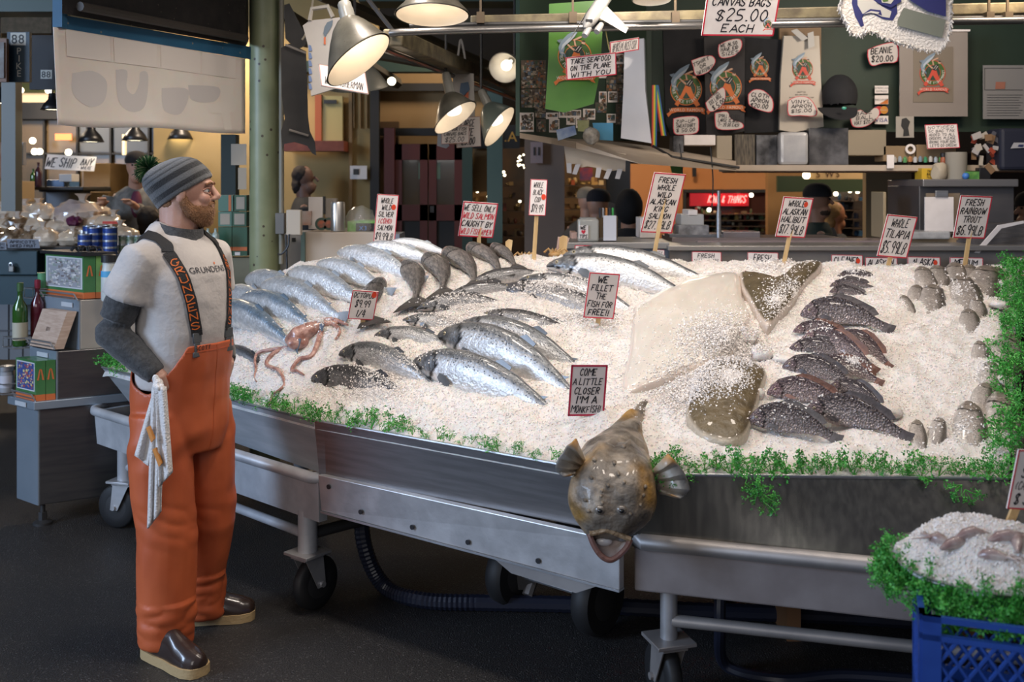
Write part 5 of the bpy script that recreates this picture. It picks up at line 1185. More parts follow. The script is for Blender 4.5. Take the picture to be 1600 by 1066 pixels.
for s,t,z,lb in ((.0,.26,.615,'lower'),(.06,.29,.835,'middle'),(.2,.38,1.07,'upper')):
    g = thing('wire_basket', f'{lb} wire basket hooked on the left side of the rack', 'basket', kp(s,t,z)); m = MB()
    for zz in (0,.05): m.tube([kp(s-.06,t-.04,z+zz),kp(s-.06,t+.06,z+zz),kp(s+.14,t+.06,z+zz),kp(s+.14,t-.04,z+zz),kp(s-.06,t-.04,z+zz)],.0035,6)
    for k in range(6): u = -.06+.2*k/5; m.tube([kp(s+u,t-.04,z),kp(s+u,t+.06,z),kp(s+u,t+.06,z+.05)],.0025,5)
    m.build('wire', STEEL, g)
bottle('green striped tube standing in the upper wire basket', kp(.2,.38,1.08), .028, .12, M('striped_tube',(.10,.30,.14),.4), neck=.95)
# ================================================================ surroundings
def pb(x0, y0, x1, y1, Y, d, mb=None):
    """box whose front face fills a picture rectangle at depth Y, d deep"""
    a, b = W(x0,y1,Y), W(x1,y0,Y); m = mb or MB(); return m.box(((a.x+b.x)/2, Y+d/2, (a.z+b.z)/2), (b.x-a.x, d, b.z-a.z))
def simple(name, label, cat, mb, mat, group=None, **k): return mb.build(name, mat, label=label, cat=cat, group=group, smooth=k.pop('smooth',0), **k)
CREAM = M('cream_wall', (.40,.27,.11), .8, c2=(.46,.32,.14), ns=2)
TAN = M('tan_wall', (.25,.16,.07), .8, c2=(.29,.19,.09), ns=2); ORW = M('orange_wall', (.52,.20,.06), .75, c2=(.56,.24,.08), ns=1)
DKG = M('dark_green_paint', (.018,.035,.022), .5, c2=(.022,.042,.027), ns=3); TEAL = M('teal_paint', (.022,.05,.04), .5); DK = M('dark_paint', (.015,.014,.013), .6)
GRNP = M('column_green', (.20,.225,.12), .42, c2=(.25,.27,.155), ns=6, bump=.15, bs=9, spots=(13,.10,(.05,.035,.02)))
def st(name, mb, mat, **k): return mb.build(name, mat, kind='structure', smooth=0, **k)
# shell
m = MB(); m.box((0,15.1,2.2),(22,.2,5)); st('wall_back', m, M('hall_wall',(.10,.07,.045),.8,c2=(.13,.09,.055),ns=1))
m = MB(); m.box((-8.1,6,2.2),(.2,18,5)); st('wall_left', m, M('left_hall_wall',(.04,.035,.03),.8))
m = MB(); m.box((8.1,6,2.2),(.2,18,5)); st('wall_right', m, DK)
m = MB(); m.box((0,9.5,4.4),(16.5,11.5,.1)); st('ceiling', m, M('ceiling_paint',(.02,.028,.018),.8))
def trim(n, x0,y0,x1,y1,Y,d,mat): st('trim_%d'%n, pb(x0,y0,x1,y1,Y,d), mat)
# centre back: cream wall, beams, red doors
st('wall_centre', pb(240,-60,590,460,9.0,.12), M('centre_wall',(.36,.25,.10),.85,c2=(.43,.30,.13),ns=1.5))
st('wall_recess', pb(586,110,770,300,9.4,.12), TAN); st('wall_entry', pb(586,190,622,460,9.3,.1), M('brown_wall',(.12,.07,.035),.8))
trim(1,578,60,592,460,8.9,.08,DK); trim(2,590,200,775,212,9.2,.06,DK); trim(3,590,130,760,142,9.3,.05,DK)
trim(4,545,140,550,440,8.95,.04,TAN)
for px in (552,562,572): trim(5,px,145,px+1.5,200,8.96,.03,TAN)
DR = M('dark_red_door', (.075,.010,.007), .5, c2=(.09,.012,.008), ns=2)
for i,(x0,x1) in enumerate(((616,668),(670,722))):
    d = thing('door_%d'%(i+1), 'dark red glazed door', 'door', W((x0+x1)/2,450,9.0)); d.name = 'door_%d'%(i+1); ROOT[d.name] = ROOT[list(ROOT)[-1]]; d['kind'] = 'structure'; del d['label'], d['category']
    m = MB()
    pb(x0,225,x0+12,450,9.0,.05,m); pb(x1-12,225,x1,450,9.0,.05,m); pb(x0,225,x1,250,9.0,.05,m); pb(x0,320,x1,345,9.0,.05,m); m.build('door_frame', DR, d, smooth=0)
    pb(x0+12,250,x1-12,320,9.03,.01).build('door_glass', M('amber_glass',(.05,.035,.02),.12,coat=.5), d, smooth=0)
    pb(x0+12,345,x1-12,450,9.03,.01).build('lower_panel', DK, d, smooth=0)
    pb(x0+(38 if i==0 else 8),254,x0+(50 if i==0 else 18),280,9.02,.005).build('pane_reflection', M('green_reflection',(.06,.14,.09),.2), d, smooth=0)  # reflection painted as a thin green slab on the door glass
    if i: pb(x0+2,322,x0+8,332,8.97,.03).build('door_handle', BLK, d)
trim(6,600,200,616,450,8.95,.1,DR); trim(7,722,200,738,450,8.95,.1,TEAL)
# framed picture, notice and shelf on cream wall
p_ = thing('picture', 'tall framed picture with a black scribble on the cream wall', 'picture', W(518,220,8.9)); pb(502,150,535,222,8.9,.05).build('canvas', M('aged_canvas',(.42,.36,.16),.7), p_, smooth=0); pb(506,156,526,162,8.88,.01).build('ink_band', BLK, p_, smooth=0)
simple('easel','orange wooden frame leaning on the high shelf','picture',pb(492,148,502,220,8.88,.06),M('orange_wood',(.40,.10,.03),.5))
simple('shelf','red-brown shelf high on the cream wall','shelf',pb(440,220,537,236,8.7,.25),M('redbrown_wood',(.17,.035,.018),.5,c2=(.24,.06,.03),ns=14))
n_ = thing('notice','white notice with a dark square on the cream wall','notice',W(560,280,8.85)); pb(547,259,573,280,8.85,.02).build('paper',PAPER,n_,smooth=0); pb(552,264,561,273,8.84,.005).build('printed_square',BLK,n_,smooth=0)
# pillar and conduit
col = thing('pillar','round mottled green iron pillar beside the fish stall','pillar',(-1.37,5.68,0))
m = MB(); m.cyl((-1.37,5.68,0),(-1.37,5.68,3.6),.0845,n=40,caps=True); m.build('shaft',GRNP,col)
m = MB(); m.tube([(-1.265,5.62,3.5),(-1.265,5.62,1.22)],.014,10); m.build('conduit',M('conduit_grey',(.24,.22,.17),.5),col)
m = MB(); pb(430,333,444,366,5.56,.05,m); m.build('junction_box',M('grey_box',(.16,.16,.155),.45,.3),col,bevel=.003)
m = MB(); pb(447,328,470,368,5.50,.05,m); m.build('socket_cover',M('yellowed_plastic',(.50,.44,.36),.4),col,bevel=.006)
m = MB(); m.tube(crv([W(452,366,5.5),W(450,385,5.5),W(440,397,5.5),W(434,397,5.5)],6),.005,6); m.tube([W(447,366,5.53),W(449,428,5.53)],.005,6); m.build('cable',BLK,col)
# awning beam with the tarpaulin (left top)
bL, bR = W(83,42,4.17), W(384,92,5.5)
aw = thing('awning_beam','blue painted beam carrying the grey paper sheet, upper left','beam',(bL+bR)/2)
BLU = M('blue_paint',(.025,.11,.21),.5,c2=(.03,.135,.25),ns=4,spots=(16,.09,(.25,.23,.2)))
tL, tR = W(97,21,4.17), W(384,72,5.5)
m = MB(); m.hexa([bL,bR,bR+V((.02,.03,0)),bL+V((.02,.03,0))],[tL+V((-.037,0,0)),tR,tR+V((.02,.03,0)),tL+V((-.02,.03,0))]); m.build('fascia',BLU,aw,smooth=0)
m = MB(); pb(82,-60,97,42,4.17,.05,m); m.build('upright',BLU,aw,smooth=0)
m = MB(); a0,b0 = W(97,21,4.16),W(384,72,5.48); m.hexa([a0,b0,b0+V((-.05,.25,.06)),a0+V((-.02,.2,.06))],[a0+V((0,0,.5)),b0+V((0,0,.9)),b0+V((-.05,.25,1.)),a0+V((-.02,.2,.8))]); m.build('roller_housing',M('black_housing',(.016,.014,.014),.7,c2=(.026,.022,.021),ns=9,bump=.3,bs=40,spots=(26,.06,(.25,.2,.15))),aw,smooth=0)
m = MB(); m.tube([W(125,10,4.2),W(384,60,5.4)],.02,8); m.build('pipe',M('rusty_pipe',(.05,.042,.036),.6),aw)
# paper sheet hung from the beam with pale tabs
sh = thing('paper_sheet','large greyish white paper sheet hanging from the blue beam','sheet',W(235,200,4.8))
SHM = M('sheet_paper',(.80,.71,.65),.75,c2=(.87,.78,.72),ns=3.2,sss=.2)
m = MB(); rg = []
sT = lambda u: (83+300*u, 42+50*u); bot = lambda u: (90+293*u, 195+13*u+2*math.sin(u*9))
for i in range(13):
    t = i/12; r_ = []
    for j in range(41):
        u = j/40; Y = 1/((1-u)/4.15+u/5.45); a = sT(u); b = bot(u); px, py = a[0]*(1-t)+b[0]*t, a[1]*(1-t)+b[1]*t; r_.append(W(px,py,Y))
    rg.append(r_)
m.loft(rg,caps=False,closed=False); m.build('sheet',SHM,sh,smooth=180,solid=.002)
TABM = M('sheet_tab_paper',(.83,.76,.70),.7); GH = M('grey_stain',(.66,.62,.60),.8)
for u0,u1 in ((.065,.295),(.315,.54),(.56,.765),(.775,.95)):
    m = MB(); q = [];
    for u,t in ((u0,.01),(u1,.01),(u1,.28),(u0,.28)):
        Y = 1/((1-u)/4.15+u/5.45); a = sT(u); b = bot(u); q.append(W(a[0]*(1-t)+b[0]*t,a[1]*(1-t)+b[1]*t,Y-.006))
    m.poly(q,(0,.003,0)); m.build('paper_tab',TABM,sh,smooth=0)
def onsheet(u,t,o=-.003): Y = 1/((1-u)/4.15+u/5.45); a = sT(u); b = bot(u); return W(a[0]*(1-t)+b[0]*t,a[1]*(1-t)+b[1]*t,Y+o)
m = MB(); Z_ = [.64,.36]
for k,s_ in enumerate((((.09,.45),(.20,.40),(.27,.5),(.25,.72),(.17,.78),(.09,.66)),((.32,.36),(.38,.36),(.375,.55),(.41,.62),(.44,.5),(.45,.36),(.49,.38),(.47,.74),(.40,.82),(.33,.7)),((.56,.52),(.70,.50),(.66,.80),(.57,.78)),((.70,.44),(.86,.42),(.84,.60),(.72,.62)))):
    m.poly([onsheet(q.x,q.y) for q in crv([V((u,t,0)) for u,t in s_]+[V((*s_[0],0))],5)[:-1]])
m.build('faint_stain',GH,sh,smooth=0)
m = MB(); m.poly([onsheet(u,t,-.005) for u,t in ((.87,.38),(.94,.38),(.935,.50),(.96,.60),(.94,.72),(.92,.72),(.93,.95),(.89,.95),(.875,.74),(.82,.76),(.80,.66),(.87,.6))]); m.build('pale_patch',M('pale_patch',(.85,.79,.72),.75),sh,smooth=0)
# far left: dark posts, number boards
simple('post','grey green steel post at the far left edge','post',pb(2,120,24,330,6.3,.08),M('grey_post',(.16,.17,.155),.5)); simple('post','thin pale pipe beside the far left post','pipe',pb(24,130,30,330,6.4,.04),M('pale_pipe',(.22,.22,.20),.5))
def board(label, x0,y0,x1,y1,Y,mat,texts,name='board',cat='sign'):
    b = thing(name,label,cat,W((x0+x1)/2,y1,Y)); pb(x0,y0,x1,y1,Y,.03).build('panel',mat,b,smooth=0)
    f = Fr((x0,y0),(x1,y0),(x0,y1),Y); m = MB()
    for t,u,v,s,c,bg in texts:
        if bg: m.col=(*bg,0); w_ = sum(GL[q][2] if q in GL else .35 for q in t)*s/f.w/2+.03; hh = s*.5/f.h; m.poly([f.p(u-w_,v-hh,.001),f.p(u+w_,v-hh,.001),f.p(u+w_,v+hh,.001),f.p(u-w_,v+hh,.001)])
        prt_fr(m,f,t,u,v,s,c,off=.003)
    m.build('lettering',PRINT,b,vc=True,smooth=0); return b
W8 = (.5,.48,.42)
board('dark blue board reading 88 PIKE at the far left',11,50,46,128,6.0,M('navy_board',(.012,.035,.055),.5),[('88',.5,.14,.075,(.02,.02,.02),W8)]+[(c,.55,.38+.15*i,.055,W8,None) for i,c in enumerate('PIKE')])
board('black awning end board with a small 88, left of the hanging sheet',46,55,86,140,6.3,M('black_board',(.015,.012,.012),.6),[('88',.66,.72,.055,(.02,.02,.02),W8)])
fr_ = thing('picture','framed painting cut by the left edge','picture',W(0,128,5.9)); pb(-30,60,10,128,5.9,.03).build('frame',M('brown_frame',(.16,.07,.03),.5),fr_,smooth=0); pb(-30,66,6,122,5.89,.005).build('painting',M('painting',(.25,.25,.24),.6,c2=(.10,.05,.03),ns=9),fr_,smooth=0)
trim(8,-60,-10,86,18,5.8,.2,TEAL); trim(9,-60,14,60,28,7.5,.1,M('yellow_wood',(.28,.18,.04),.6)); trim(10,-60,27,86,52,7.0,.2,M('brown_beam',(.07,.05,.025),.8,c2=(.10,.07,.04),ns=30))
# left back: windows wall, counter, bags
WY = 10.5
GLW = M('warm_window_glass',(.10,.075,.045),.25,c2=(.20,.13,.06),ns=1.2)
st('window_1',pb(22,185,272,330,WY,.03),GLW)
for i,px in enumerate((68,120,172,232)): trim(11+i,px-1.5,185,px+1.5,330,WY-.06,.05,DK)
for i,py in enumerate((186,240)): trim(15+i,22,py-1.5,272,py+1.5,WY-.05,.05,DK)
GWL = M('grey_pane',(.11,.115,.115),.4)
for x0,x1 in ((122,171),(174,270)): st('window_2',pb(x0,188,x1,237,WY-.02,.01),GWL)
st('wall_left_back',pb(-200,-200,300,600,11.2,.1),M('olive_wall',(.16,.11,.045),.8,c2=(.20,.14,.06),ns=1)); st('wall_cafe',pb(272,190,345,360,9.8,.1),M('cafe_wall',(.36,.24,.09),.7,c2=(.5,.36,.15),ns=2))
trim(17,345,210,368,330,7.2,.1,M('dark_green_post',(.02,.035,.03),.6))
# glowing band and green ceiling strip far left
simple('light_panel','long warm lit ceiling panel seen through the far left opening','light',pb(24,145,86,160,10.8,.05),M('lit_panel',(.9,.62,.35),.5,em=.9)); trim(18,24,130,86,145,10.7,.05,M('olive_strip',(.08,.09,.02),.7)); trim(19,24,160,90,186,10.4,.05,DK)
LB = M('lamp_bulb',(1,.88,.62),.5,em=6); BLKS = M('black_shade',(.012,.012,.014),.35)
def pend(label, px, py, Y, r=.12, group='small black pendant lamps in the left hall'):
    p = thing('pendant_lamp',label,'lamp',W(px,py,Y),group); c = W(px,py,Y); m = MB(); m.lathe([(r,0),(r*.75,r*.5),(r*.35,r*.95),(r*.3,r*1.5),(.01,r*1.5)],20,False,c); m.build('shade',BLKS,p,solid=.004)
    m = MB(); m.tube([c+V((0,0,r*1.5)),c+V((0,0,r*1.5+.6))],.006,5); m.build('cord',BLK,p); m = MB(); m.lathe([(.001,0),(r*.8,0),(r*.8,.02),(.001,.03)],16,True,c+V((0,0,.005))); m.build('bulb',LB,p)
for px,py,lb in ((0,162,'black pendant lamp at the very left edge'),(82,172,'black pendant lamp just under the sheet\'s left corner'),(142,222,'leftmost small pendant lamp under the sheet'),(211,220,'middle small pendant lamp under the sheet'),(282,218,'right small pendant lamp under the sheet, beside the globe bulbs')):
    pend(lb,px,py,9.0 if py > 200 else 6.5,.11 if py > 200 else .07)
for px,py,Y in ((51,220,10.2),(54,237,10.2),(62,237,10.2),(107,238,10.2),(306,215,9.4),(311,235,9.4),(320,235,9.4),(290,228,9.4),(32,141,10),(76,141,10)):
    m = MB(); m.ball(W(px,py,Y),.032,8); simple('globe_bulb','round glowing bulb in the warm left hall','bulb',m,LB,group='glowing globe bulbs in the left hall',smooth=180)
simple('panel_lamp','orange lit signboard in the far left window','sign',pb(86,209,112,219,10.3,.02),M('orange_lit',(.9,.25,.08),.5,em=.5)); simple('floor_lamp','tall thin pale lamp standing behind the hat','lamp',pb(191,210,195,242,10.1,.05),M('cone_lamp',(1,.75,.4),.5,em=1.2))
sign('hand-painted banner reading we ship anywhere in the left hall window',(74,241),(147,245),(74,264),9.1,['WE SHIP ANY'],border=0,wt=1.3,mg=.02)
sign('small paper with the word where under the we ship banner',(123,258),(147,259),(123,266),9.05,['WHERE'],border=0,wt=1.1,mg=.02)
# tiles, teal cabinet with padlock
st('wall_tiles',pb(-200,476,60,562,7.6,.1),M('pale_tiles',(.20,.205,.215),.4)); st('trim_20',pb(-200,516,60,518,7.59,.01),M('grout',(.13,.13,.135),.8))
for px in (12,34): st('trim_21',pb(px,476,px+1,562,7.59,.01),MATS['grout'])
tc_ = thing('cabinet','teal painted cabinet with a padlock under the bagged fruit stall','cabinet',W(20,476,6.7)); TC = M('dark_teal',(.014,.045,.06),.5,c2=(.018,.055,.07),ns=3)
pb(-120,392,59,476,6.7,.6).build('body',TC,tc_,smooth=0); pb(-120,392,58,430,6.66,.04).build('drawer',TC,tc_,smooth=0,bevel=.006)
m = MB(); pb(13,416,21,425,6.62,.03,m); m.build('padlock',M('steel_lock',(.3,.29,.27),.35,.7),tc_,bevel=.004); m = MB(); m.tube(crv([W(14.5,416,6.63),W(15,412,6.63),W(17,411,6.63),W(19,412,6.63),W(19.5,416,6.63)],4),.005,6); m.build('shackle',STEEL,tc_)
simple('stall_counter','dark counter under the bags of dried fruit','counter',pb(-120,386,215,396,6.7,2.0),DK)
simple('stall','dark back of the stall behind the gift boxes','counter',pb(60,396,180,520,7.0,.8),M('dark_stall',(.010,.010,.012),.6))
BAG = M('cellophane_bag',(.60,.44,.30),.16,c2=(.78,.66,.52),ns=7,coat=.8,bump=.7,bs=12)
BAGD = M('brown_fruit_bag',(.12,.07,.035),.18,c2=(.34,.24,.15),ns=22,coat=.8,bump=.8,bs=18)
def bag(label, px,py,Y,w_,h_,mat,group,seed):
    rd = random.Random(seed); c = W(px,py,Y); m = MB(); m.ball((0,0,0),1,9); o = V((seed*3.1,0,0))
    m.v = [c+V((p.x*w_,p.y*w_*.8,p.z*h_))*(1+.30*noise.noise(p*1.9+o)+.12*noise.noise(p*5+o)) for p in m.v]
    b = thing('bag',label,'bag',c-V((0,0,h_)),group); m.build('filled_bag',mat,b,smooth=30)
    m = MB(); t = c+V((rd.uniform(-.4,.4)*w_,0,h_*.7)); m.loft([[t+V((.35*w_*s*math.cos(q)*(1+.4*math.sin(5*q)),.25*w_*s*math.sin(q),z)) for q in [2*math.pi*j/14 for j in range(14)]] for s,z in ((1,0),(.35,h_*.35),(.5,h_*.6),(.9,h_*.8))],caps=False); m.build('twisted_top',M('clear_wrap',(.55,.45,.36),.12,coat=.8),b,smooth=30)
rd = random.Random(11); k = 0
for row_,(Y,y0) in enumerate(((6.9,372),(7.3,352),(7.7,336))):
    for i in range(8-row_):
        k += 1; px = -10+i*29+rd.uniform(-6,6)+row_*10; dark = (row_ == 0 and i < 3) or rd.random() < .1
        bag(['dark fruit bag in the front row of the left stall','clear bag of nuts heaped on the left stall'][0 if dark else 1],px,y0+rd.uniform(-4,4),Y,rd.uniform(.09,.13),rd.uniform(.055,.08),BAGD if dark else BAG,'dark fruit bags on the left stall' if dark else 'clear bags heaped on the left stall',k)
bag('large crumpled clear bag with purple fruit in the heap',120,335,7.4,.17,.10,M('purple_fruit_bag',(.45,.34,.30),.14,c2=(.75,.62,.5),ns=5,coat=.8,bump=.7,bs=10),None,77)
bag('dark purple parcel showing inside the heap of bags',116,346,7.2,.055,.04,M('purple_fruit',(.10,.015,.05),.4),None,78)
simple('red_bag_tie','red strip of tape lying across the bags','tape',pb(160,346,190,350,7.0,.03),M('red_tape',(.6,.05,.03),.5))
for x0,y0,x1,y1,lb in ((10,374,56,388,'white price card propped before the dark fruit bags'),(-12,378,7,390,'white price card cut by the left edge')):
    sign(lb,(x0,y0),(x1,y0+1),(x0-2,y1),6.55,['APRICOTS','DRIED FRUIT'],border=0,wt=.8,paper=M('bluish_card',(.42,.45,.52),.6))
# bins and boxes behind
def pile_box(label,x0,y0,x1,y1,Y,d,mat,name='box',cat='box',group=None): return simple(name,label,cat,pb(x0,y0,x1,y1,Y,d),mat,group,bevel=.004)
tb = thing('trash_bin','tall grey plastic bin with a black liner in the left hall','bin',W(88,330,8.6)); m = MB(); pb(70,297,108,332,8.6,.45,m); m.build('bin',M('bin_grey',(.14,.155,.18),.5),tb,bevel=.02); m = MB(); pb(60,292,130,300,8.5,.6,m); m.build('liner',BLK,tb,bevel=.01)
pile_box('cardboard carton stacked behind the plaid jacket',130,255,172,300,9.4,.5,M('cardboard',(.26,.16,.07),.8,c2=(.31,.20,.09),ns=4)); pile_box('lower cardboard carton in the left hall',118,300,170,334,9.2,.5,MATS['cardboard'])
pile_box('blue and white tub lid on the grey bin',73,281,100,294,8.5,.3,M('blue_tub',(.06,.14,.28),.4)); pile_box('pale carton under the window, far left',0,283,26,316,7.9,.3,M('pale_carton',(.34,.24,.13),.7)); 
m = MB(); pb(56,285,60,292,8.4,.03,m); bottle('dark bottle on the ledge in the left hall',W(60,292,8.4),.028,.2,M('dark_bottle',(.05,.015,.02),.2,coat=.5)); bottle('green bottle behind the dark one on the ledge',W(52,290,8.6),.024,.14,GB)
pile_box('dark ledge in the left hall holding bottles',40,292,130,297,8.3,.5,DK,'ledge','shelf'); pile_box('white crumpled sack on the grey bin',92,272,112,284,8.45,.15,M('white_sack',(.5,.48,.46),.6,bump=.5,bs=10),'sack','bag')
pile_box('poster with red berries at the far left edge',0,222,12,280,6.9,.03,M('berry_poster',(.30,.20,.14),.6,c2=(.25,.03,.02),ns=7),'poster','poster'); pile_box('blue apron hanging left of the window',13,225,28,275,7.0,.05,M('blue_cloth',(.03,.05,.13),.8),'apron','clothing'); pile_box('white cloth hanging beside the blue apron',24,222,36,258,7.05,.05,M('white_cloth',(.45,.45,.48),.8),'cloth','cloth')
# cans
def can(label,px,py,Y,r,h,mat,group):
    c = W(px,py,Y); t = thing('can',label,'can',c,group); m = MB(); m.lathe([(r,0.004),(r,h-.004)],18,False,c); m.build('printed_side',mat,t); m = MB(); m.lathe([(r*1.03,0),(r*1.03,.005),(r*.2,.003)],18,False,c); m.lathe([(r*1.03,h-.006),(r*1.03,h),(r*.93,h),(r*.93,h-.004),(.001,h-.004)],18,False,c); m.build('tin_rim',STEEL,t)
BC = M('blue_can',(.02,.05,.22),.3,.3,c2=(.03,.08,.32),ns=30,stretch=(1,1,3)); GC2 = M('green_can',(.05,.12,.05),.35,.1,c2=(.5,.48,.42),ns=26)
simple('side_counter','pale counter carrying the stacked cans','counter',pb(165,397,240,500,5.9,.5),M('pale_counter',(.42,.39,.36),.5)); simple('can_shelf','black shelf board under the blue cans','shelf',pb(122,397,240,400,5.75,.3),BLK)
CH = 10.5*5.8/1600
for i,px in enumerate((133,148,172)):
    for j in range(4 if i else 3):
        can('blue tin can in the stacks behind the gift boxes',px,397-10.5*j,5.85+.04*(i%2),.040,CH,BC,'stacked blue tins')
for i,px in enumerate((141,160)): 
    for j in range(4): can('blue tin can in the stacks behind the gift boxes',px,394-10.5*j,5.98,.040,CH,BC,'stacked blue tins')
for i,px in enumerate((192,204,216,228)):
    for j in range(2): can('green and white patterned can by the man\'s shoulder',px,396-14*j,5.9,.024,14*5.9/1600,GC2,'green patterned cans')
# boxes right of the man, on a steel case
simple('steel_case','steel case under the green gift boxes beside the pillar','case',pb(338,402,392,520,6.05,.4),M('case_steel',(.20,.20,.15),.35,.6,c2=(.26,.26,.20),ns=3),bevel=.004)
GBD = M('deep_green_box',(.03,.10,.06),.3,c2=(.045,.13,.08),ns=6,coat=.5); GBL2 = M('teal_box',(.10,.22,.17),.3,coat=.5)
for i,(x0,x1) in enumerate(((341,362),(363,386))):
    t = thing('gift_box','tall dark green gift box standing on the steel case by the pillar','box',W((x0+x1)/2,400,6.0),'tall green gift boxes by the pillar'); pb(x0,355,x1,400,6.0,.15).build('carton',GBD,t,smooth=0); pb(x0,386,x1,392,5.998,.004).build('orange_band',MATS['orange_print'],t,smooth=0); pb(x0+4,394,x0+12,399,5.997,.003).build('barcode',PAPER,t,smooth=0)
for i,(x0,y0,x1,y1,lf) in enumerate(((341,331,362,354,1),(363,331,385,354,0),(341,305,364,330,1),(366,305,385,330,0))):
    lb = ['gift box end with cream square, lower left of the upper stack','gift box end with cream square, lower right of the upper stack','teal gift box at the top left of the pillar stack','gift box end with cream square, top right against the pillar'][i]
    t = thing('gift_box',lb,'box',W((x0+x1)/2,y1,6.0)); pb(x0,y0,x1,y1,6.0,.15).build('carton',GBL2 if i in (0,2) else GBD,t,smooth=0)
    if i == 2: pb(x0+16,y0,x0+20,y1,5.998,.004).build('orange_band',MATS['orange_print'],t,smooth=0)
    else: pb(x0+3,y0+3,x1-3,y1-3,5.998,.004).build('cream_square',M('cream_square',(.42,.36,.28),.6),t,smooth=0)
t = thing('bottle','pair of clear bottle necks in front of the teal boxes','bottle',W(333,380,5.9)); 
for px in (325,337): bottle('clear plastic bottle at the man\'s chest in front of the green boxes',W(px,384,5.9),.022,.10,M('clear_plastic',(.35,.42,.38),.12,coat=.6),group='clear bottles beside the green boxes')
bpy.data.objects.remove(t)
for x0,y0,x1,y1,lb in ((361,225,385,258,'blank notice taped to the pillar, upper one'),(372,262,385,296,'blank notice taped to the pillar, lower one')): simple('notice',lb,'notice',pb(x0,y0,x1,y1,5.62,.003),M('grey_notice',(.33,.29,.23),.7))
# white freezer behind the fish with clutter
fz = thing('freezer','low white cabinet behind the coho salmon','cabinet',W(520,430,5.75)); FZM = M('cream_cabinet',(.50,.42,.34),.45,c2=(.54,.46,.38),ns=3)
m = MB(); pb(474,363,592,470,5.75,.6,m); m.build('body',FZM,fz,smooth=0,bevel=.004); m = MB(); pb(434,366,474,470,5.80,.5,m); m.build('side',M('white_side',(.50,.50,.52),.45),fz,smooth=0); m = MB(); pb(470,363,476,470,5.72,.05,m); m.build('corner_strip',M('teal_strip',(.14,.22,.20),.5),fz,smooth=0); pb(592,366,624,392,5.8,.3).build('end_panel',M('grey_end',(.22,.25,.30),.45),fz,smooth=0)
pb(456,372,461,378,5.78,.02).build('catch',BLK,fz,smooth=0)
c = W(528,361,5.8); m = MB(); m.lathe([(.041,0),(.041,.155),(.036,.165),(.036,.155),(.001,.155)],24,True,c); simple('steel_cup','tall brushed steel tumbler on the white cabinet','cup',m,M('bright_steel',(.5,.48,.45),.28,.8),smooth=40)
bk = thing('leaflet_stand','upright white leaflets with a fish drawing on the cabinet','leaflet',W(492,360,5.9)); pb(482,308,504,358,5.9,.03).build('leaflet',PAPER,bk,smooth=0); pb(504,307,508,335,5.92,.02).build('dark_back',BLK,bk,smooth=0)
simple('leaflet','small white leaflet with orange crab print','leaflet',pb(465,330,486,352,5.85,.03),M('crab_leaflet',(.50,.47,.46),.6,c2=(.5,.25,.16),ns=9)); simple('leaflet','beige pad standing behind the steel tumbler','leaflet',pb(508,310,526,340,6.0,.05),M('beige_pad',(.38,.33,.28),.6))
for px,lb in ((502,'round logo sticker roll on the cabinet, left one'),(514,'round logo sticker roll on the cabinet, right one')):
    t = thing('sticker_roll',lb,'sticker',W(px,361,5.82)); c = W(px,350,5.82); m = MB(); m.cyl(c,c+V((0,.02,0)),.036,n=24); m.build('disc',M('dark_green_disc',(.04,.07,.045),.5),t); m = MB(); m.cyl(c+V((0,-.002,0)),c,.022,n=20); m.build('centre',M('orange_centre',(.40,.10,.04),.5,c2=(.08,.08,.06),ns=30),t)
gl = thing('glove_box','green and black glove box marked X3 inside a clear plastic bag','box',W(566,363,5.85)); pb(556,346,588,363,5.85,.2).build('carton',M('black_carton',(.012,.014,.016),.35),gl,smooth=0); pb(543,346,556,363,5.85,.2).build('green_end',M('lime_green',(.10,.35,.03),.4,c2=(.3,.5,.2),ns=20),gl,smooth=0)
pb(556,345,588,349,5.847,.2).build('green_stripe',MATS['lime_green'],gl,smooth=0)
f = Fr((556,346),(588,346),(556,363),5.845); m = MB(); prt_fr(m,f,'X3',.35,.62,.035,(.08,.3,.8),off=.002); m.build('lettering',PRINT,gl,vc=True,smooth=0)
m = MB(); c = W(563,352,5.9); m.ball((0,0,0),1,9); m.v=[c+V((p.x*.10,p.y*.08,(p.z*.085 if p.z<0 else p.z*.12*(1-.3*abs(p.x)))))*(1+.0)+p*.02*noise.noise(p*3) for p in m.v]; simple('plastic_bag','thin clear plastic bag puffed over the glove box','bag',m,M('clear_film',(.75,.72,.70),.12,tr=.0,alpha=.22,coat=.6,bump=.8,bs=14),smooth=180)
# ================================================================ overhead: beams and enamel lamps
CHR = M('chrome_rail',(.20,.19,.18),.3,.8,c2=(.27,.26,.25),ns=4); OLDW = M('stained_beam',(.21,.175,.10),.5,.25,c2=(.10,.08,.05),ns=12,bump=.2,bs=40)
YB = 4.62
rail = thing('ceiling_rail','long chrome rail and pipe running overhead across the stall','rail',W(1100,48,YB))
m = MB(); m.tube([W(610,52,YB+.02),W(628,50,YB),W(700,48,YB),W(830,45,YB),W(1110,40,YB),W(1700,30,YB)],.018,10); m.build('chrome_tube',CHR,rail)
m = MB(); a,b = W(735,32,YB+.06),W(1720,8,YB+.06); m.hexa([a+V((0,0,-.028)),b+V((0,0,-.028)),b+V((0,.1,-.028)),a+V((0,.1,-.028))],[a+V((0,0,.024)),b+V((0,0,.024)),b+V((0,.1,.024)),a+V((0,.1,.024))]); m.build('channel',OLDW,rail,smooth=0,bevel=.006)
m = MB(); a,b = W(640,40,YB+.03),W(1720,26,YB+.03); m.tube([a,b],.012,8); m.build('dark_pipe',DKM,rail)
for px in (751,895,1055,1545,1574): m = MB(); m.box(W(px,28,YB+.02),(.035,.04,.05)); m.box(W(px,12,YB+.02),(.01,.01,.12)); m.build('clamp',M('rusty_clamp',(.10,.07,.04),.7),rail)
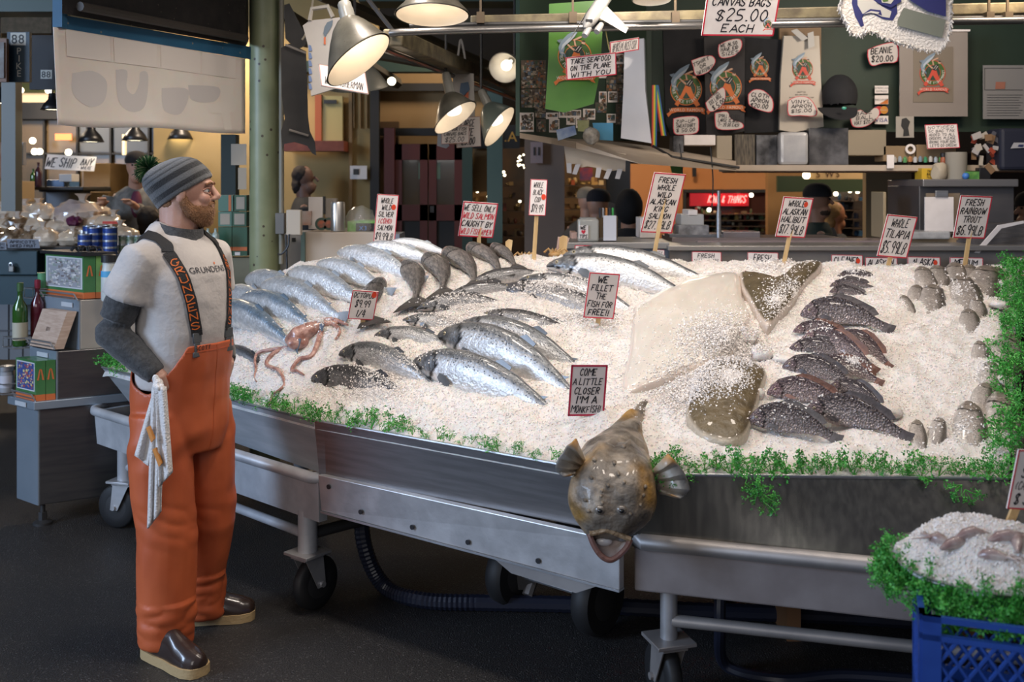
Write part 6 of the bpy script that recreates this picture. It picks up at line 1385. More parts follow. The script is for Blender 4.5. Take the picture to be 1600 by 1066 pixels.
diag = thing('roof_beam','long scuffed steel channel running away from the rail corner','beam',W(700,100,5.8))
m = MB(); a,b = W(605,62,4.66),W(822,152,8.3); m.hexa([a+V((-.02,0,-.03)),a+V((.07,0,-.03)),b+V((.07,0,-.03)),b+V((-.02,0,-.03))],[a+V((-.02,0,.05)),a+V((.07,0,.05)),b+V((.07,0,.05)),b+V((-.02,0,.05))]); m.build('channel',OLDW,diag,smooth=0,bevel=.008); m = MB(); m.tube([a+V((-.03,0,-.04)),b+V((-.03,0,-.04))],.014,8); m.build('edge_tube',CHR,diag)
st('trim_22', pb(470,25,820,42,10.3,.2), TEAL); st('trim_23', pb(440,95,830,112,8.8,.15), M('green_beam',(.03,.06,.045),.6)); st('trim_24', pb(560,-60,1400,2,7.5,.3), M('green_beam2',(.03,.05,.035),.6))
m = MB(); 
for a,b,n in (((455,60,8.0),(850,130,8.6),25),((500,-10,6.5),(800,120,9.0),26),((620,130,8.4),(440,20,6.5),27)):
    m = MB(); m.tube([W(*a),W(*b)],.05,6); st('trim_%d'%n, m, M('roof_timber',(.09,.07,.04),.7))
m = MB(); m.tube([W(615,50,5),W(560,-20,5)],.012,6); m.build('roof_rod', DKM, label='thin dark rod slanting up behind the big lamp', cat='rod')
# lamp: bell shade, opening tilted
ENO = M('grey_enamel',(.075,.07,.055),.38,.1,c2=(.13,.12,.095),ns=11,coat=.3,spots=(55,.13,(.06,.05,.035))); ENI = M('white_enamel',(.78,.72,.62),.35,coat=.2)
NECK = M('porcelain_neck',(.24,.235,.21),.35,coat=.3)
def elamp(label, ap, oc, r, Y, yaw, squash=1., outer=None, power=0, inner=None, neckl=.11, bulb=True, dome=False, cut=0):
    """ap apex px, oc opening centre px; axis from apex to opening plus depth component yaw (m)"""
    outer = outer or ENO; A2 = W(*ap,Y); C2 = W(*oc,Y)+V((0,yaw,0)); ax = (C2-A2).normalized(); h = (C2-A2).length
    t = thing('enamel_lamp',label,'lamp',C2,'enamel shop lamps'); x = ax.orthogonal().normalized(); x = V((0,1,0)).cross(ax).normalized(); y = ax.cross(x); Mx = frameM(x,y,ax,A2)
    pf = [(.16,0),(.20,.03),(.34,.10),(.52,.26),(.70,.5),(.86,.76),(.97,.96),(1.0,1.0),(1.02,1.01)] if not dome else [(.25,0),(.4,.12),(.62,.3),(.72,.45),(.75,.62),(.98,.92),(1,1),(1.03,1.02)]
    sk = lambda m: [m.v.__setitem__(i, (lambda q: Mx @ V((q.x,q.y,q.z+cut*q.x*max(0,min(1,q.z/h))**1.3)))(Mi @ p)) for i,p in enumerate(m.v)]; Mi = Mx.inverted()
    m = MB(); m.M = Mx; m.lathe([(r*a,h*b) for a,b in pf],36,False); sk(m); m.build('shade',outer,t,smooth=60)
    m = MB(); m.M = Mx; m.lathe([(r*a*.975,h*b+.004) for a,b in pf[:-1]],36,False); sk(m); m.build('inner_enamel',inner or ENI,t,smooth=60)
    m = MB(); m.M = Mx; m.lathe([(.001,-neckl),(r*.16,-neckl),(r*.2,-neckl*.85),(r*.2,-neckl*.5),(r*.22,-neckl*.48),(r*.22,.012),(r*.1,.02)],20,True); m.build('neck',NECK,t,smooth=40)
    if bulb:
        m = MB(); m.M = Mx; m.lathe([(r*.1,h*.1),(r*.14,h*.3),(r*.34,h*.62),(r*.36,h*.74),(r*.30,h*.84),(.001,h*.86)],20,True); m.build('bulb',M('white_bulb',(1,.95,.85),.4,em=min(power,1.4)),t,smooth=60)
    c = A2-ax*neckl; m = MB(); m.tube([c, c+V((0,.02,.12)), c+V((0,.04,.9))],.008,6); m.build('hanging_rod',DKM,t); return t,C2,ax
elamp('big dented grey lamp hanging front left of the rail, mouth tilted to the right',(543,26),(563,95),.150,4.4,-.045,power=2.2,bulb=False,neckl=.07,cut=.42)
elamp('dark grey lamp half hidden behind the big dented one',(556,92),(558,134),.16,5.4,.04,power=2.0,outer=M('dark_enamel',(.09,.095,.085),.35,.1,coat=.3,c2=(.12,.12,.11),ns=9))
elamp('flat dome lamp cut by the top edge of the picture, left of centre',(676,-22),(676,24),.158,4.4,-.02,dome=True,power=2,bulb=False,neckl=.05)
elamp('shiny grey lamp under the diagonal beam, left of the pair',(703,145),(712,184),.125,5.6,-.045,power=1.4,neckl=.12,cut=.42)
elamp('dark teal lamp right of the shiny grey one, by the green post',(762,162),(780,198),.120,5.8,-.05,power=3,outer=M('teal_enamel',(.10,.125,.115),.35,.1,coat=.3),neckl=.09,cut=.5)
elamp('white faced lamp seen from below at the end of the diagonal beam',(800,94),(788,110),.088,5.9,-.14,power=1.4,outer=ENI,neckl=.05)
elamp('shallow lamp at the top edge above the toy plane',(1018,-30),(1018,0),.085,4.5,-.01,power=2,dome=True,bulb=False,neckl=.05)
m = MB(); m.ball(W(612,127,7.4),.030,10); simple('globe_bulb','bare glowing bulb behind the big dented lamp','bulb',m,LB,smooth=180)
for (x,y,z),e in (((-.655,4.37,2.27),.9),((-.34,4.38,2.42),.7),((-.62,5.35,2.2),.5),((-.33,5.55,2.0),.4),((-.06,5.75,1.98),.4)): point('lamp_glow',(x,y,z-.02),e,WARM,.05)
# hanging things near the left lamps
BKP = M('blackboard_paper',(.035,.033,.032),.7,c2=(.05,.047,.045),ns=6)
bp = thing('hanging_fish_print','torn-edged dark paper fish silhouette hanging right of the pillar','hanging',W(462,240,5.3))
out = [(439,75),(452,68),(478,80),(480,130),(481,180),(484,205),(492,222),(494,243),(488,240),(480,228),(460,222),(444,225),(441,235),(439,205),(445,185),(440,150)]
m = MB(); m.poly([W(x,y,5.3) for x,y in out],(0,.004,0)); m.build('paper',BKP,bp,smooth=0)
for a,b in (((446,70),(478,83)),((452,203),(482,212))): m = MB(); m.tube([W(*a,5.28),W(*b,5.28)],.006,6); m.build('batten',M('grey_batten',(.30,.27,.24),.6),bp)
m = MB(); m.poly([W(x,y,5.35) for x,y in ((444,8),(452,5),(480,60),(476,72),(462,78),(446,60))],(0,.004,0)); simple('hanging_cloth','dark folded cloth above the torn paper','hanging',m,BKP)
m = MB(); m.tube(crv([W(490,-10,5.2),W(486,20,5.2),W(478,52,5.2),W(472,62,5.2)],5),.006,6); simple('rope','pale rope hanging beside the shirt','rope',m,M('rope',(.42,.38,.30),.8),smooth=60)
sb = thing('t_shirt','grey white tee shirt with a small fish print hanging behind the big lamp','clothing',W(505,145,5.0)); CL_ = M('white_tee',(.46,.43,.40),.8,c2=(.52,.49,.45),ns=4)
m = MB(); m.poly([W(x,y,5.0) for x,y in ((473,40),(484,32),(532,27),(536,60),(534,135),(486,150),(482,100),(481,70))],(0,.02,0)); m.build('shirt',CL_,sb,smooth=0)
m = MB(); m.col=(.12,.16,.20,0); m.poly([W(x,y,4.995) for x,y in ((507,42),(511,35),(520,31),(519,40),(513,50),(508,58),(505,52))]); m.col=(.6,.14,.05,0); m.poly([W(x,y,4.995) for x,y in ((506,58),(509,58),(509,70),(506,69))]); m.col=(.15,.22,.40,0)
for k in range(6): m.poly([W(482+x,70+k*12+y,4.994) for x,y in ((0,0),(4,1),(6,9),(1,10))])
m.build('print',PRINT,sb,vc=True,smooth=0)
m = MB(); m.tube([W(484,32,5.0),W(487,14,5.0),W(512,10,5.0),W(520,27,5.0)],.012,6); simple('hanger','cream plastic hanger over the tee shirt','hanger',m,M('cream_plastic',(.40,.37,.32),.5),smooth=40)
sign('card reading wild fisherman tied under the big lamp',(498,100),(566,110),(508,137),4.75,['YES','WILD FISHERMAN'],border=.02,wt=.8,bcol=M('pink_border',(.5,.3,.27),.5))
# canvas bag with cards by the lamp pair
cb_ = thing('canvas_bag','pale canvas bag with a blue and red fish print hanging between the lamps','bag',W(725,205,6.0)); m = MB(); m.poly([W(x,y,6.0) for x,y in ((708,112),(740,115),(742,180),(733,200),(706,190))],(0,.03,0)); m.build('cloth',CL_,cb_,smooth=0)
m = MB(); m.tube(crv([W(712,114,6),W(716,85,6),W(720,62,6),W(726,88,6),W(728,114,6)],6),.007,6); m.build('handle',CL_,cb_)
m = MB(); m.col=(.10,.16,.25,0); m.poly([W(x,y,5.99) for x,y in ((720,130),(732,128),(734,140),(726,150),(718,144))]); m.col=(.65,.15,.06,0); m.poly([W(x,y,5.99) for x,y in ((724,150),(732,142),(732,160),(728,164))]); m.build('print',PRINT,cb_,vc=True,smooth=0)
sign('small card reading try our fish canvas bags $25 hanging under the lamp pair',(690,198),(733,195),(689,225),5.85,['TRY OUR FISH','CANVAS BAGS','*$25.00'],border=.02,wt=.8,bcol=MATS['pink_border'])
sign('second small card behind the canvas bag card',(712,184),(750,181),(713,231),5.95,['LARGE','SIZE','25.00'],border=.02,wt=.7,bcol=MATS['pink_border'])
m = MB(); m.poly([W(x,y,5.9) for x,y in ((684,202),(690,200),(702,228),(697,232),(683,228))],(0,.01,0)); simple('cloth','blue grey cloth corner behind the canvas bag card','cloth',m,M('bluegrey_cloth',(.22,.25,.30),.8))
simple('post','slim green post behind the lamp pair','post',pb(761,135,785,380,7.6,.15),M('slim_green_post',(.075,.125,.10),.45))
board('black shop board with yellow letters UA behind the green post',735,195,812,232,9.3,M('black_shop_board',(.012,.012,.012),.5),[('U.A',.72,.5,.13,(.55,.30,.05),None)])
# ================================================================ right stall: green boards, merchandise
GBM = M('stall_green_board',(.016,.033,.020),.6,c2=(.022,.042,.026),ns=2,spots=(45,.05,(.12,.13,.11)))
bw = thing('notice_board','dark green plywood board with merchandise across the right of the stall','board',W(1300,215,6.3)); pb(1008,-60,1760,206,6.3,.04).build('plywood',GBM,bw,smooth=0); pb(1008,-60,1018,215,6.25,.05).build('edge_post',GBM,bw,smooth=0)
# angled photo board
PL_, PR_ = (812,5.1),(1010,6.25)
def pwp(px,py,o=0):
    t = (px-812)/198; iy = (1-t)/5.1+t/6.25; Y = 1/iy; return W(px,py,Y-o)
pbd = thing('photo_board','green board covered in snapshots to the left of the merchandise','board',pwp(910,215)); m = MB(); m.loft([[pwp(812,-60),pwp(812,212),pwp(812,212)+V((-.02,.03,0)),pwp(812,-60)+V((-.02,.03,0))],[pwp(1010,-60),pwp(1010,222),pwp(1010,222)+V((-.02,.03,0)),pwp(1010,-60)+V((-.02,.03,0))]]); m.build('panel',GBM,pbd,smooth=0)
def snap(label,x0,y0,x1,y1,seed,group,o=.006,white=True):
    t = thing('photo',label,'photo',pwp((x0+x1)/2,y1,o),group); m = MB(); m.poly([pwp(x0,y0,o),pwp(x1,y0,o),pwp(x1,y1,o),pwp(x0,y1,o)],(0,.002,0)); m.build('print_paper',PAPER if white else M('dark_photo',(.10,.08,.065),.35),t,smooth=0)
    rd = random.Random(seed); m = MB(); mg = 1.2 if white else 0
    for k in range(int((x1-x0)*(y1-y0)/9)+8):
        a,b = rd.uniform(x0+mg,x1-mg-1),rd.uniform(y0+mg,y1-mg-(3 if white else 1)); c,d = min(x1-mg,a+rd.uniform(1,5)),min(y1-mg-(2 if white else 0),b+rd.uniform(1,6)); m.col = (*rd.choice([(.03,.03,.03),(.12,.09,.06),(.33,.28,.22),(.08,.06,.05),(.22,.17,.12),(.06,.10,.07),(.42,.38,.33),(.30,.12,.05),(.10,.14,.20)]),0)
        oo = o+.0012+k*.000004; m.poly([pwp(a,b,oo),pwp(c,b,oo),pwp(c,d,oo),pwp(a,d,oo)])
    m.build('picture',PRINT,t,vc=True,smooth=0)
SG = 'snapshots pinned to the photo board'
snap('large dark collage photo at the left of the photo board, upper half',814,94,853,138,1,None,white=False); snap('large dark collage photo at the left of the photo board, lower half',814,139,853,168,2,None,white=False)
rd = random.Random(21)
for (x0,y0,x1,y1) in ((812,176,834,206),(835,163,853,184),(838,186,853,206),(858,186,874,207),(873,172,908,184),(885,182,899,195),(911,170,930,187),(930,160,948,176),(936,105,948,122),(947,120,964,142),(936,143,948,165),(950,143,965,160),(964,100,980,130),(964,132,982,160),(962,162,985,195),(948,178,962,192),(940,90,955,104),(958,84,975,100),(905,183,921,196),(900,184,912,200),(853,176,872,186),(980,120,992,150)):
    snap('small snapshot pinned on the crowded photo board',x0,y0,x1,y1,rd.randrange(999),SG,white=rd.random()<.6)
# ledge under the boards: sloping wide shelf
LDM = M('cream_ledge',(.42,.34,.26),.6,c2=(.48,.39,.30),ns=4)
lg = thing('ledge','cream wooden ledge running under the photo board to the shop counter','shelf',W(980,245,5.6)); m = MB()
m.loft([[W(812,208,5.05),W(812,216,5.05),W(822,214,5.6),W(822,206,5.6)],[W(900,222,5.4),W(900,232,5.4),W(930,226,6.1),W(930,218,6.1)],[W(1000,236,5.75),W(1000,256,5.3),W(1000,240,6.3),W(1000,226,6.4)],[W(1150,252,6.0),W(1150,267,5.9),W(1150,262,6.6),W(1150,250,6.6)]]); m.build('board',LDM,lg,smooth=0)
sf = thing('shelf','long cream shop shelf under the green board on the right','shelf',W(1370,266,6.1)); pb(1150,258,1740,267,6.0,.5).build('board',LDM,sf,smooth=0); pb(1150,266,1740,269,6.02,.4).build('underside',M('dark_shelf_edge',(.16,.09,.05),.6),sf,smooth=0)
m = MB(); m.tube([W(1020,228,5.9),W(1050,245,5.8),W(1155,262,5.9)],.008,6); simple('cable','dark cable lying along the ledge','cable',m,BLK,smooth=40)
for px,y0,y1 in ((1062,225,300),(1110,230,330)): m = MB(); m.tube(crv([W(px,y0,5.8),W(px+4,(y0+y1)/2,5.8),W(px+2,y1,5.8)],6),.004,5); simple('cable','thin cord dangling below the ledge','cable',m,BLK,group='cords dangling below the ledge',smooth=40)
# fringe of torn paper under ledge
fp = thing('torn_paper','torn cream paper fringe hanging under the ledge','paper',W(930,270,5.6)); FPM = M('cream_tissue',(.52,.42,.31),.8,c2=(.60,.50,.38),ns=5)
m = MB(); m.poly([W(x,y,5.45) for x,y in ((881,226),(925,233),(978,240),(977,268),(965,266),(950,268),(930,262),(918,260),(908,262),(900,256),(885,257))],(0,.003,0)); m.build('sheet',FPM,fp,smooth=0)
for x,y,dx in ((889,255,1),(903,257,-5),(936,262,-2),(953,264,-6),(969,264,-4)): m = MB(); m.poly([W(x-4,y,5.44),W(x+4,y,5.44),W(x+dx+3,y+16,5.44),W(x+dx-4,y+15,5.44)],(0,.002,0)); m.build('strip',M('white_strip',(.55,.52,.50),.6),fp,smooth=0)
# emblem
def emblem(parent, fn, cx, cy, r, sc=1, red=False, off=.0):
    """fn(x,y,o): metres right/up of the card centre -> world point"""
    m = MB(); OG = (.60,.15,.03) if not red else (.55,.07,.04); o = [.0008]
    def P(pts, col): o[0] += .0004; m.col = (*col,0); m.poly([fn(cx+x*r, cy+y*r, o[0]) for x,y in pts])
    def ring(rad,col,n=36): P([(rad*math.cos(2*math.pi*i/n), rad*math.sin(2*math.pi*i/n)) for i in range(n)], col)
    ring(1.06,OG); ring(1.0,(.045,.11,.02)); ring(.66,OG); ring(.62,(.02,.05,.03))
    for q in (-.35,0,.35): P([(q-.012,-.55),(q+.012,-.55),(q+.012,.55),(q-.012,.55)],(.05,.10,.06)); P([(-.55,q-.012),(.55,q-.012),(.55,q+.012),(-.55,q+.012)],(.05,.10,.06))
    P([(-.05,.30),(.28,.22),(.45,-.25),(.92,-1.02),(.66,-1.15),(.15,-.42),(-.02,-.15)],OG); P([(-.05,.30),(.2,.2),(-.05,-.25),(-.55,-1.12),(-.78,-.98),(-.35,-.35)],OG)
    P([(-.08,.28),(.22,.16),(.48,.45),(.42,.72),(.12,.62),(0,.45)],(.012,.012,.015)); P([(.0,.42),(-.25,.62),(-.42,.78),(-.48,.70),(-.28,.5),(-.04,.3)],(.55,.33,.22)); P([(.10,.62),(.02,.98),(.42,1.14),(.46,1.22),(.36,1.25),(-.08,1.05),(-.02,.66)],(.55,.33,.22))
    P([(.42,.78),(.6,.72),(.66,.88),(.55,.99),(.42,.92)],(.55,.33,.22)); P([(.40,.92),(.55,1.02),(.68,.90),(.60,.86)],(.05,.03,.02)); P([(.02,.35),(.06,.32),(.30,.62),(.26,.64)],(.5,.48,.42)); P([(.18,.28),(.22,.26),(.42,.55),(.38,.57)],(.5,.48,.42))
    P([(-.78,-.02),(-.95,.18),(-1.02,.55),(-.85,.95),(-.45,1.35),(.02,1.62),(.22,1.70),(.14,1.45),(-.05,1.15),(-.35,.85),(-.62,.62),(-.70,.25),(-.55,.02),(-.70,.12)],(.20,.27,.34)); P([(-.86,.35),(-.62,.66),(-.30,.92),(.0,1.25),(.14,1.5),(-.1,1.3),(-.45,1.05),(-.78,.7)],(.42,.47,.52))
    P([(-.72,.0),(-.5,-.12),(-.62,.12)],(.15,.2,.26)); P([(-.92,.0),(-1.0,-.16),(-.76,-.02)],(.15,.2,.26)); P([(-.95,.8),(-1.12,.98),(-.78,1.08)],(.15,.2,.26))
    txt = 'PIKE PLACE FISH MARKET'; o[0] += .0005; n = len(txt); size = .30*r; m.col = (.62,.60,.52,0)
    for i,ch in enumerate(txt):
        if ch in GL:
            a = math.radians(168+(204)*i/(n-1)); vs,fs,ad = GL[ch]; c0,s0 = math.cos(a),math.sin(a)
            m.add([fn(cx+ (c0*.83*r)+((x*size-ad*size/2)*(-s0))+(-(y*size-size*.35))*c0, cy+(s0*.83*r)+((x*size-ad*size/2)*(c0))+(-(y*size-size*.35))*s0, o[0]) for x,y in vs], fs)
    P([(-1.15,-1.52),(-1.0,-1.25),(-.6,-1.2),(.6,-1.2),(1.05,-1.2),(1.3,-1.35),(1.18,-1.5),(1.28,-1.68),(1.02,-1.6),(.95,-1.5),(-.6,-1.5),(-.98,-1.6),(-1.2,-1.85),(-1.32,-1.62)],OG)
    o[0] += .0005; prt(m,'WORLD FAMOUS', .27*r, lambda x,y: fn(cx+x, cy-1.46*r+y, o[0]), (.62,.60,.52))
    return m.build('emblem',PRINT,parent,vc=True,smooth=0)
def cardfn(f): return lambda x,y,o: f.m(f.w/2+x, f.h/2-y, o)
def garment(name,label,cat,pts,Y,mat,emb=None,red=False,th=.03):
    g = thing(name,label,cat,W(sum(p[0] for p in pts)/len(pts),max(p[1] for p in pts),Y)); m = MB(); m.poly([W(x,y,Y) for x,y in pts],(0,th,0)); m.build('cloth',mat,g,smooth=0)
    if emb:
        ex_,ey_,er = emb; c = W(ex_,ey_,Y); emblem(g, lambda x,y,o: c+V((x,-o,y)), 0,0, er*Y/F, red=red)
    return g
BCL = M('black_cloth',(.012,.012,.014),.9,c2=(.018,.018,.02),ns=9); CHC = M('charcoal_cloth',(.038,.035,.036),.9,c2=(.048,.045,.045),ns=9)
garment('sweatshirt','black zip-up sweatshirt with the round fish emblem, left of the shirts','clothing',[(1036,44),(1104,40),(1106,60),(1104,210),(1048,212),(1040,190)],6.22,BCL,(1072,140,23.5))
garment('t_shirt','charcoal tee shirt with the round fish emblem in the middle','clothing',[(1100,58),(1164,60),(1163,205),(1118,214),(1104,208)],6.16,CHC,(1134,136,23.5))
garment('apron','black cloth apron with a small fish emblem','clothing',[(1164,58),(1221,62),(1219,206),(1163,208)],6.2,BCL,(1187,105,13.5))
va_ = garment('apron','cream vinyl apron with the fish emblem and printed address','clothing',[(1225,56),(1280,56),(1283,130),(1287,198),(1240,207),(1218,203),(1220,120)],6.15,M('cream_vinyl',(.44,.39,.32),.5,c2=(.50,.44,.36),ns=3,bump=.3,bs=5),(1254,108,15.5),red=True)
c = W(1252,145,6.15); m = MB()
for t,dy,s in (('SEATTLE',0,.011),('800-542-7732',-.016,.011),('WWW.PIKEPLACEFISH.COM',-.032,.010)): prt(m,t,s*1.1,lambda x,y,dy=dy: c+V((x,-.003,y+dy)),(.05,.05,.05))
m.build('printed_address',PRINT,va_,vc=True,smooth=0)
simple('backing_board','brown wooden board behind the vinyl apron','board',pb(1218,40,1283,100,6.22,.03),M('brown_ply',(.20,.12,.055),.6)); 
for a,b in (((1236,48),(1258,62)),((1262,52),(1268,74))): m = MB(); m.poly([W(a[0],a[1],6.12),W(a[0]+9,a[1]-3,6.12),W(b[0]+5,b[1]-2,6.11),W(b[0]-5,b[1]+2,6.11)],(0,.004,0)); simple('paper_tape','loose strip of paper tape on top of the vinyl apron','tape',m,M('tape_paper',(.45,.43,.39),.6),group='paper tape on the vinyl apron')
gp = garment('poster','green glossy poster bag with the fish emblem behind the toy plane','poster',[(858,6),(944,0),(938,110),(928,162),(882,176),(852,170),(857,90)],4.95,M('green_poster',(.10,.25,.04),.3,c2=(.06,.16,.03),ns=2,coat=.4),(898,88,25),th=.01)
# small hand-cut price blobs
def blob(label,pts,Y,lines,rot=0,group=None,wt=.75,bc=None):
    t = thing('price_tag',label,'tag',W(sum(p[0] for p in pts)/len(pts),max(p[1] for p in pts),Y),group)
    P = crv([V((x,y,0)) for x,y in pts]+[V((*pts[0],0))],3)[:-1]; cx_ = sum(p.x for p in P)/len(P); cy_ = sum(p.y for p in P)/len(P)
    m = MB(); m.poly([W(cx_+(p.x-cx_)*1.06,cy_+(p.y-cy_)*1.06,Y) for p in P],(0,.002,0)); m.build('red_edge',REDM if bc is None else bc,t,smooth=0)
    m = MB(); m.poly([W(p.x,p.y,Y-.001) for p in P]); m.build('card',M('tag_card',(.55,.50,.46),.5),t,smooth=0)
    x0,x1 = min(p[0] for p in pts),max(p[0] for p in pts); y0,y1 = min(p[1] for p in pts),max(p[1] for p in pts)
    dx,dy = math.cos(rot),math.sin(rot); f = Fr((x0,y0),(x1,y0),(x0,y1),Y,da=0); cc = f.p(.5,.5); R_ = Matrix.Rotation(rot,3,'Y'); f.a = R_@f.a; f.b = R_@f.b; f.o = cc-f.a/2-f.b/2; f.n = V((0,-1,0))
    m = MB(); n = len(lines); 
    for i,l in enumerate(lines): 
        k = min(1,len(l)/5.); hand(m,f,l,.5-.40*k,.5+.40*k,.12+.76*(i+.5)/n,.76/n*.72,wt=f.h*.76/n*.13*wt*1.3,off=.003)
    m.build('lettering',PRINT,t,vc=True,smooth=0)
blob('hand-cut tag saying we also have kid sizes',[(1124,70),(1140,63),(1156,62),(1158,74),(1148,86),(1128,90),(1123,80)],6.08,['WE ALSO','HAVE KID','SIZES'],-.18)
blob('hand-cut tag saying t-shirt or sweatshirts, tilted',[(1081,95),(1098,89),(1112,88),(1117,97),(1106,112),(1088,117),(1084,105)],6.08,['TSHIRT','OR','SWEATSHIRTS'],-.45)
blob('small tag saying cloth apron $20',[(1170,148),(1178,141),(1192,142),(1206,155),(1206,172),(1196,174),(1174,166),(1170,158)],6.1,['CLOTH','APRON','$20.00'],.1)
blob('small tag saying zip-up sweatshirt $50',[(1053,186),(1066,183),(1088,183),(1091,195),(1088,207),(1066,210),(1054,207)],6.1,['ZIP-UP','SWEATSHIRT','$ 50.00'],-.05)
blob('speckled tag saying xxx large, over the middle emblem',[(1103,161),(1116,147),(1130,137),(1133,150),(1130,162),(1118,172),(1108,173)],6.05,['XX LARGE','XXX LARGE','$ 5.00'],-.65)
blob('shoe-shaped tag listing tee sizes at $20',[(1118,177),(1136,175),(1142,186),(1158,192),(1160,199),(1146,202),(1122,201),(1118,188)],6.1,['SMALL MEDIUM','LARGE XLARGE','T- 20.00 EACH'],.05)
blob('tag saying vinyl apron $15',[(1232,158),(1244,152),(1262,153),(1273,166),(1274,180),(1250,180),(1233,179)],6.08,['VINYL','APRON','$15.00'],-.04)
blob('tag saying beanie $20 on the green board',[(1357,78),(1378,70),(1400,69),(1401,95),(1380,98),(1363,102),(1357,90)],6.2,['BEANIE','$20.00'],-.08,wt=.9)
blob('peanut-shaped tag saying base ball hats $20',[(1331,178),(1345,172),(1354,178),(1366,169),(1373,172),(1372,182),(1360,193),(1348,198),(1334,197),(1330,186)],6.18,['BASE','BALL','HAT $20.00'],-.12)
sign('big hanging card reading canvas bags $25.00 each, top of picture',(1108,-28),(1231,-32),(1102,51),4.45,['PIKE PLACE FISH','CANVAS BAGS','* $25.00','EACH'],border=.02,wt=.85)
o_e = W(1199,38,4.38); t = [o for o in bpy.data.objects if o.name.startswith('price_sign')][-1]; emblem(t, lambda x,y,o: o_e+V((x,-o,y)), 0,0,.017,red=True)
sign('card reading take seafood on the plane with you, hanging from the toy plane',(884,90),(964,80),(886,124),4.7,['TAKE SEAFOOD','ON THE PLANE','WITH YOU'],border=.02,wt=.95)
sign('slim card with a hashtag pike place fish, behind the plane card',(953,66),(1000,57),(954,84),5.2,['#PIKEPLACEFISH'],border=.03,wt=.5)
sign('notice card about the 5 cent bag tax below the poster',(1445,195),(1498,193),(1447,233),6.0,['NOTICE:','5C BAG TAX','ADDED TO ALL','ORDERS. PLEASE','BRING YOUR BAG',"LET'S GO GREEN!"],border=.02,wt=.9)
# toy plane
tp = thing('toy_plane','white toy airliner hanging nose-down above the photo board','toy',W(930,25,4.6)); PLM = M('plane_white',(.24,.235,.225),.3,coat=.4)
nose, tail = W(914,44,4.5), W(962,-30,4.75); ax = (nose-tail).normalized(); m = MB(); m.tube([tail,tail.lerp(nose,.25),tail.lerp(nose,.8),tail.lerp(nose,.94),nose],[.012,.032,.032,.022,.006],16); m.build('fuselage',PLM,tp)
for root,tip,w0,w1 in ((W(918,18,4.58),W(893,58,4.52),.05,.022),(W(934,12,4.6),W(980,48,4.52),.055,.02)):
    m = MB(); s = ax; m.loft([[root-s*w0,root+V((0,-.006,.006)),root+s*w0,root+V((0,.006,-.006))],[tip-s*w1,tip+V((0,-.003,.003)),tip+s*w1,tip+V((0,.003,-.003))]]); m.build('wing',PLM,tp,smooth=0)
for c_ in (W(917,50,4.50),W(936,44,4.50)): m = MB(); m.tube([c_-ax*.03,c_+ax*.012,c_+ax*.03],[.012,.016,.013],12); m.build('engine',PLM,tp)
m = MB(); q = nose-ax*.045+V((0,-.026,.004)); m.box(q,(.03,.01,.012)); m.build('cockpit_window',BLK,tp)
for a,b in (((945,-40),(944,0)),((944,35),(952,78))): m = MB(); m.tube([W(*a,4.62),W(*b,4.66)],.003,5); m.build('string',M('yellow_string',(.4,.33,.12),.8),tp)
# blue and white draped bag/cloth right of photo board, rainbow ribbon
m = MB(); m.loft([[W(976,62,5.9),W(1006,60,5.9),W(1008,62,6.1),W(978,64,6.1)],[W(974,140,5.85),W(1008,140,5.88),W(1010,140,6.1),W(976,140,6.1)],[W(970,216,5.8),W(1018,224,5.86),W(1018,222,6.1),W(974,216,6.1)]]); simple('plastic_sheeting','pale bluish sheet of plastic standing at the end of the photo board','sheet',m,M('pale_plastic',(.50,.55,.66),.35,c2=(.58,.61,.70),ns=3,coat=.3),smooth=40)
rb = thing('rainbow_ribbon','rainbow striped ribbon hanging beside the black sweatshirt','ribbon',W(1028,230,5.95))
for nm,(xa,ya,xb,yb,wd) in enumerate(((1023,133,1022,231,8),(1025,133,1037,212,8))):
    for k,cl in enumerate(((.45,.02,.03),(.6,.18,.02),(.6,.5,.05),(.04,.28,.08),(.03,.08,.35))):
        m = MB(); u = wd*k/5; m.poly([W(xa+u-4,ya,5.9+nm*.02),W(xa+u-4+wd/5,ya,5.9+nm*.02),W(xb+u-4+wd/5,yb,5.9+nm*.02),W(xb+u-4,yb,5.9+nm*.02)],(0,.002,0)); m.build('stripe',M('ribbon_%s'%['red','orange','yellow','green','blue'][k],cl,.6),rb,smooth=0)
# items leaning on the ledge
def fs_(name,label,cat,pts,Y,mat,d=.01,group=None): m = MB(); m.poly([W(x,y,Y) for x,y in pts],(0,d,0)); return simple(name,label,cat,m,mat,group)
fs_('magazine','glossy magazine with a silver fish cover on the ledge','magazine',[(869,203),(898,196),(901,210),(872,220)],5.2,M('fish_cover',(.30,.34,.38),.3,c2=(.03,.07,.20),ns=11))
fs_('postcard','bright blue card with a pale figure on the ledge','card',[(926,192),(958,192),(958,220),(930,218)],5.35,M('blue_card',(.05,.22,.36),.4,c2=(.07,.27,.42),ns=5))
m = MB(); m.ball(W(924,212,5.3),(.045,.04,.045),8); m.v=[p+V((0,0,1))*.01*noise.noise(p*40) for p in m.v]; simple('oyster_shell','grey barnacled shell on the ledge before the blue card','shell',m,M('shell_grey',(.22,.20,.17),.7,c2=(.42,.38,.32),ns=30,bump=.8,bs=40),smooth=60)
fs_('photo','greenish picture card standing on the ledge','photo',[(902,188),(920,188),(920,206),(903,205)],5.4,M('green_photo',(.22,.26,.10),.5,c2=(.4,.38,.22),ns=12))
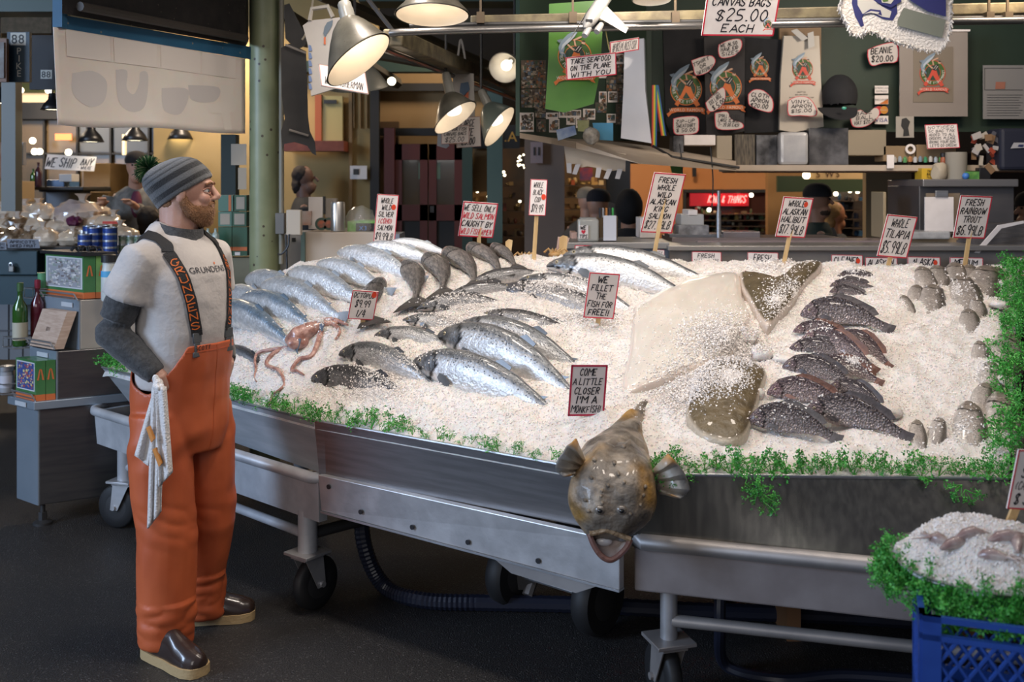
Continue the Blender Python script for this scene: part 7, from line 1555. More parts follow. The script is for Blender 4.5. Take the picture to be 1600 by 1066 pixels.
# baseball cap on the board
cp = thing('baseball_cap','black baseball cap pinned on the green board','cap',W(1310,172,6.1)); m = MB(); c = W(1312,150,6.12); m.ball(c,(.105,.10,.13),12); m2 = clay(m,.01,1); m2 = cutf(m2,lambda p: p.z > c.z-.06); m2.build('crown',BCL,cp,smooth=180)
m = MB(); q = W(1308,168,6.05); m.loft([[q+V((.115*math.cos(a),-.10+.02*math.cos(a*2),-.022*math.sin(a)*0+.0)) if False else q+V((.115*math.cos(a),-.11*math.sin(a),-.075*math.sin(a))) for a in [math.pi*i/16 for i in range(17)]],[q+V((.115*math.cos(a),-.11*math.sin(a),-.075*math.sin(a)-.006)) for a in [math.pi*i/16 for i in range(17)]]]); m.build('brim',BCL,cp,smooth=30)
m = MB(); m.ball(W(1319,169,5.93),(.014,.004,.009),6); m.build('sticker',M('green_sticker',(.05,.30,.22),.3),cp)
# card company stickers
for i,(y0,y1,tx_,bg,fg) in enumerate(((134,146,'AMERICAN','w',(.05,.05,.06)),(149,163,'DISCOVER','w',(.05,.04,.04)),(166,178,'MASTERCARD','n',(.5,.48,.45)),(181,194,'VISA','w',(.02,.04,.25)))):
    t = thing('payment_sticker',['white sticker reading american express, topmost of four','white and orange sticker reading discover','navy sticker with red and orange circles','white sticker reading visa, lowest of four'][i],'sticker',W(1377,y1,6.25)); f = Fr((1367,y0),(1388,y0),(1367,y1),6.25,da=0); slab(MB(),f,.003).build('base',PAPER if bg=='w' else M('navy_base',(.012,.015,.06),.5),t,smooth=0); m = MB()
    if i == 2:
        for k,cl in ((.3,(.5,.03,.02)),(.68,(.6,.26,.03))): m.col=(*cl,0); m.poly([f.m(f.w*k+.024*math.cos(a),f.h*.5+.024*math.sin(a),.001+k*.001) for a in [j*math.pi/10 for j in range(20)]])
    if i == 1: m.col=(.6,.18,.03,0); m.poly([f.p(.98,.4,.001),f.p(.98,.97,.001),f.p(.3,.97,.001)])
    if i == 0: prt_fr(m,f,'AMERICAN',.5,.3,.016,fg); prt_fr(m,f,'EXPRESS',.5,.72,.016,fg)
    else: prt_fr(m,f,tx_,.5,.5,(.013,.016,.010,.036)[i],fg,off=.003)
    m.build('print',PRINT,t,vc=True,smooth=0)
# poster in clear sleeve, drawing, letter
ps = thing('poster','framed beige poster with the fish emblem on the right','poster',W(1455,180,6.15)); pb(1406,48,1512,182,6.15,.01).build('sleeve',M('beige_sleeve',(.27,.23,.20),.25,c2=(.31,.27,.23),ns=2,coat=.6),ps,smooth=0); pb(1427,73,1489,160,6.145,.004).build('inner_sheet',M('beige_sheet',(.20,.165,.125),.5),ps,smooth=0); pb(1488,46,1516,49,6.13,.03).build('top_clip',PAPER,ps,smooth=0)
c = W(1457,114,6.14); emblem(ps, lambda x,y,o: c+V((x,-o,y)),0,0,19*6.14/F,red=True)
m = MB()
for i,(x,h_) in enumerate(((1440,14),(1445,22),(1449,24),(1453,20),(1457,26),(1461,22),(1464,18))): m.col=(.85,.05,.08,0)
sk = thing('drawing','small ink drawing card pinned under the poster','card',W(1414,215,6.05)); pb(1400,182,1428,215,6.05,.004).build('card',M('grey_sketch_card',(.33,.30,.26),.6),sk,smooth=0); m = MB(); m.col=(.02,.02,.02,0); m.poly([W(x,y,6.046) for x,y in ((1409,186),(1416,184),(1422,190),(1419,200),(1421,212),(1411,213),(1412,203),(1408,197))]); m.build('figure',PRINT,sk,vc=True,smooth=0)
lt = thing('letter','typed letter with a small drawing, right edge','letter',W(1570,186,6.2)); pb(1536,102,1640,186,6.2,.004).build('sheet',M('grey_letter',(.24,.23,.22),.6),lt,smooth=0); m = MB(); m.col=(.08,.08,.08,0)
for k in range(9): m.poly([W(1542,148+k*4,6.196),W(1598-(k%3)*3,148+k*4,6.196),W(1598-(k%3)*3,148.8+k*4,6.196),W(1542,148.8+k*4,6.196)])
for q in ((1538,106,1598,107),(1538,140,1598,141),(1538,106,1539,141)): m.poly([W(q[0],q[1],6.196),W(q[2],q[1],6.196),W(q[2],q[3],6.196),W(q[0],q[3],6.196)])
m.col=(.35,.14,.09,0); m.poly([W(1556,128,6.195),W(1571,128,6.195),W(1570,139,6.195),W(1555,139,6.195)]); m.build('print',PRINT,lt,vc=True,smooth=0)
# fringed team blanket (top right)
bl2 = thing('fringed_blanket','white-fringed blanket with a navy and grey bird head, hanging from the rail','blanket',W(1400,75,4.5)); YQ = 4.5
FL = M('fleece_white',(.58,.54,.50),.95,bump=1.,bs=90,sheen=.5)
body = [(1325,-30),(1312,10),(1320,30),(1332,52),(1345,54),(1352,45),(1368,50),(1400,64),(1440,76),(1468,78),(1480,62),(1486,35),(1486,-30)]
m = MB(); m.poly([W(x,y,YQ) for x,y in body],(0,.03,0)); m.build('fleece',FL,bl2,smooth=0)
m = MB(); k = 0
for a,b in zip(body[:-1],body[1:]):
    n_ = int(math.hypot(b[0]-a[0],b[1]-a[1])/1.0)
    for i in range(n_):
        t = i/n_; x,y = a[0]+(b[0]-a[0])*t, a[1]+(b[1]-a[1])*t; p = W(x,y,YQ+random.uniform(-.02,.02)); d = V((random.uniform(-.012,.012),random.uniform(-.01,.01),random.uniform(-.022,-.006))); m.tube([p,p+d],[.005,.002],4)
m.build('fringe',FL,bl2,smooth=0,kind='stuff')
def q_(pts,col,o): m = MB(); m.col=(*col,0); m.poly([W(x,y,YQ-o) for x,y in pts]); return m
NV_ = (.012,.015,.10); GY = (.14,.15,.12); LG = (.42,.40,.36)
m = MB()
for i,(pts,col) in enumerate((([(1332,-20),(1331,5),(1336,25),(1345,42),(1350,40),(1347,28),(1352,20),(1365,22),(1380,30),(1395,32),(1402,20),(1400,-20)],NV_),([(1339,-20),(1340,8),(1348,22),(1362,19),(1378,26),(1390,28),(1393,18),(1378,10),(1362,-2),(1362,-20)],LG),([(1345,24),(1360,14),(1376,16),(1378,24),(1365,20),(1352,23)],NV_),([(1349,22),(1361,17),(1374,19),(1372,22),(1360,20)],LG),([(1362,-20),(1370,4),(1392,12),(1409,2),(1398,-20)],NV_),([(1374,-10),(1378,4),(1392,6),(1398,-2),(1392,-12)],LG),([(1377,-5),(1380,3),(1388,2),(1387,-5)],(.06,.12,.02)),([(1412,12),(1478,31),(1474,50),(1472,59),(1402,40),(1403,30)],GY),([(1402,-20),(1424,2),(1450,18),(1478,26),(1478,-20)],NV_))):
    m.col=(*col,0); m.poly([W(x,y,YQ-.002-i*.0012) for x,y in pts])
m.build('bird_head_print',PRINT,bl2,vc=True,smooth=0)
# shelf clutter
rl_ = thing('plastic_roll','shiny roll of clear plastic bags hanging below the apron','roll',W(1240,258,6.0)); pb(1219,206,1264,258,6.0,.08).build('roll',M('shiny_film',(.42,.42,.43),.18,.2,c2=(.62,.60,.58),ns=5,bump=.5,bs=10),rl_,smooth=0,bevel=.02)
BX = M('brown_box',(.24,.165,.09),.7,c2=(.29,.20,.11),ns=4)
for x0,y0,x1,y1,lb,mt in ((1325,203,1385,243,'plain brown paper bag hanging under the cap',M('kraft_bag',(.28,.23,.16),.7)),(1380,228,1430,252,'brown carton with a white roll mark on the shelf',BX),(1432,226,1494,252,'brown carton with a blue mark behind the bag tax notice',BX),(1264,200,1326,258,'stack of dark plastic bags on the shelf',M('dark_bags',(.03,.03,.035),.4,c2=(.12,.12,.13),ns=10,coat=.4)),(1069,211,1118,227,'white cardboard flap below the black sweatshirt',PAPER),(1120,212,1144,250,'beige slab standing on the ledge',M('beige_slab',(.36,.30,.22),.6)),(1148,210,1180,262,'row of dark folded cartons on the ledge',M('dark_folded',(.05,.042,.035),.6,c2=(.16,.13,.09),ns=14,stretch=(9,1,1))),(1182,211,1215,262,'dark crate with silver gear on the ledge',M('dark_gear',(.025,.025,.028),.4,c2=(.16,.16,.17),ns=12)),(1052,212,1068,240,'black and white tangle of gear at the ledge corner',MATS['dark_gear'])):
    pile_box(lb,x0,y0,x1,y1,6.1,.15,mt)
m = MB(); c=W(1422,233,6.08); m.lathe([(.03,0),(.03,.008),(.017,.008),(.017,0)],20,False); m.v=[c+V((p.x,-p.z,p.y)) for p in m.v]; simple('tape_roll','white tape roll mark on the brown carton','tape',m,PAPER)
cols_ = [(.5,.48,.45),(.35,.4,.45),(.1,.3,.1),(.45,.2,.08),(.5,.5,.5),(.2,.25,.3),(.05,.25,.12)]
for i in range(13):
    px = 1398+i*8; c = W(px,254-(i%2),6.02); m = MB(); m.lathe([(.011,0),(.012,.024),(.007,.028),(.007,.034)],12,True,c); simple('jar','tiny jar in the row on the shop shelf','jar',m,M('jar_%s'%'abcdefg'[i%7],cols_[i%7],.3),'tiny jars on the shop shelf',smooth=40)
sign('small card with two shells on the shop shelf',(1386,242),(1397,242),(1386,263),5.98,[],border=0,name='shell_card',cat='card')
# top of the steel cabinet, right
SBX = M('dull_steel_box',(.13,.125,.13),.4,.6,c2=(.18,.17,.17),ns=3)
ev = thing('steel_cabinet','dull steel cabinet behind the trout sign with a clipboard on it','cabinet',W(1510,372,5.9)); pb(1436,290,1585,380,5.9,.5).build('body',SBX,ev,smooth=0,bevel=.006); pb(1442,280,1592,292,5.85,.55).build('lid',M('steel_lid',(.27,.26,.26),.35,.6),ev,smooth=0,bevel=.006)
cbd = thing('clipboard','clipboard with white papers on the steel cabinet','clipboard',W(1470,362,5.83)); pb(1447,302,1500,366,5.84,.01).build('board',M('brown_clipboard',(.22,.17,.12),.5),cbd,smooth=0); pb(1445,308,1490,362,5.82,.008).build('papers',PAPER,cbd,smooth=0); pb(1462,298,1482,308,5.81,.012).build('clip',STEEL,cbd,smooth=0,bevel=.003)
yb = thing('box','yellow printed box on the steel cabinet','box',W(1448,280,5.95)); pb(1440,263,1457,281,5.95,.1).build('carton',M('yellow_box',(.60,.38,.03),.5),yb,smooth=0); m = MB(); f = Fr((1440,263),(1457,263),(1440,281),5.945,da=0)
for i,t_ in enumerate(('TIE','BIG','FILL')): hand(m,f,t_,.5,.9,.25+.27*i,.16,wt=.003)
m.build('lettering',PRINT,yb,vc=True,smooth=0)
m = MB(); m.lathe([(.058,0),(.06,.15),(.058,.16),(.02,.16),(.02,.1)],24,True,W(1494,281,5.95)); simple('paper_towel_roll','big grey paper towel roll on the steel cabinet','roll',m,M('grey_towel_roll',(.27,.25,.21),.8),smooth=40)
m = MB(); m.ball(W(1468,268,5.93),(.05,.04,.055),8); m.v=[p+V((1,0,.5))*.02*noise.noise(p*20) for p in m.v]; simple('paper_bag','crumpled cream paper bag beside the towel roll','bag',m,M('cream_bag',(.42,.36,.27),.7),smooth=30)
bottle('small orange capped bottle behind the paper bag',W(1474,258,6.0),.018,.06,M('orange_bottle',(.35,.10,.04),.4),neck=.8,cap=.02)
gx = thing('box','green box with blue gloves spilling out on the steel cabinet','box',W(1518,280,5.9)); pb(1503,268,1530,281,5.9,.1).build('carton',M('glove_green',(.04,.20,.05),.4,c2=(.2,.4,.1),ns=20),gx,smooth=0); m = MB(); m.ball(W(1509,275,5.88),(.02,.02,.02),6); m.build('glove',M('blue_nitrile',(.06,.20,.55),.4),gx)
pile_box('black tray of yellow packets at the back of the steel cabinet',1530,262,1548,281,5.95,.1,BLK,'tray','tray'); rdn = random.Random(4)
for i in range(22):
    px,py = rdn.uniform(1520,1556),rdn.uniform(206,266); c = W(px,py,6.0+rdn.uniform(-.05,.05)); m = MB(); a = rdn.uniform(0,3); m.box(c,(rdn.uniform(.03,.06),.008,rdn.uniform(.02,.04)),Matrix.Rotation(a,3,'Y')); simple('packet','small snack packet clipped in the hanging bundle','packet',m,M('packet_%s'%'abcde'[i%5],[(.5,.45,.38),(.35,.06,.03),(.45,.42,.40),(.25,.15,.08),(.1,.1,.12)][i%5],.4),'packets in the hanging bundle')
bb = thing('gym_bag','dark navy bag with a white bird logo, right edge','bag',W(1590,262,5.95)); pb(1564,200,1680,266,5.95,.2).build('bag',M('navy_bag',(.015,.018,.035),.6),bb,smooth=0,bevel=.02); m = MB(); m.col=(.42,.42,.44,0); m.poly([W(x,y,5.94) for x,y in ((1579,232),(1584,223),(1606,223),(1606,231))]); m.col=(.02,.03,.1,0); m.poly([W(x,y,5.937) for x,y in ((1592,226),(1600,226),(1598,230),(1590,229))]); m.build('bird_logo',PRINT,bb,vc=True,smooth=0)
# folded dark boxes/blankets pile right
for k in range(6):
    y = 392-k*7; m = MB(); pb(1515+k*3+(k%2)*4,y-7,1680,y,5.5+.03*k,.5,m); pb
    m.v=[p+V((0,0,.006*noise.noise(p*9))) for p in m.v]; simple('folded_bag','folded dark grey paper sack in the pile at the right','sack',m,M('dark_sack',(.07,.065,.065),.6,c2=(.13,.12,.12),ns=9),'pile of dark grey sacks at the right')
fs_('paper','white sheet edge slipping over the dark sacks','paper',[(1522,395),(1560,352),(1600,345),(1600,349),(1565,357),(1530,396)],5.45,PAPER)
simple('carton','long tan carton behind the tilapia sign','box',pb(1418,372,1505,392,5.75,.4),M('tan_carton',(.30,.22,.13),.6,c2=(.35,.26,.16),ns=3)); m=MB(); pb(1420,362,1486,374,5.7,.3,m); simple('plastic_wrap','crumpled clear plastic on the tan carton','wrap',m,M('wrap_grey',(.36,.36,.36),.2,c2=(.5,.5,.5),ns=14,bump=.8,bs=25),bevel=.01)
# ================================================================ display case with cards behind the ice
dc = thing('display_case','long grey refrigerated case behind the ice with small cards','case',W(1150,430,5.45)); CS_ = M('case_grey',(.19,.18,.175),.4,.4,c2=(.24,.225,.215),ns=3)
pb(1046,392,1700,470,5.45,.7).build('front',CS_,dc,smooth=0); pb(1044,384,1700,392,5.42,.75).build('top_rail',M('case_rail',(.36,.34,.32),.35,.6),dc,smooth=0,bevel=.004); pb(1050,372,1320,384,5.8,.4).build('counter_top',M('pinkish_steel',(.30,.25,.24),.3,.6),dc,smooth=0)
dl = thing('display_case','blue-grey case front left of the king salmon sign','case',W(960,430,5.5)); pb(886,388,1046,470,5.5,.6).build('front',M('bluegrey_case',(.14,.17,.22),.4,.3),dl,smooth=0); pb(884,379,1046,389,5.48,.62).build('top_rail',M('case_rail2',(.38,.37,.36),.35,.5),dl,smooth=0,bevel=.004)
pb(1053,414,1080,418,5.44,.02).build('vent_slot',BLK,dc,smooth=0)
for x0,y0,x1,y1,L_,lb in ((898,383,963,401,['THE REAL THING!!','WILL'],'card reading the real thing on the blue-grey case'),(976,387,994,402,['OCEAN','KISSED'],'small ocean card on the blue-grey case'),(1020,390,1038,416,['WE FLY','OR','10'],'card half behind the king salmon stick'),(1081,393,1127,430,['FRESH','HAWAIIAN','SWORDFISH','$10.99'],'card reading fresh hawaiian swordfish'),(1168,394,1216,425,['FRESH','AHI'],'card reading fresh at the back of the halibut'),(1299,398,1348,428,['CLEANED','SQUID'],'card reading cleaned squid'),(1352,402,1402,430,['ALASKAN','SPOT'],'card reading alaskan beside the tilapia stick'),(1418,401,1469,430,['ALASKA','WEATHERVANE'],'card reading alaska right of the tilapia sign'),(1484,402,1536,430,['MEDIUM','USA'],'card reading medium usa behind the trout stick'),(1574,402,1620,430,['LARGE','USA'],'card at the right edge behind the parsley')):
    sign(lb,(x0,y0),(x1,y0+1),(x0,y1),5.40,L_,border=.02,wt=.9,name='case_card',da=0,dot=(.85,.3) if L_[0] in ('CLEANED','ALASKA') else None)
# things on the case
CLP = M('clear_jar',(.42,.42,.38),.12,coat=.6,c2=(.5,.49,.44),ns=6)
tj = thing('tip_jar','clear square jar with a we love tips label','jar',W(920,378,5.55)); pb(903,342,936,378,5.55,.11).build('jar',CLP,tj,bevel=.012); pb(907,340,932,344,5.56,.09).build('lid',M('jar_lid',(.32,.32,.3),.3),tj,bevel=.004)
f = Fr((904,352),(919,352),(904,373),5.54,da=0); slab(MB(),f,.002).build('label',PAPER,tj,smooth=0); m = MB(); hand(m,f,'WE',.2,.85,.18,.25,wt=.007,off=.003); hand(m,f,'TIPS',.1,.95,.82,.25,wt=.006,off=.003); m.col=(*RED,0); m.poly([f.p(x,y,.003) for x,y in ((.5,.66),(.28,.5),(.3,.38),(.42,.36),(.5,.43),(.58,.36),(.7,.38),(.72,.5))]); m.build('lettering',PRINT,tj,vc=True,smooth=0)
ph = thing('pen_holder','holder of markers and white slips beside the tip jar','holder',W(955,375,5.55)); pb(935,338,965,372,5.6,.08).build('box',M('brown_holder',(.16,.11,.06),.6),ph,smooth=0)
pb(943,337,963,376,5.53,.02).build('paper_slips',M('white_slips',(.62,.64,.70),.5),ph,smooth=0)
for i,cl in enumerate(((.03,.03,.04),(.3,.3,.3),(.5,.2,.05),(.03,.03,.04),(.05,.35,.08))): pb(936+i*5,325,939+i*5,340,5.58,.02).build('marker',M('marker_%s'%'abcde'[i],cl,.4),ph,smooth=0)
for x0,y0,x1,y1,lb,mt in ((1000,340,1026,372,'pale paper stack behind the king salmon sign',PAPER),(1064,335,1100,352,'white scale body on the counter',M('scale_white',(.46,.46,.45),.4)),(1075,328,1090,338,'small white box on top of the scale',PAPER),(1060,352,1108,368,'crumpled grey bags on the counter',M('grey_bags',(.16,.16,.165),.5,c2=(.34,.34,.35),ns=20,bump=.8,bs=20)),(1046,366,1130,382,'flat grey scale plate on the counter',M('scale_plate',(.22,.23,.25),.35,.6)),(1130,362,1188,374,'steel shelf behind the scale pole',M('scale_shelf',(.30,.27,.28),.3,.6)),(893,363,902,380,'pink slip at the corner of the case',M('pink_slip',(.55,.36,.30),.6)),(1380,300,1385,372,'edge of the tan partition',M('pale_edge',(.36,.28,.17),.6))):
    pile_box(lb,x0,y0,x1,y1,5.9,.2,mt,'counter_item','box')
m = MB(); m.tube([W(1123,378,5.85),W(1123,330,5.85)],.014,10); m.tube([W(1123,345,5.85),W(1123,298,5.85)],.010,10); m.build('scale_pole',STEEL,label='slim steel pole standing on the counter by the neon sign',cat='pole')
CRB = M('crab_orange',(.42,.22,.07),.5,c2=(.55,.38,.18),ns=20)
for px,py,lb in ((790,385,'wooden stake with frayed top behind the small cod'),):
    pass
for (x,y0,y1,w_,lb) in ((795,374,402,12,'short pale wooden stake behind the last cod'),(880,368,412,14,'pale wooden stake with a pink card behind the crest'),):
    m = MB(); m.poly([W(x-w_/2,y1,5.15),W(x-w_/2+1,y0+4,5.15),W(x,y0,5.15),W(x+w_/2,y0+2,5.15),W(x+w_/2-3,y1,5.15)],(0,.02,0)); simple('stake',lb,'stake',m,WOOD)
fs_('card','pink edged back of a price card beside the stake','card',[(872,370),(890,372),(880,404),(868,398)],5.2,M('pink_card',(.60,.42,.36),.6))
for px,py,lb in ((866,398,'orange crab legs poking over the crest by the pink card'),(818,404,'orange crab piece behind the cod stick')):
    t = thing('crab',lb,'crab',W(px,py+6,5.1)); m = MB(); m.ball(W(px,py,5.1),(.03,.02,.015),7); m.build('shell',CRB,t); m = MB()
    for k in range(5): c=W(px,py,5.1); m.tube([c,c+V((-.03+.02*k,0,.03)),c+V((-.05+.03*k,0,.01))],.006,6)
    m.build('legs',CRB,t)
# ================================================================ far right background
st('wall_orange', pb(978,256,1215,470,11.0,.1), ORW); st('wall_end', pb(820,215,882,470,9.0,.2), M('grey_column_paint',(.17,.125,.10),.7,c2=(.20,.15,.12),ns=2)); st('wall_charcoal', pb(948,230,985,470,9.6,.1), M('blue_charcoal',(.022,.026,.032),.6))
st('wall_shopback', pb(882,230,950,470,11.5,.1), M('shopback',(.11,.06,.025),.7,c2=(.25,.14,.05),ns=3)); st('wall_tan_right', pb(1353,262,1424,400,8.5,.08), M('tan_partition',(.34,.24,.13),.7)); st('wall_shop_left', pb(735,230,825,470,11.2,.1), M('shop_left',(.035,.025,.02),.6,c2=(.10,.05,.02),ns=3))
st('wall_dark_right', pb(1424,240,1760,400,8.8,.08), M('dark_back_right',(.05,.03,.02),.7)); st('wall_green_band', pb(1215,275,1353,300,9.6,.05), M('deep_green_band',(.03,.05,.02),.6)); st('wall_dark_mid', pb(1255,290,1353,400,10.0,.1), M('night_shop',(.02,.015,.013),.5,c2=(.06,.04,.03),ns=6)); st('wall_brown_mid', pb(1200,260,1258,400,9.9,.1), M('warm_brown',(.26,.13,.04),.7,c2=(.34,.18,.06),ns=2))
board('cream shop fascia with brown flourishes behind the worker',1262,264,1353,280,9.4,M('cream_fascia',(.62,.42,.20),.6),[('S',.18,.5,.09,(.12,.05,.02),None),('W',.38,.5,.08,(.08,.03,.02),None),('S',.52,.5,.08,(.12,.05,.02),None)])
simple('wall_hook','black hook shape on the orange wall','hook',pb(1082,262,1088,276,10.9,.02),BLK); fs_('leaf_card','green card pinned above the king salmon sign','card',[(1047,258),(1066,258),(1066,272),(1050,270)],7.0,M('leaf_green',(.10,.25,.06),.6)); fs_('plaque','dark blue and red plaque on the shop wall','picture',[(906,262),(926,262),(926,282),(906,282)],11.2,M('blue_red',(.03,.05,.15),.6,c2=(.5,.04,.03),ns=6))
sn = thing('wall_sign','lilac wall sign with two figures on the grey column','sign',W(838,254,8.9)); pb(829,222,848,255,8.9,.03).build('plate',M('lilac_plate',(.33,.25,.25),.5),sn,smooth=0); m = MB(); m.col=(.03,.03,.03,0)
for x in (835,842): m.poly([W(x-1.5,230,8.89),W(x+1.5,230,8.89),W(x+1.5,243,8.89),W(x-1.5,243,8.89)])
m.build('figures',PRINT,sn,vc=True,smooth=0)
# fairy lights, lamps in shops
for i in range(26):
    a = i/26*6.28; px,py = (818+random.uniform(-9,7), 254+random.uniform(-13,13)) if i < 16 else (random.uniform(740,815), random.uniform(240,330)); m = MB(); m.ball(W(px,py,10.6),.010 if i < 16 else .014,5); simple('fairy_light','tiny warm fairy light glowing in the dark shop','light',m,LB,'fairy lights in the dark shop',smooth=180)
# shop windows with shelves of goods
rdn = random.Random(8)
TN = [40]
def goods(x0,y0,x1,y1,Y,n,label,group,cols,smin=4,smax=9):
    rows = [y0+(y1-y0)*(k+1)/5 for k in range(5)]
    for ry in rows: st('trim_%d'%TN[0], pb(x0-3,ry,x1+3,ry+1.6,Y-.15,.35), M('shop_shelf',(.06,.035,.02),.6)); TN[0] += 1
    for i in range(n):
        px = rdn.uniform(x0,x1); a,b = rdn.uniform(smin,smax),rdn.uniform(smin,smax*1.4); py = rdn.choice(rows)-b/2; m = MB(); c = W(px,py,Y+rdn.uniform(-.05,.05))
        if rdn.random() < .5: m.ball(c,(a*Y/F/2,.03,b*Y/F/2),6)
        else: m.box(c,(a*Y/F,.06,b*Y/F),Matrix.Rotation(rdn.uniform(-.05,.05),3,'Y'))
        k = rdn.randrange(len(cols)); simple('shop_item',label,'goods',m,M('goods_%02d%02d%02d'%tuple(int(q*99) for q in cols[k]),cols[k],.4),group,smooth=40)
WC = [(.45,.26,.08),(.25,.13,.05),(.6,.42,.2),(.35,.08,.03),(.12,.07,.03),(.5,.33,.12)]
goods(884,270,948,365,10.8,60,'blurred trinket on the warm shop shelves behind the tip jar','trinkets behind the tip jar',WC); goods(738,255,760,360,10.6,24,'blurred ornament in the window beside the green post','ornaments beside the green post',WC); goods(788,270,822,370,10.6,26,'blurred ornament in the dark shop by the cod sign','ornaments by the cod sign',[(.14,.08,.03),(.3,.2,.08),(.05,.03,.02),(.2,.05,.03)])
st('window_3',pb(738,245,762,370,10.9,.03),M('warm_shop_window',(.45,.27,.11),.3,c2=(.30,.15,.05),ns=2)); 
ns_ = thing('neon_window','shop window with red neon script under the orange wall','window',W(1140,375,10.7)); pb(1072,300,1200,380,10.7,.03).build('glass',M('night_glass',(.05,.02,.015),.15,coat=.5),ns_,smooth=0); pb(1068,296,1204,301,10.65,.05).build('frame',DK,ns_,smooth=0); pb(1068,300,1072,380,10.65,.05).build('frame',DK,ns_,smooth=0)
pb(1078,302,1170,322,10.66,.02).build('lit_backing',M('red_backing',(.35,.01,.02),.5,em=.35),ns_,smooth=0)
f = Fr((1106,303),(1168,303),(1106,320),10.6,da=0); m = MB(); hand(m,f,'KING & THINGS',.02,.98,.5,.62,wt=.014,off=.01,slant=.3); m.build('neon_script',M('neon_red',(1,.16,.14),.5,em=4),ns_,smooth=0)
goods(1078,325,1200,372,10.55,60,'blurred gift in the neon shop window','gifts in the neon window',[(.45,.30,.08),(.3,.05,.04),(.5,.4,.25),(.08,.12,.05),(.2,.12,.06)],3,8)
for px,py,Y in ((1260,274,9.3),(1174,305,10.4),(1108,328,10.4),(1328,298,9.9),(1340,299,9.9),(1306,303,9.9)): m = MB(); m.ball(W(px,py,Y),.035 if px==1260 else .022,8); simple('globe_bulb','round glowing lamp in the shops behind the stall','bulb',m,LB,group='glowing lamps in the shops behind',smooth=180)
goods(1300,300,1350,370,9.8,26,'dim reflection-like bottle in the dark shop behind the worker','bottles behind the worker',[(.10,.10,.12),(.2,.14,.1),(.03,.08,.14),(.05,.05,.05)],3,9)
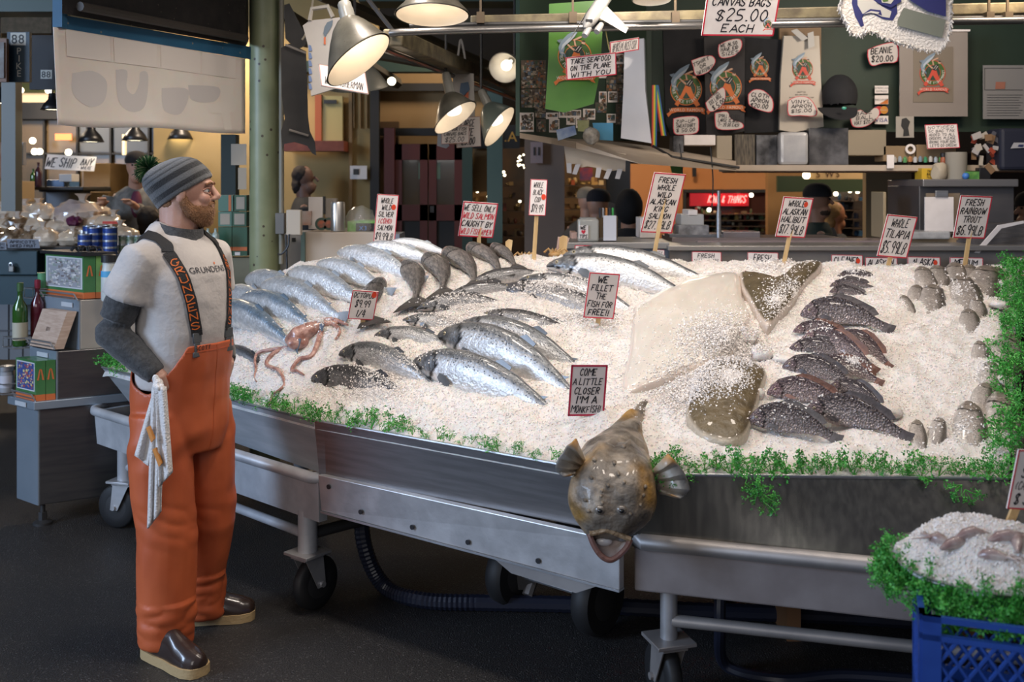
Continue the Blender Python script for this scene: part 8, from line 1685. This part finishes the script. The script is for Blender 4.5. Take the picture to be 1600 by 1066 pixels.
# ================================================================ other people
def person(label, px, Yd, eye_py, facing, hatc=None, hairc=None, coat=(.02,.03,.03), bib=None, glove=None, lean=0, arm=True, hood=False, hs=1., skin=(.42,.24,.17), inner=None, plaid=False, reach=None):
    ez = H-(eye_py-HY)*Yd/F; x = (px-800)*Yd/F; t = thing('person',label,'person',(x,Yd,0)); f = V((math.cos(facing),math.sin(facing),0)); l = V((-f.y,f.x,0)); dz = ez-1.62
    hc = V((x,Yd,ez)); b = V((x,Yd,0))-f*lean; R = Matrix((f,l,V((0,0,1)))).transposed(); m = MB()
    def P(fx,lx,z): return b+f*(fx)+l*lx+V((0,0,z+dz))
    m.ball(hc+f*-.01+V((0,0,.02)),(.098*hs,.078*hs,.11*hs),10,R); m.ball(hc+f*.03+V((0,0,-.07)),(.065,.058,.06),8,R); m.tube([hc+f*.085+V((0,0,.02)),hc+f*.115+V((0,0,-.02))],[.012,.016],8); m.tube([P(0,0,1.40),hc+f*-.02+V((0,0,-.06))],[.065,.058],12); m.ball(hc+f*.085+V((0,0,-.055)),(.018,.026,.012),6,R)
    hands = []; m.tube([P(0,-.17,1.37),P(0,0,1.40),P(0,.17,1.37)],.04,8)
    if arm:
        for s in (-1,1):
            el = P(.04-.0*s,s*.26,1.10); wr = P(.27,s*.16,1.02) if not reach else V(reach)+l*s*.12; hands.append((P(0,s*.19,1.38),el,wr)); d = (wr-el).normalized(); m.tube([P(0,s*.17,1.37),el,wr-d*.04,wr+d*.03],[.04,.035,.026,.03],8)
            if not glove:
                m.ball(wr+d*.05,(.045,.035,.02),8,R)
                for k in range(4): q = wr+d*.085+l*(k-1.5)*.018; m.tube([q-d*.02,q+d*.035,q+d*.055-V((0,0,.02))],[.009,.009,.007],6)
                m.tube([wr+d*.03-l*s*.03,wr+d*.07-l*s*.05],[.011,.009],6)
    clay(m,.010,2).build('body',M('skin_%d'%int(skin[0]*100),skin,.5,sss=.1),t,smooth=180)
    for s in (-1,1): m = MB(); m.ball(hc+f*.083+l*s*.031+V((0,0,.02)),(.008,.012,.008),6); m.build('eye',BLK,t)
    m = MB(); m.loft([[P(.0,0,z)+f*c_*math.sin(q)+l*a_*math.cos(q) for q in [2*math.pi*j/20 for j in range(20)]] for z,a_,c_ in ((.78,.18,.14),(1.0,.19,.15),(1.2,.21,.14),(1.34,.22,.125),(1.42,.15,.10),(1.47,.08,.075))]); 
    for a_ in hands: d=(a_[2]-a_[1]).normalized(); m.tube([a_[0],a_[1],a_[2]-d*.03],[.075,.062,.045],12)
    if hood: m.ball(hc+f*-.03+V((0,0,.01)),(.125,.105,.14),10,R)
    cm = M('coat_%d_%d'%(int(coat[0]*1000),int(coat[1]*1000)),coat,.85,c2=tuple(q*(.55 if plaid else 1.3) for q in coat),ns=14 if plaid else 6); clay(m,.013,3).build('jacket',cm,t,smooth=180)
    if glove:
        for a_ in hands:
            wr = a_[2]; d=(wr-a_[1]).normalized(); m = MB(); m.ball(wr+d*.05,(.05,.038,.026),8,R)
            for k in range(4): q = wr+d*.085+l*(k-1.5)*.019; m.tube([q-d*.02,q+d*.035,q+d*.055-V((0,0,.02))],[.011,.010,.009],6)
            m.tube([wr-d*.03,wr+d*.04],[.035,.033],10); m.tube([wr+d*.03-l*.03,wr+d*.07-l*.05],[.012,.010],6); clay(m,.006,1).build('glove',glove,t,smooth=180)
    if bib: m = MB(); m.loft([[P(.0,0,z)+f*c_*math.sin(q)+l*a_*math.cos(q) for q in [2*math.pi*j/20 for j in range(20)]] for z,a_,c_ in ((.1,.2,.15),(.78,.195,.155),(1.0,.205,.165),(1.11,.205,.165))]); m.build('bib_overalls',bib,t,smooth=60)
    else: m = MB(); m.loft([[P(.0,0,z)+f*c_*math.sin(q)+l*a_*math.cos(q) for q in [2*math.pi*j/20 for j in range(20)]] for z,a_,c_ in ((0,.13,.11),(.5,.15,.12),(.85,.175,.135))]); m.build('trousers',DK,t,smooth=60)
    if hatc: m = MB(); hb = hc+V((0,0,.035)); m.lathe([(.103,0),(.106,.025),(.101,.05),(.084,.078),(.052,.095),(.01,.103)],20,True); m.v=[hb+R@V((p.x*1.02*hs,p.y*.86*hs,p.z)) for p in m.v]; m.build('beanie',M('hat_%d_%d'%(int(hatc[0]*1000),int(hatc[2]*1000)),hatc,.95),t,smooth=60)
    if hairc: m = MB(); m.ball(hc+f*-.03+V((0,0,.035)),(.095*hs,.082*hs,.098*hs),10,R); m.ball(hc+f*-.06+V((0,0,-.05)),(.05,.065,.08),8,R); clay(m,.012,2,lambda p:.006*noise.noise(p*40)).build('hair',M('hair_%d'%int(hairc[0]*1000),hairc,.8),t,smooth=180)
    if inner: m = MB(); m.ball(P(.10,0,1.3),(.05,.05,.14),8,R); m.build('shirt',inner,t)
    return t,hc,f,l,R
t,hc,f,l,R = person('worker in a dark beanie, green jacket, orange bib and blue gloves behind the case',1277,7.5,315,math.radians(-8),hatc=(.035,.035,.038),coat=(.018,.035,.033),bib=ORG,glove=M('blue_glove',(.06,.19,.55),.45),hs=.98,inner=M('grey_shirt',(.12,.12,.13),.8))
m = MB(); m.ball(hc+f*.032+V((0,0,-.078)),(.064,.060,.042),8,R); clay(m,.008,1,lambda p:.003*noise.noise(p*120)).build('beard',M('dark_beard',(.045,.03,.022),.8),t,smooth=180)
person('seated woman with dark hair and a black jacket, in front of the cream wall',476,8.6,280,math.radians(10),hs=.85,hairc=(.018,.012,.010),coat=(.014,.015,.017),skin=(.20,.11,.08))
person('person in a plaid grey jacket and black beanie reaching over the bagged fruit',213,8.3,262,math.radians(-70),hatc=(.014,.012,.012),coat=(.20,.19,.17),plaid=True,inner=M('plum_shirt',(.10,.015,.04),.8),reach=W(185,322,8.0),lean=.1)
person('person in a black hood seen from behind, left of the king salmon sign',983,7.6,325,math.radians(80),hood=True,coat=(.012,.012,.014),arm=False)
person('person in a dark cap and coat behind the tip jar',935,7.9,322,math.radians(60),hatc=(.013,.013,.018),coat=(.014,.014,.018),arm=False)
person('person with a light wide hat at the back of the shop',917,9.0,316,math.radians(90),hatc=(.20,.17,.13),coat=(.05,.045,.04),arm=False)
person('blond person far back behind the worker\'s shoulder',1305,8.9,338,math.radians(20),hairc=(.30,.17,.06),coat=(.03,.03,.03),arm=False,skin=(.40,.18,.10))
person('dark-haired child or woman behind the man in front of the dried fruit',233,7.9,348,math.radians(90),hairc=(.016,.011,.009),coat=(.014,.012,.012),arm=False)
person('person in a black beanie cut by the right edge',1612,6.8,330,math.radians(180),hatc=(.012,.012,.015),coat=(.014,.015,.02),arm=False)
m = MB(); c = W(952,332,8.6); m.cyl(c,c+V((0,.02,.0)),.085,n=28); simple('round_sign','pale round disc hanging behind the black caps','sign',m,M('round_grey',(.22,.18,.14),.6),smooth=40)
m = MB(); pb(1090,376,1420,384,5.75,.3,m); simple('counter_edge','pale steel counter edge below the worker','counter',m,M('pinkish_steel2',(.38,.30,.30),.3,.5))
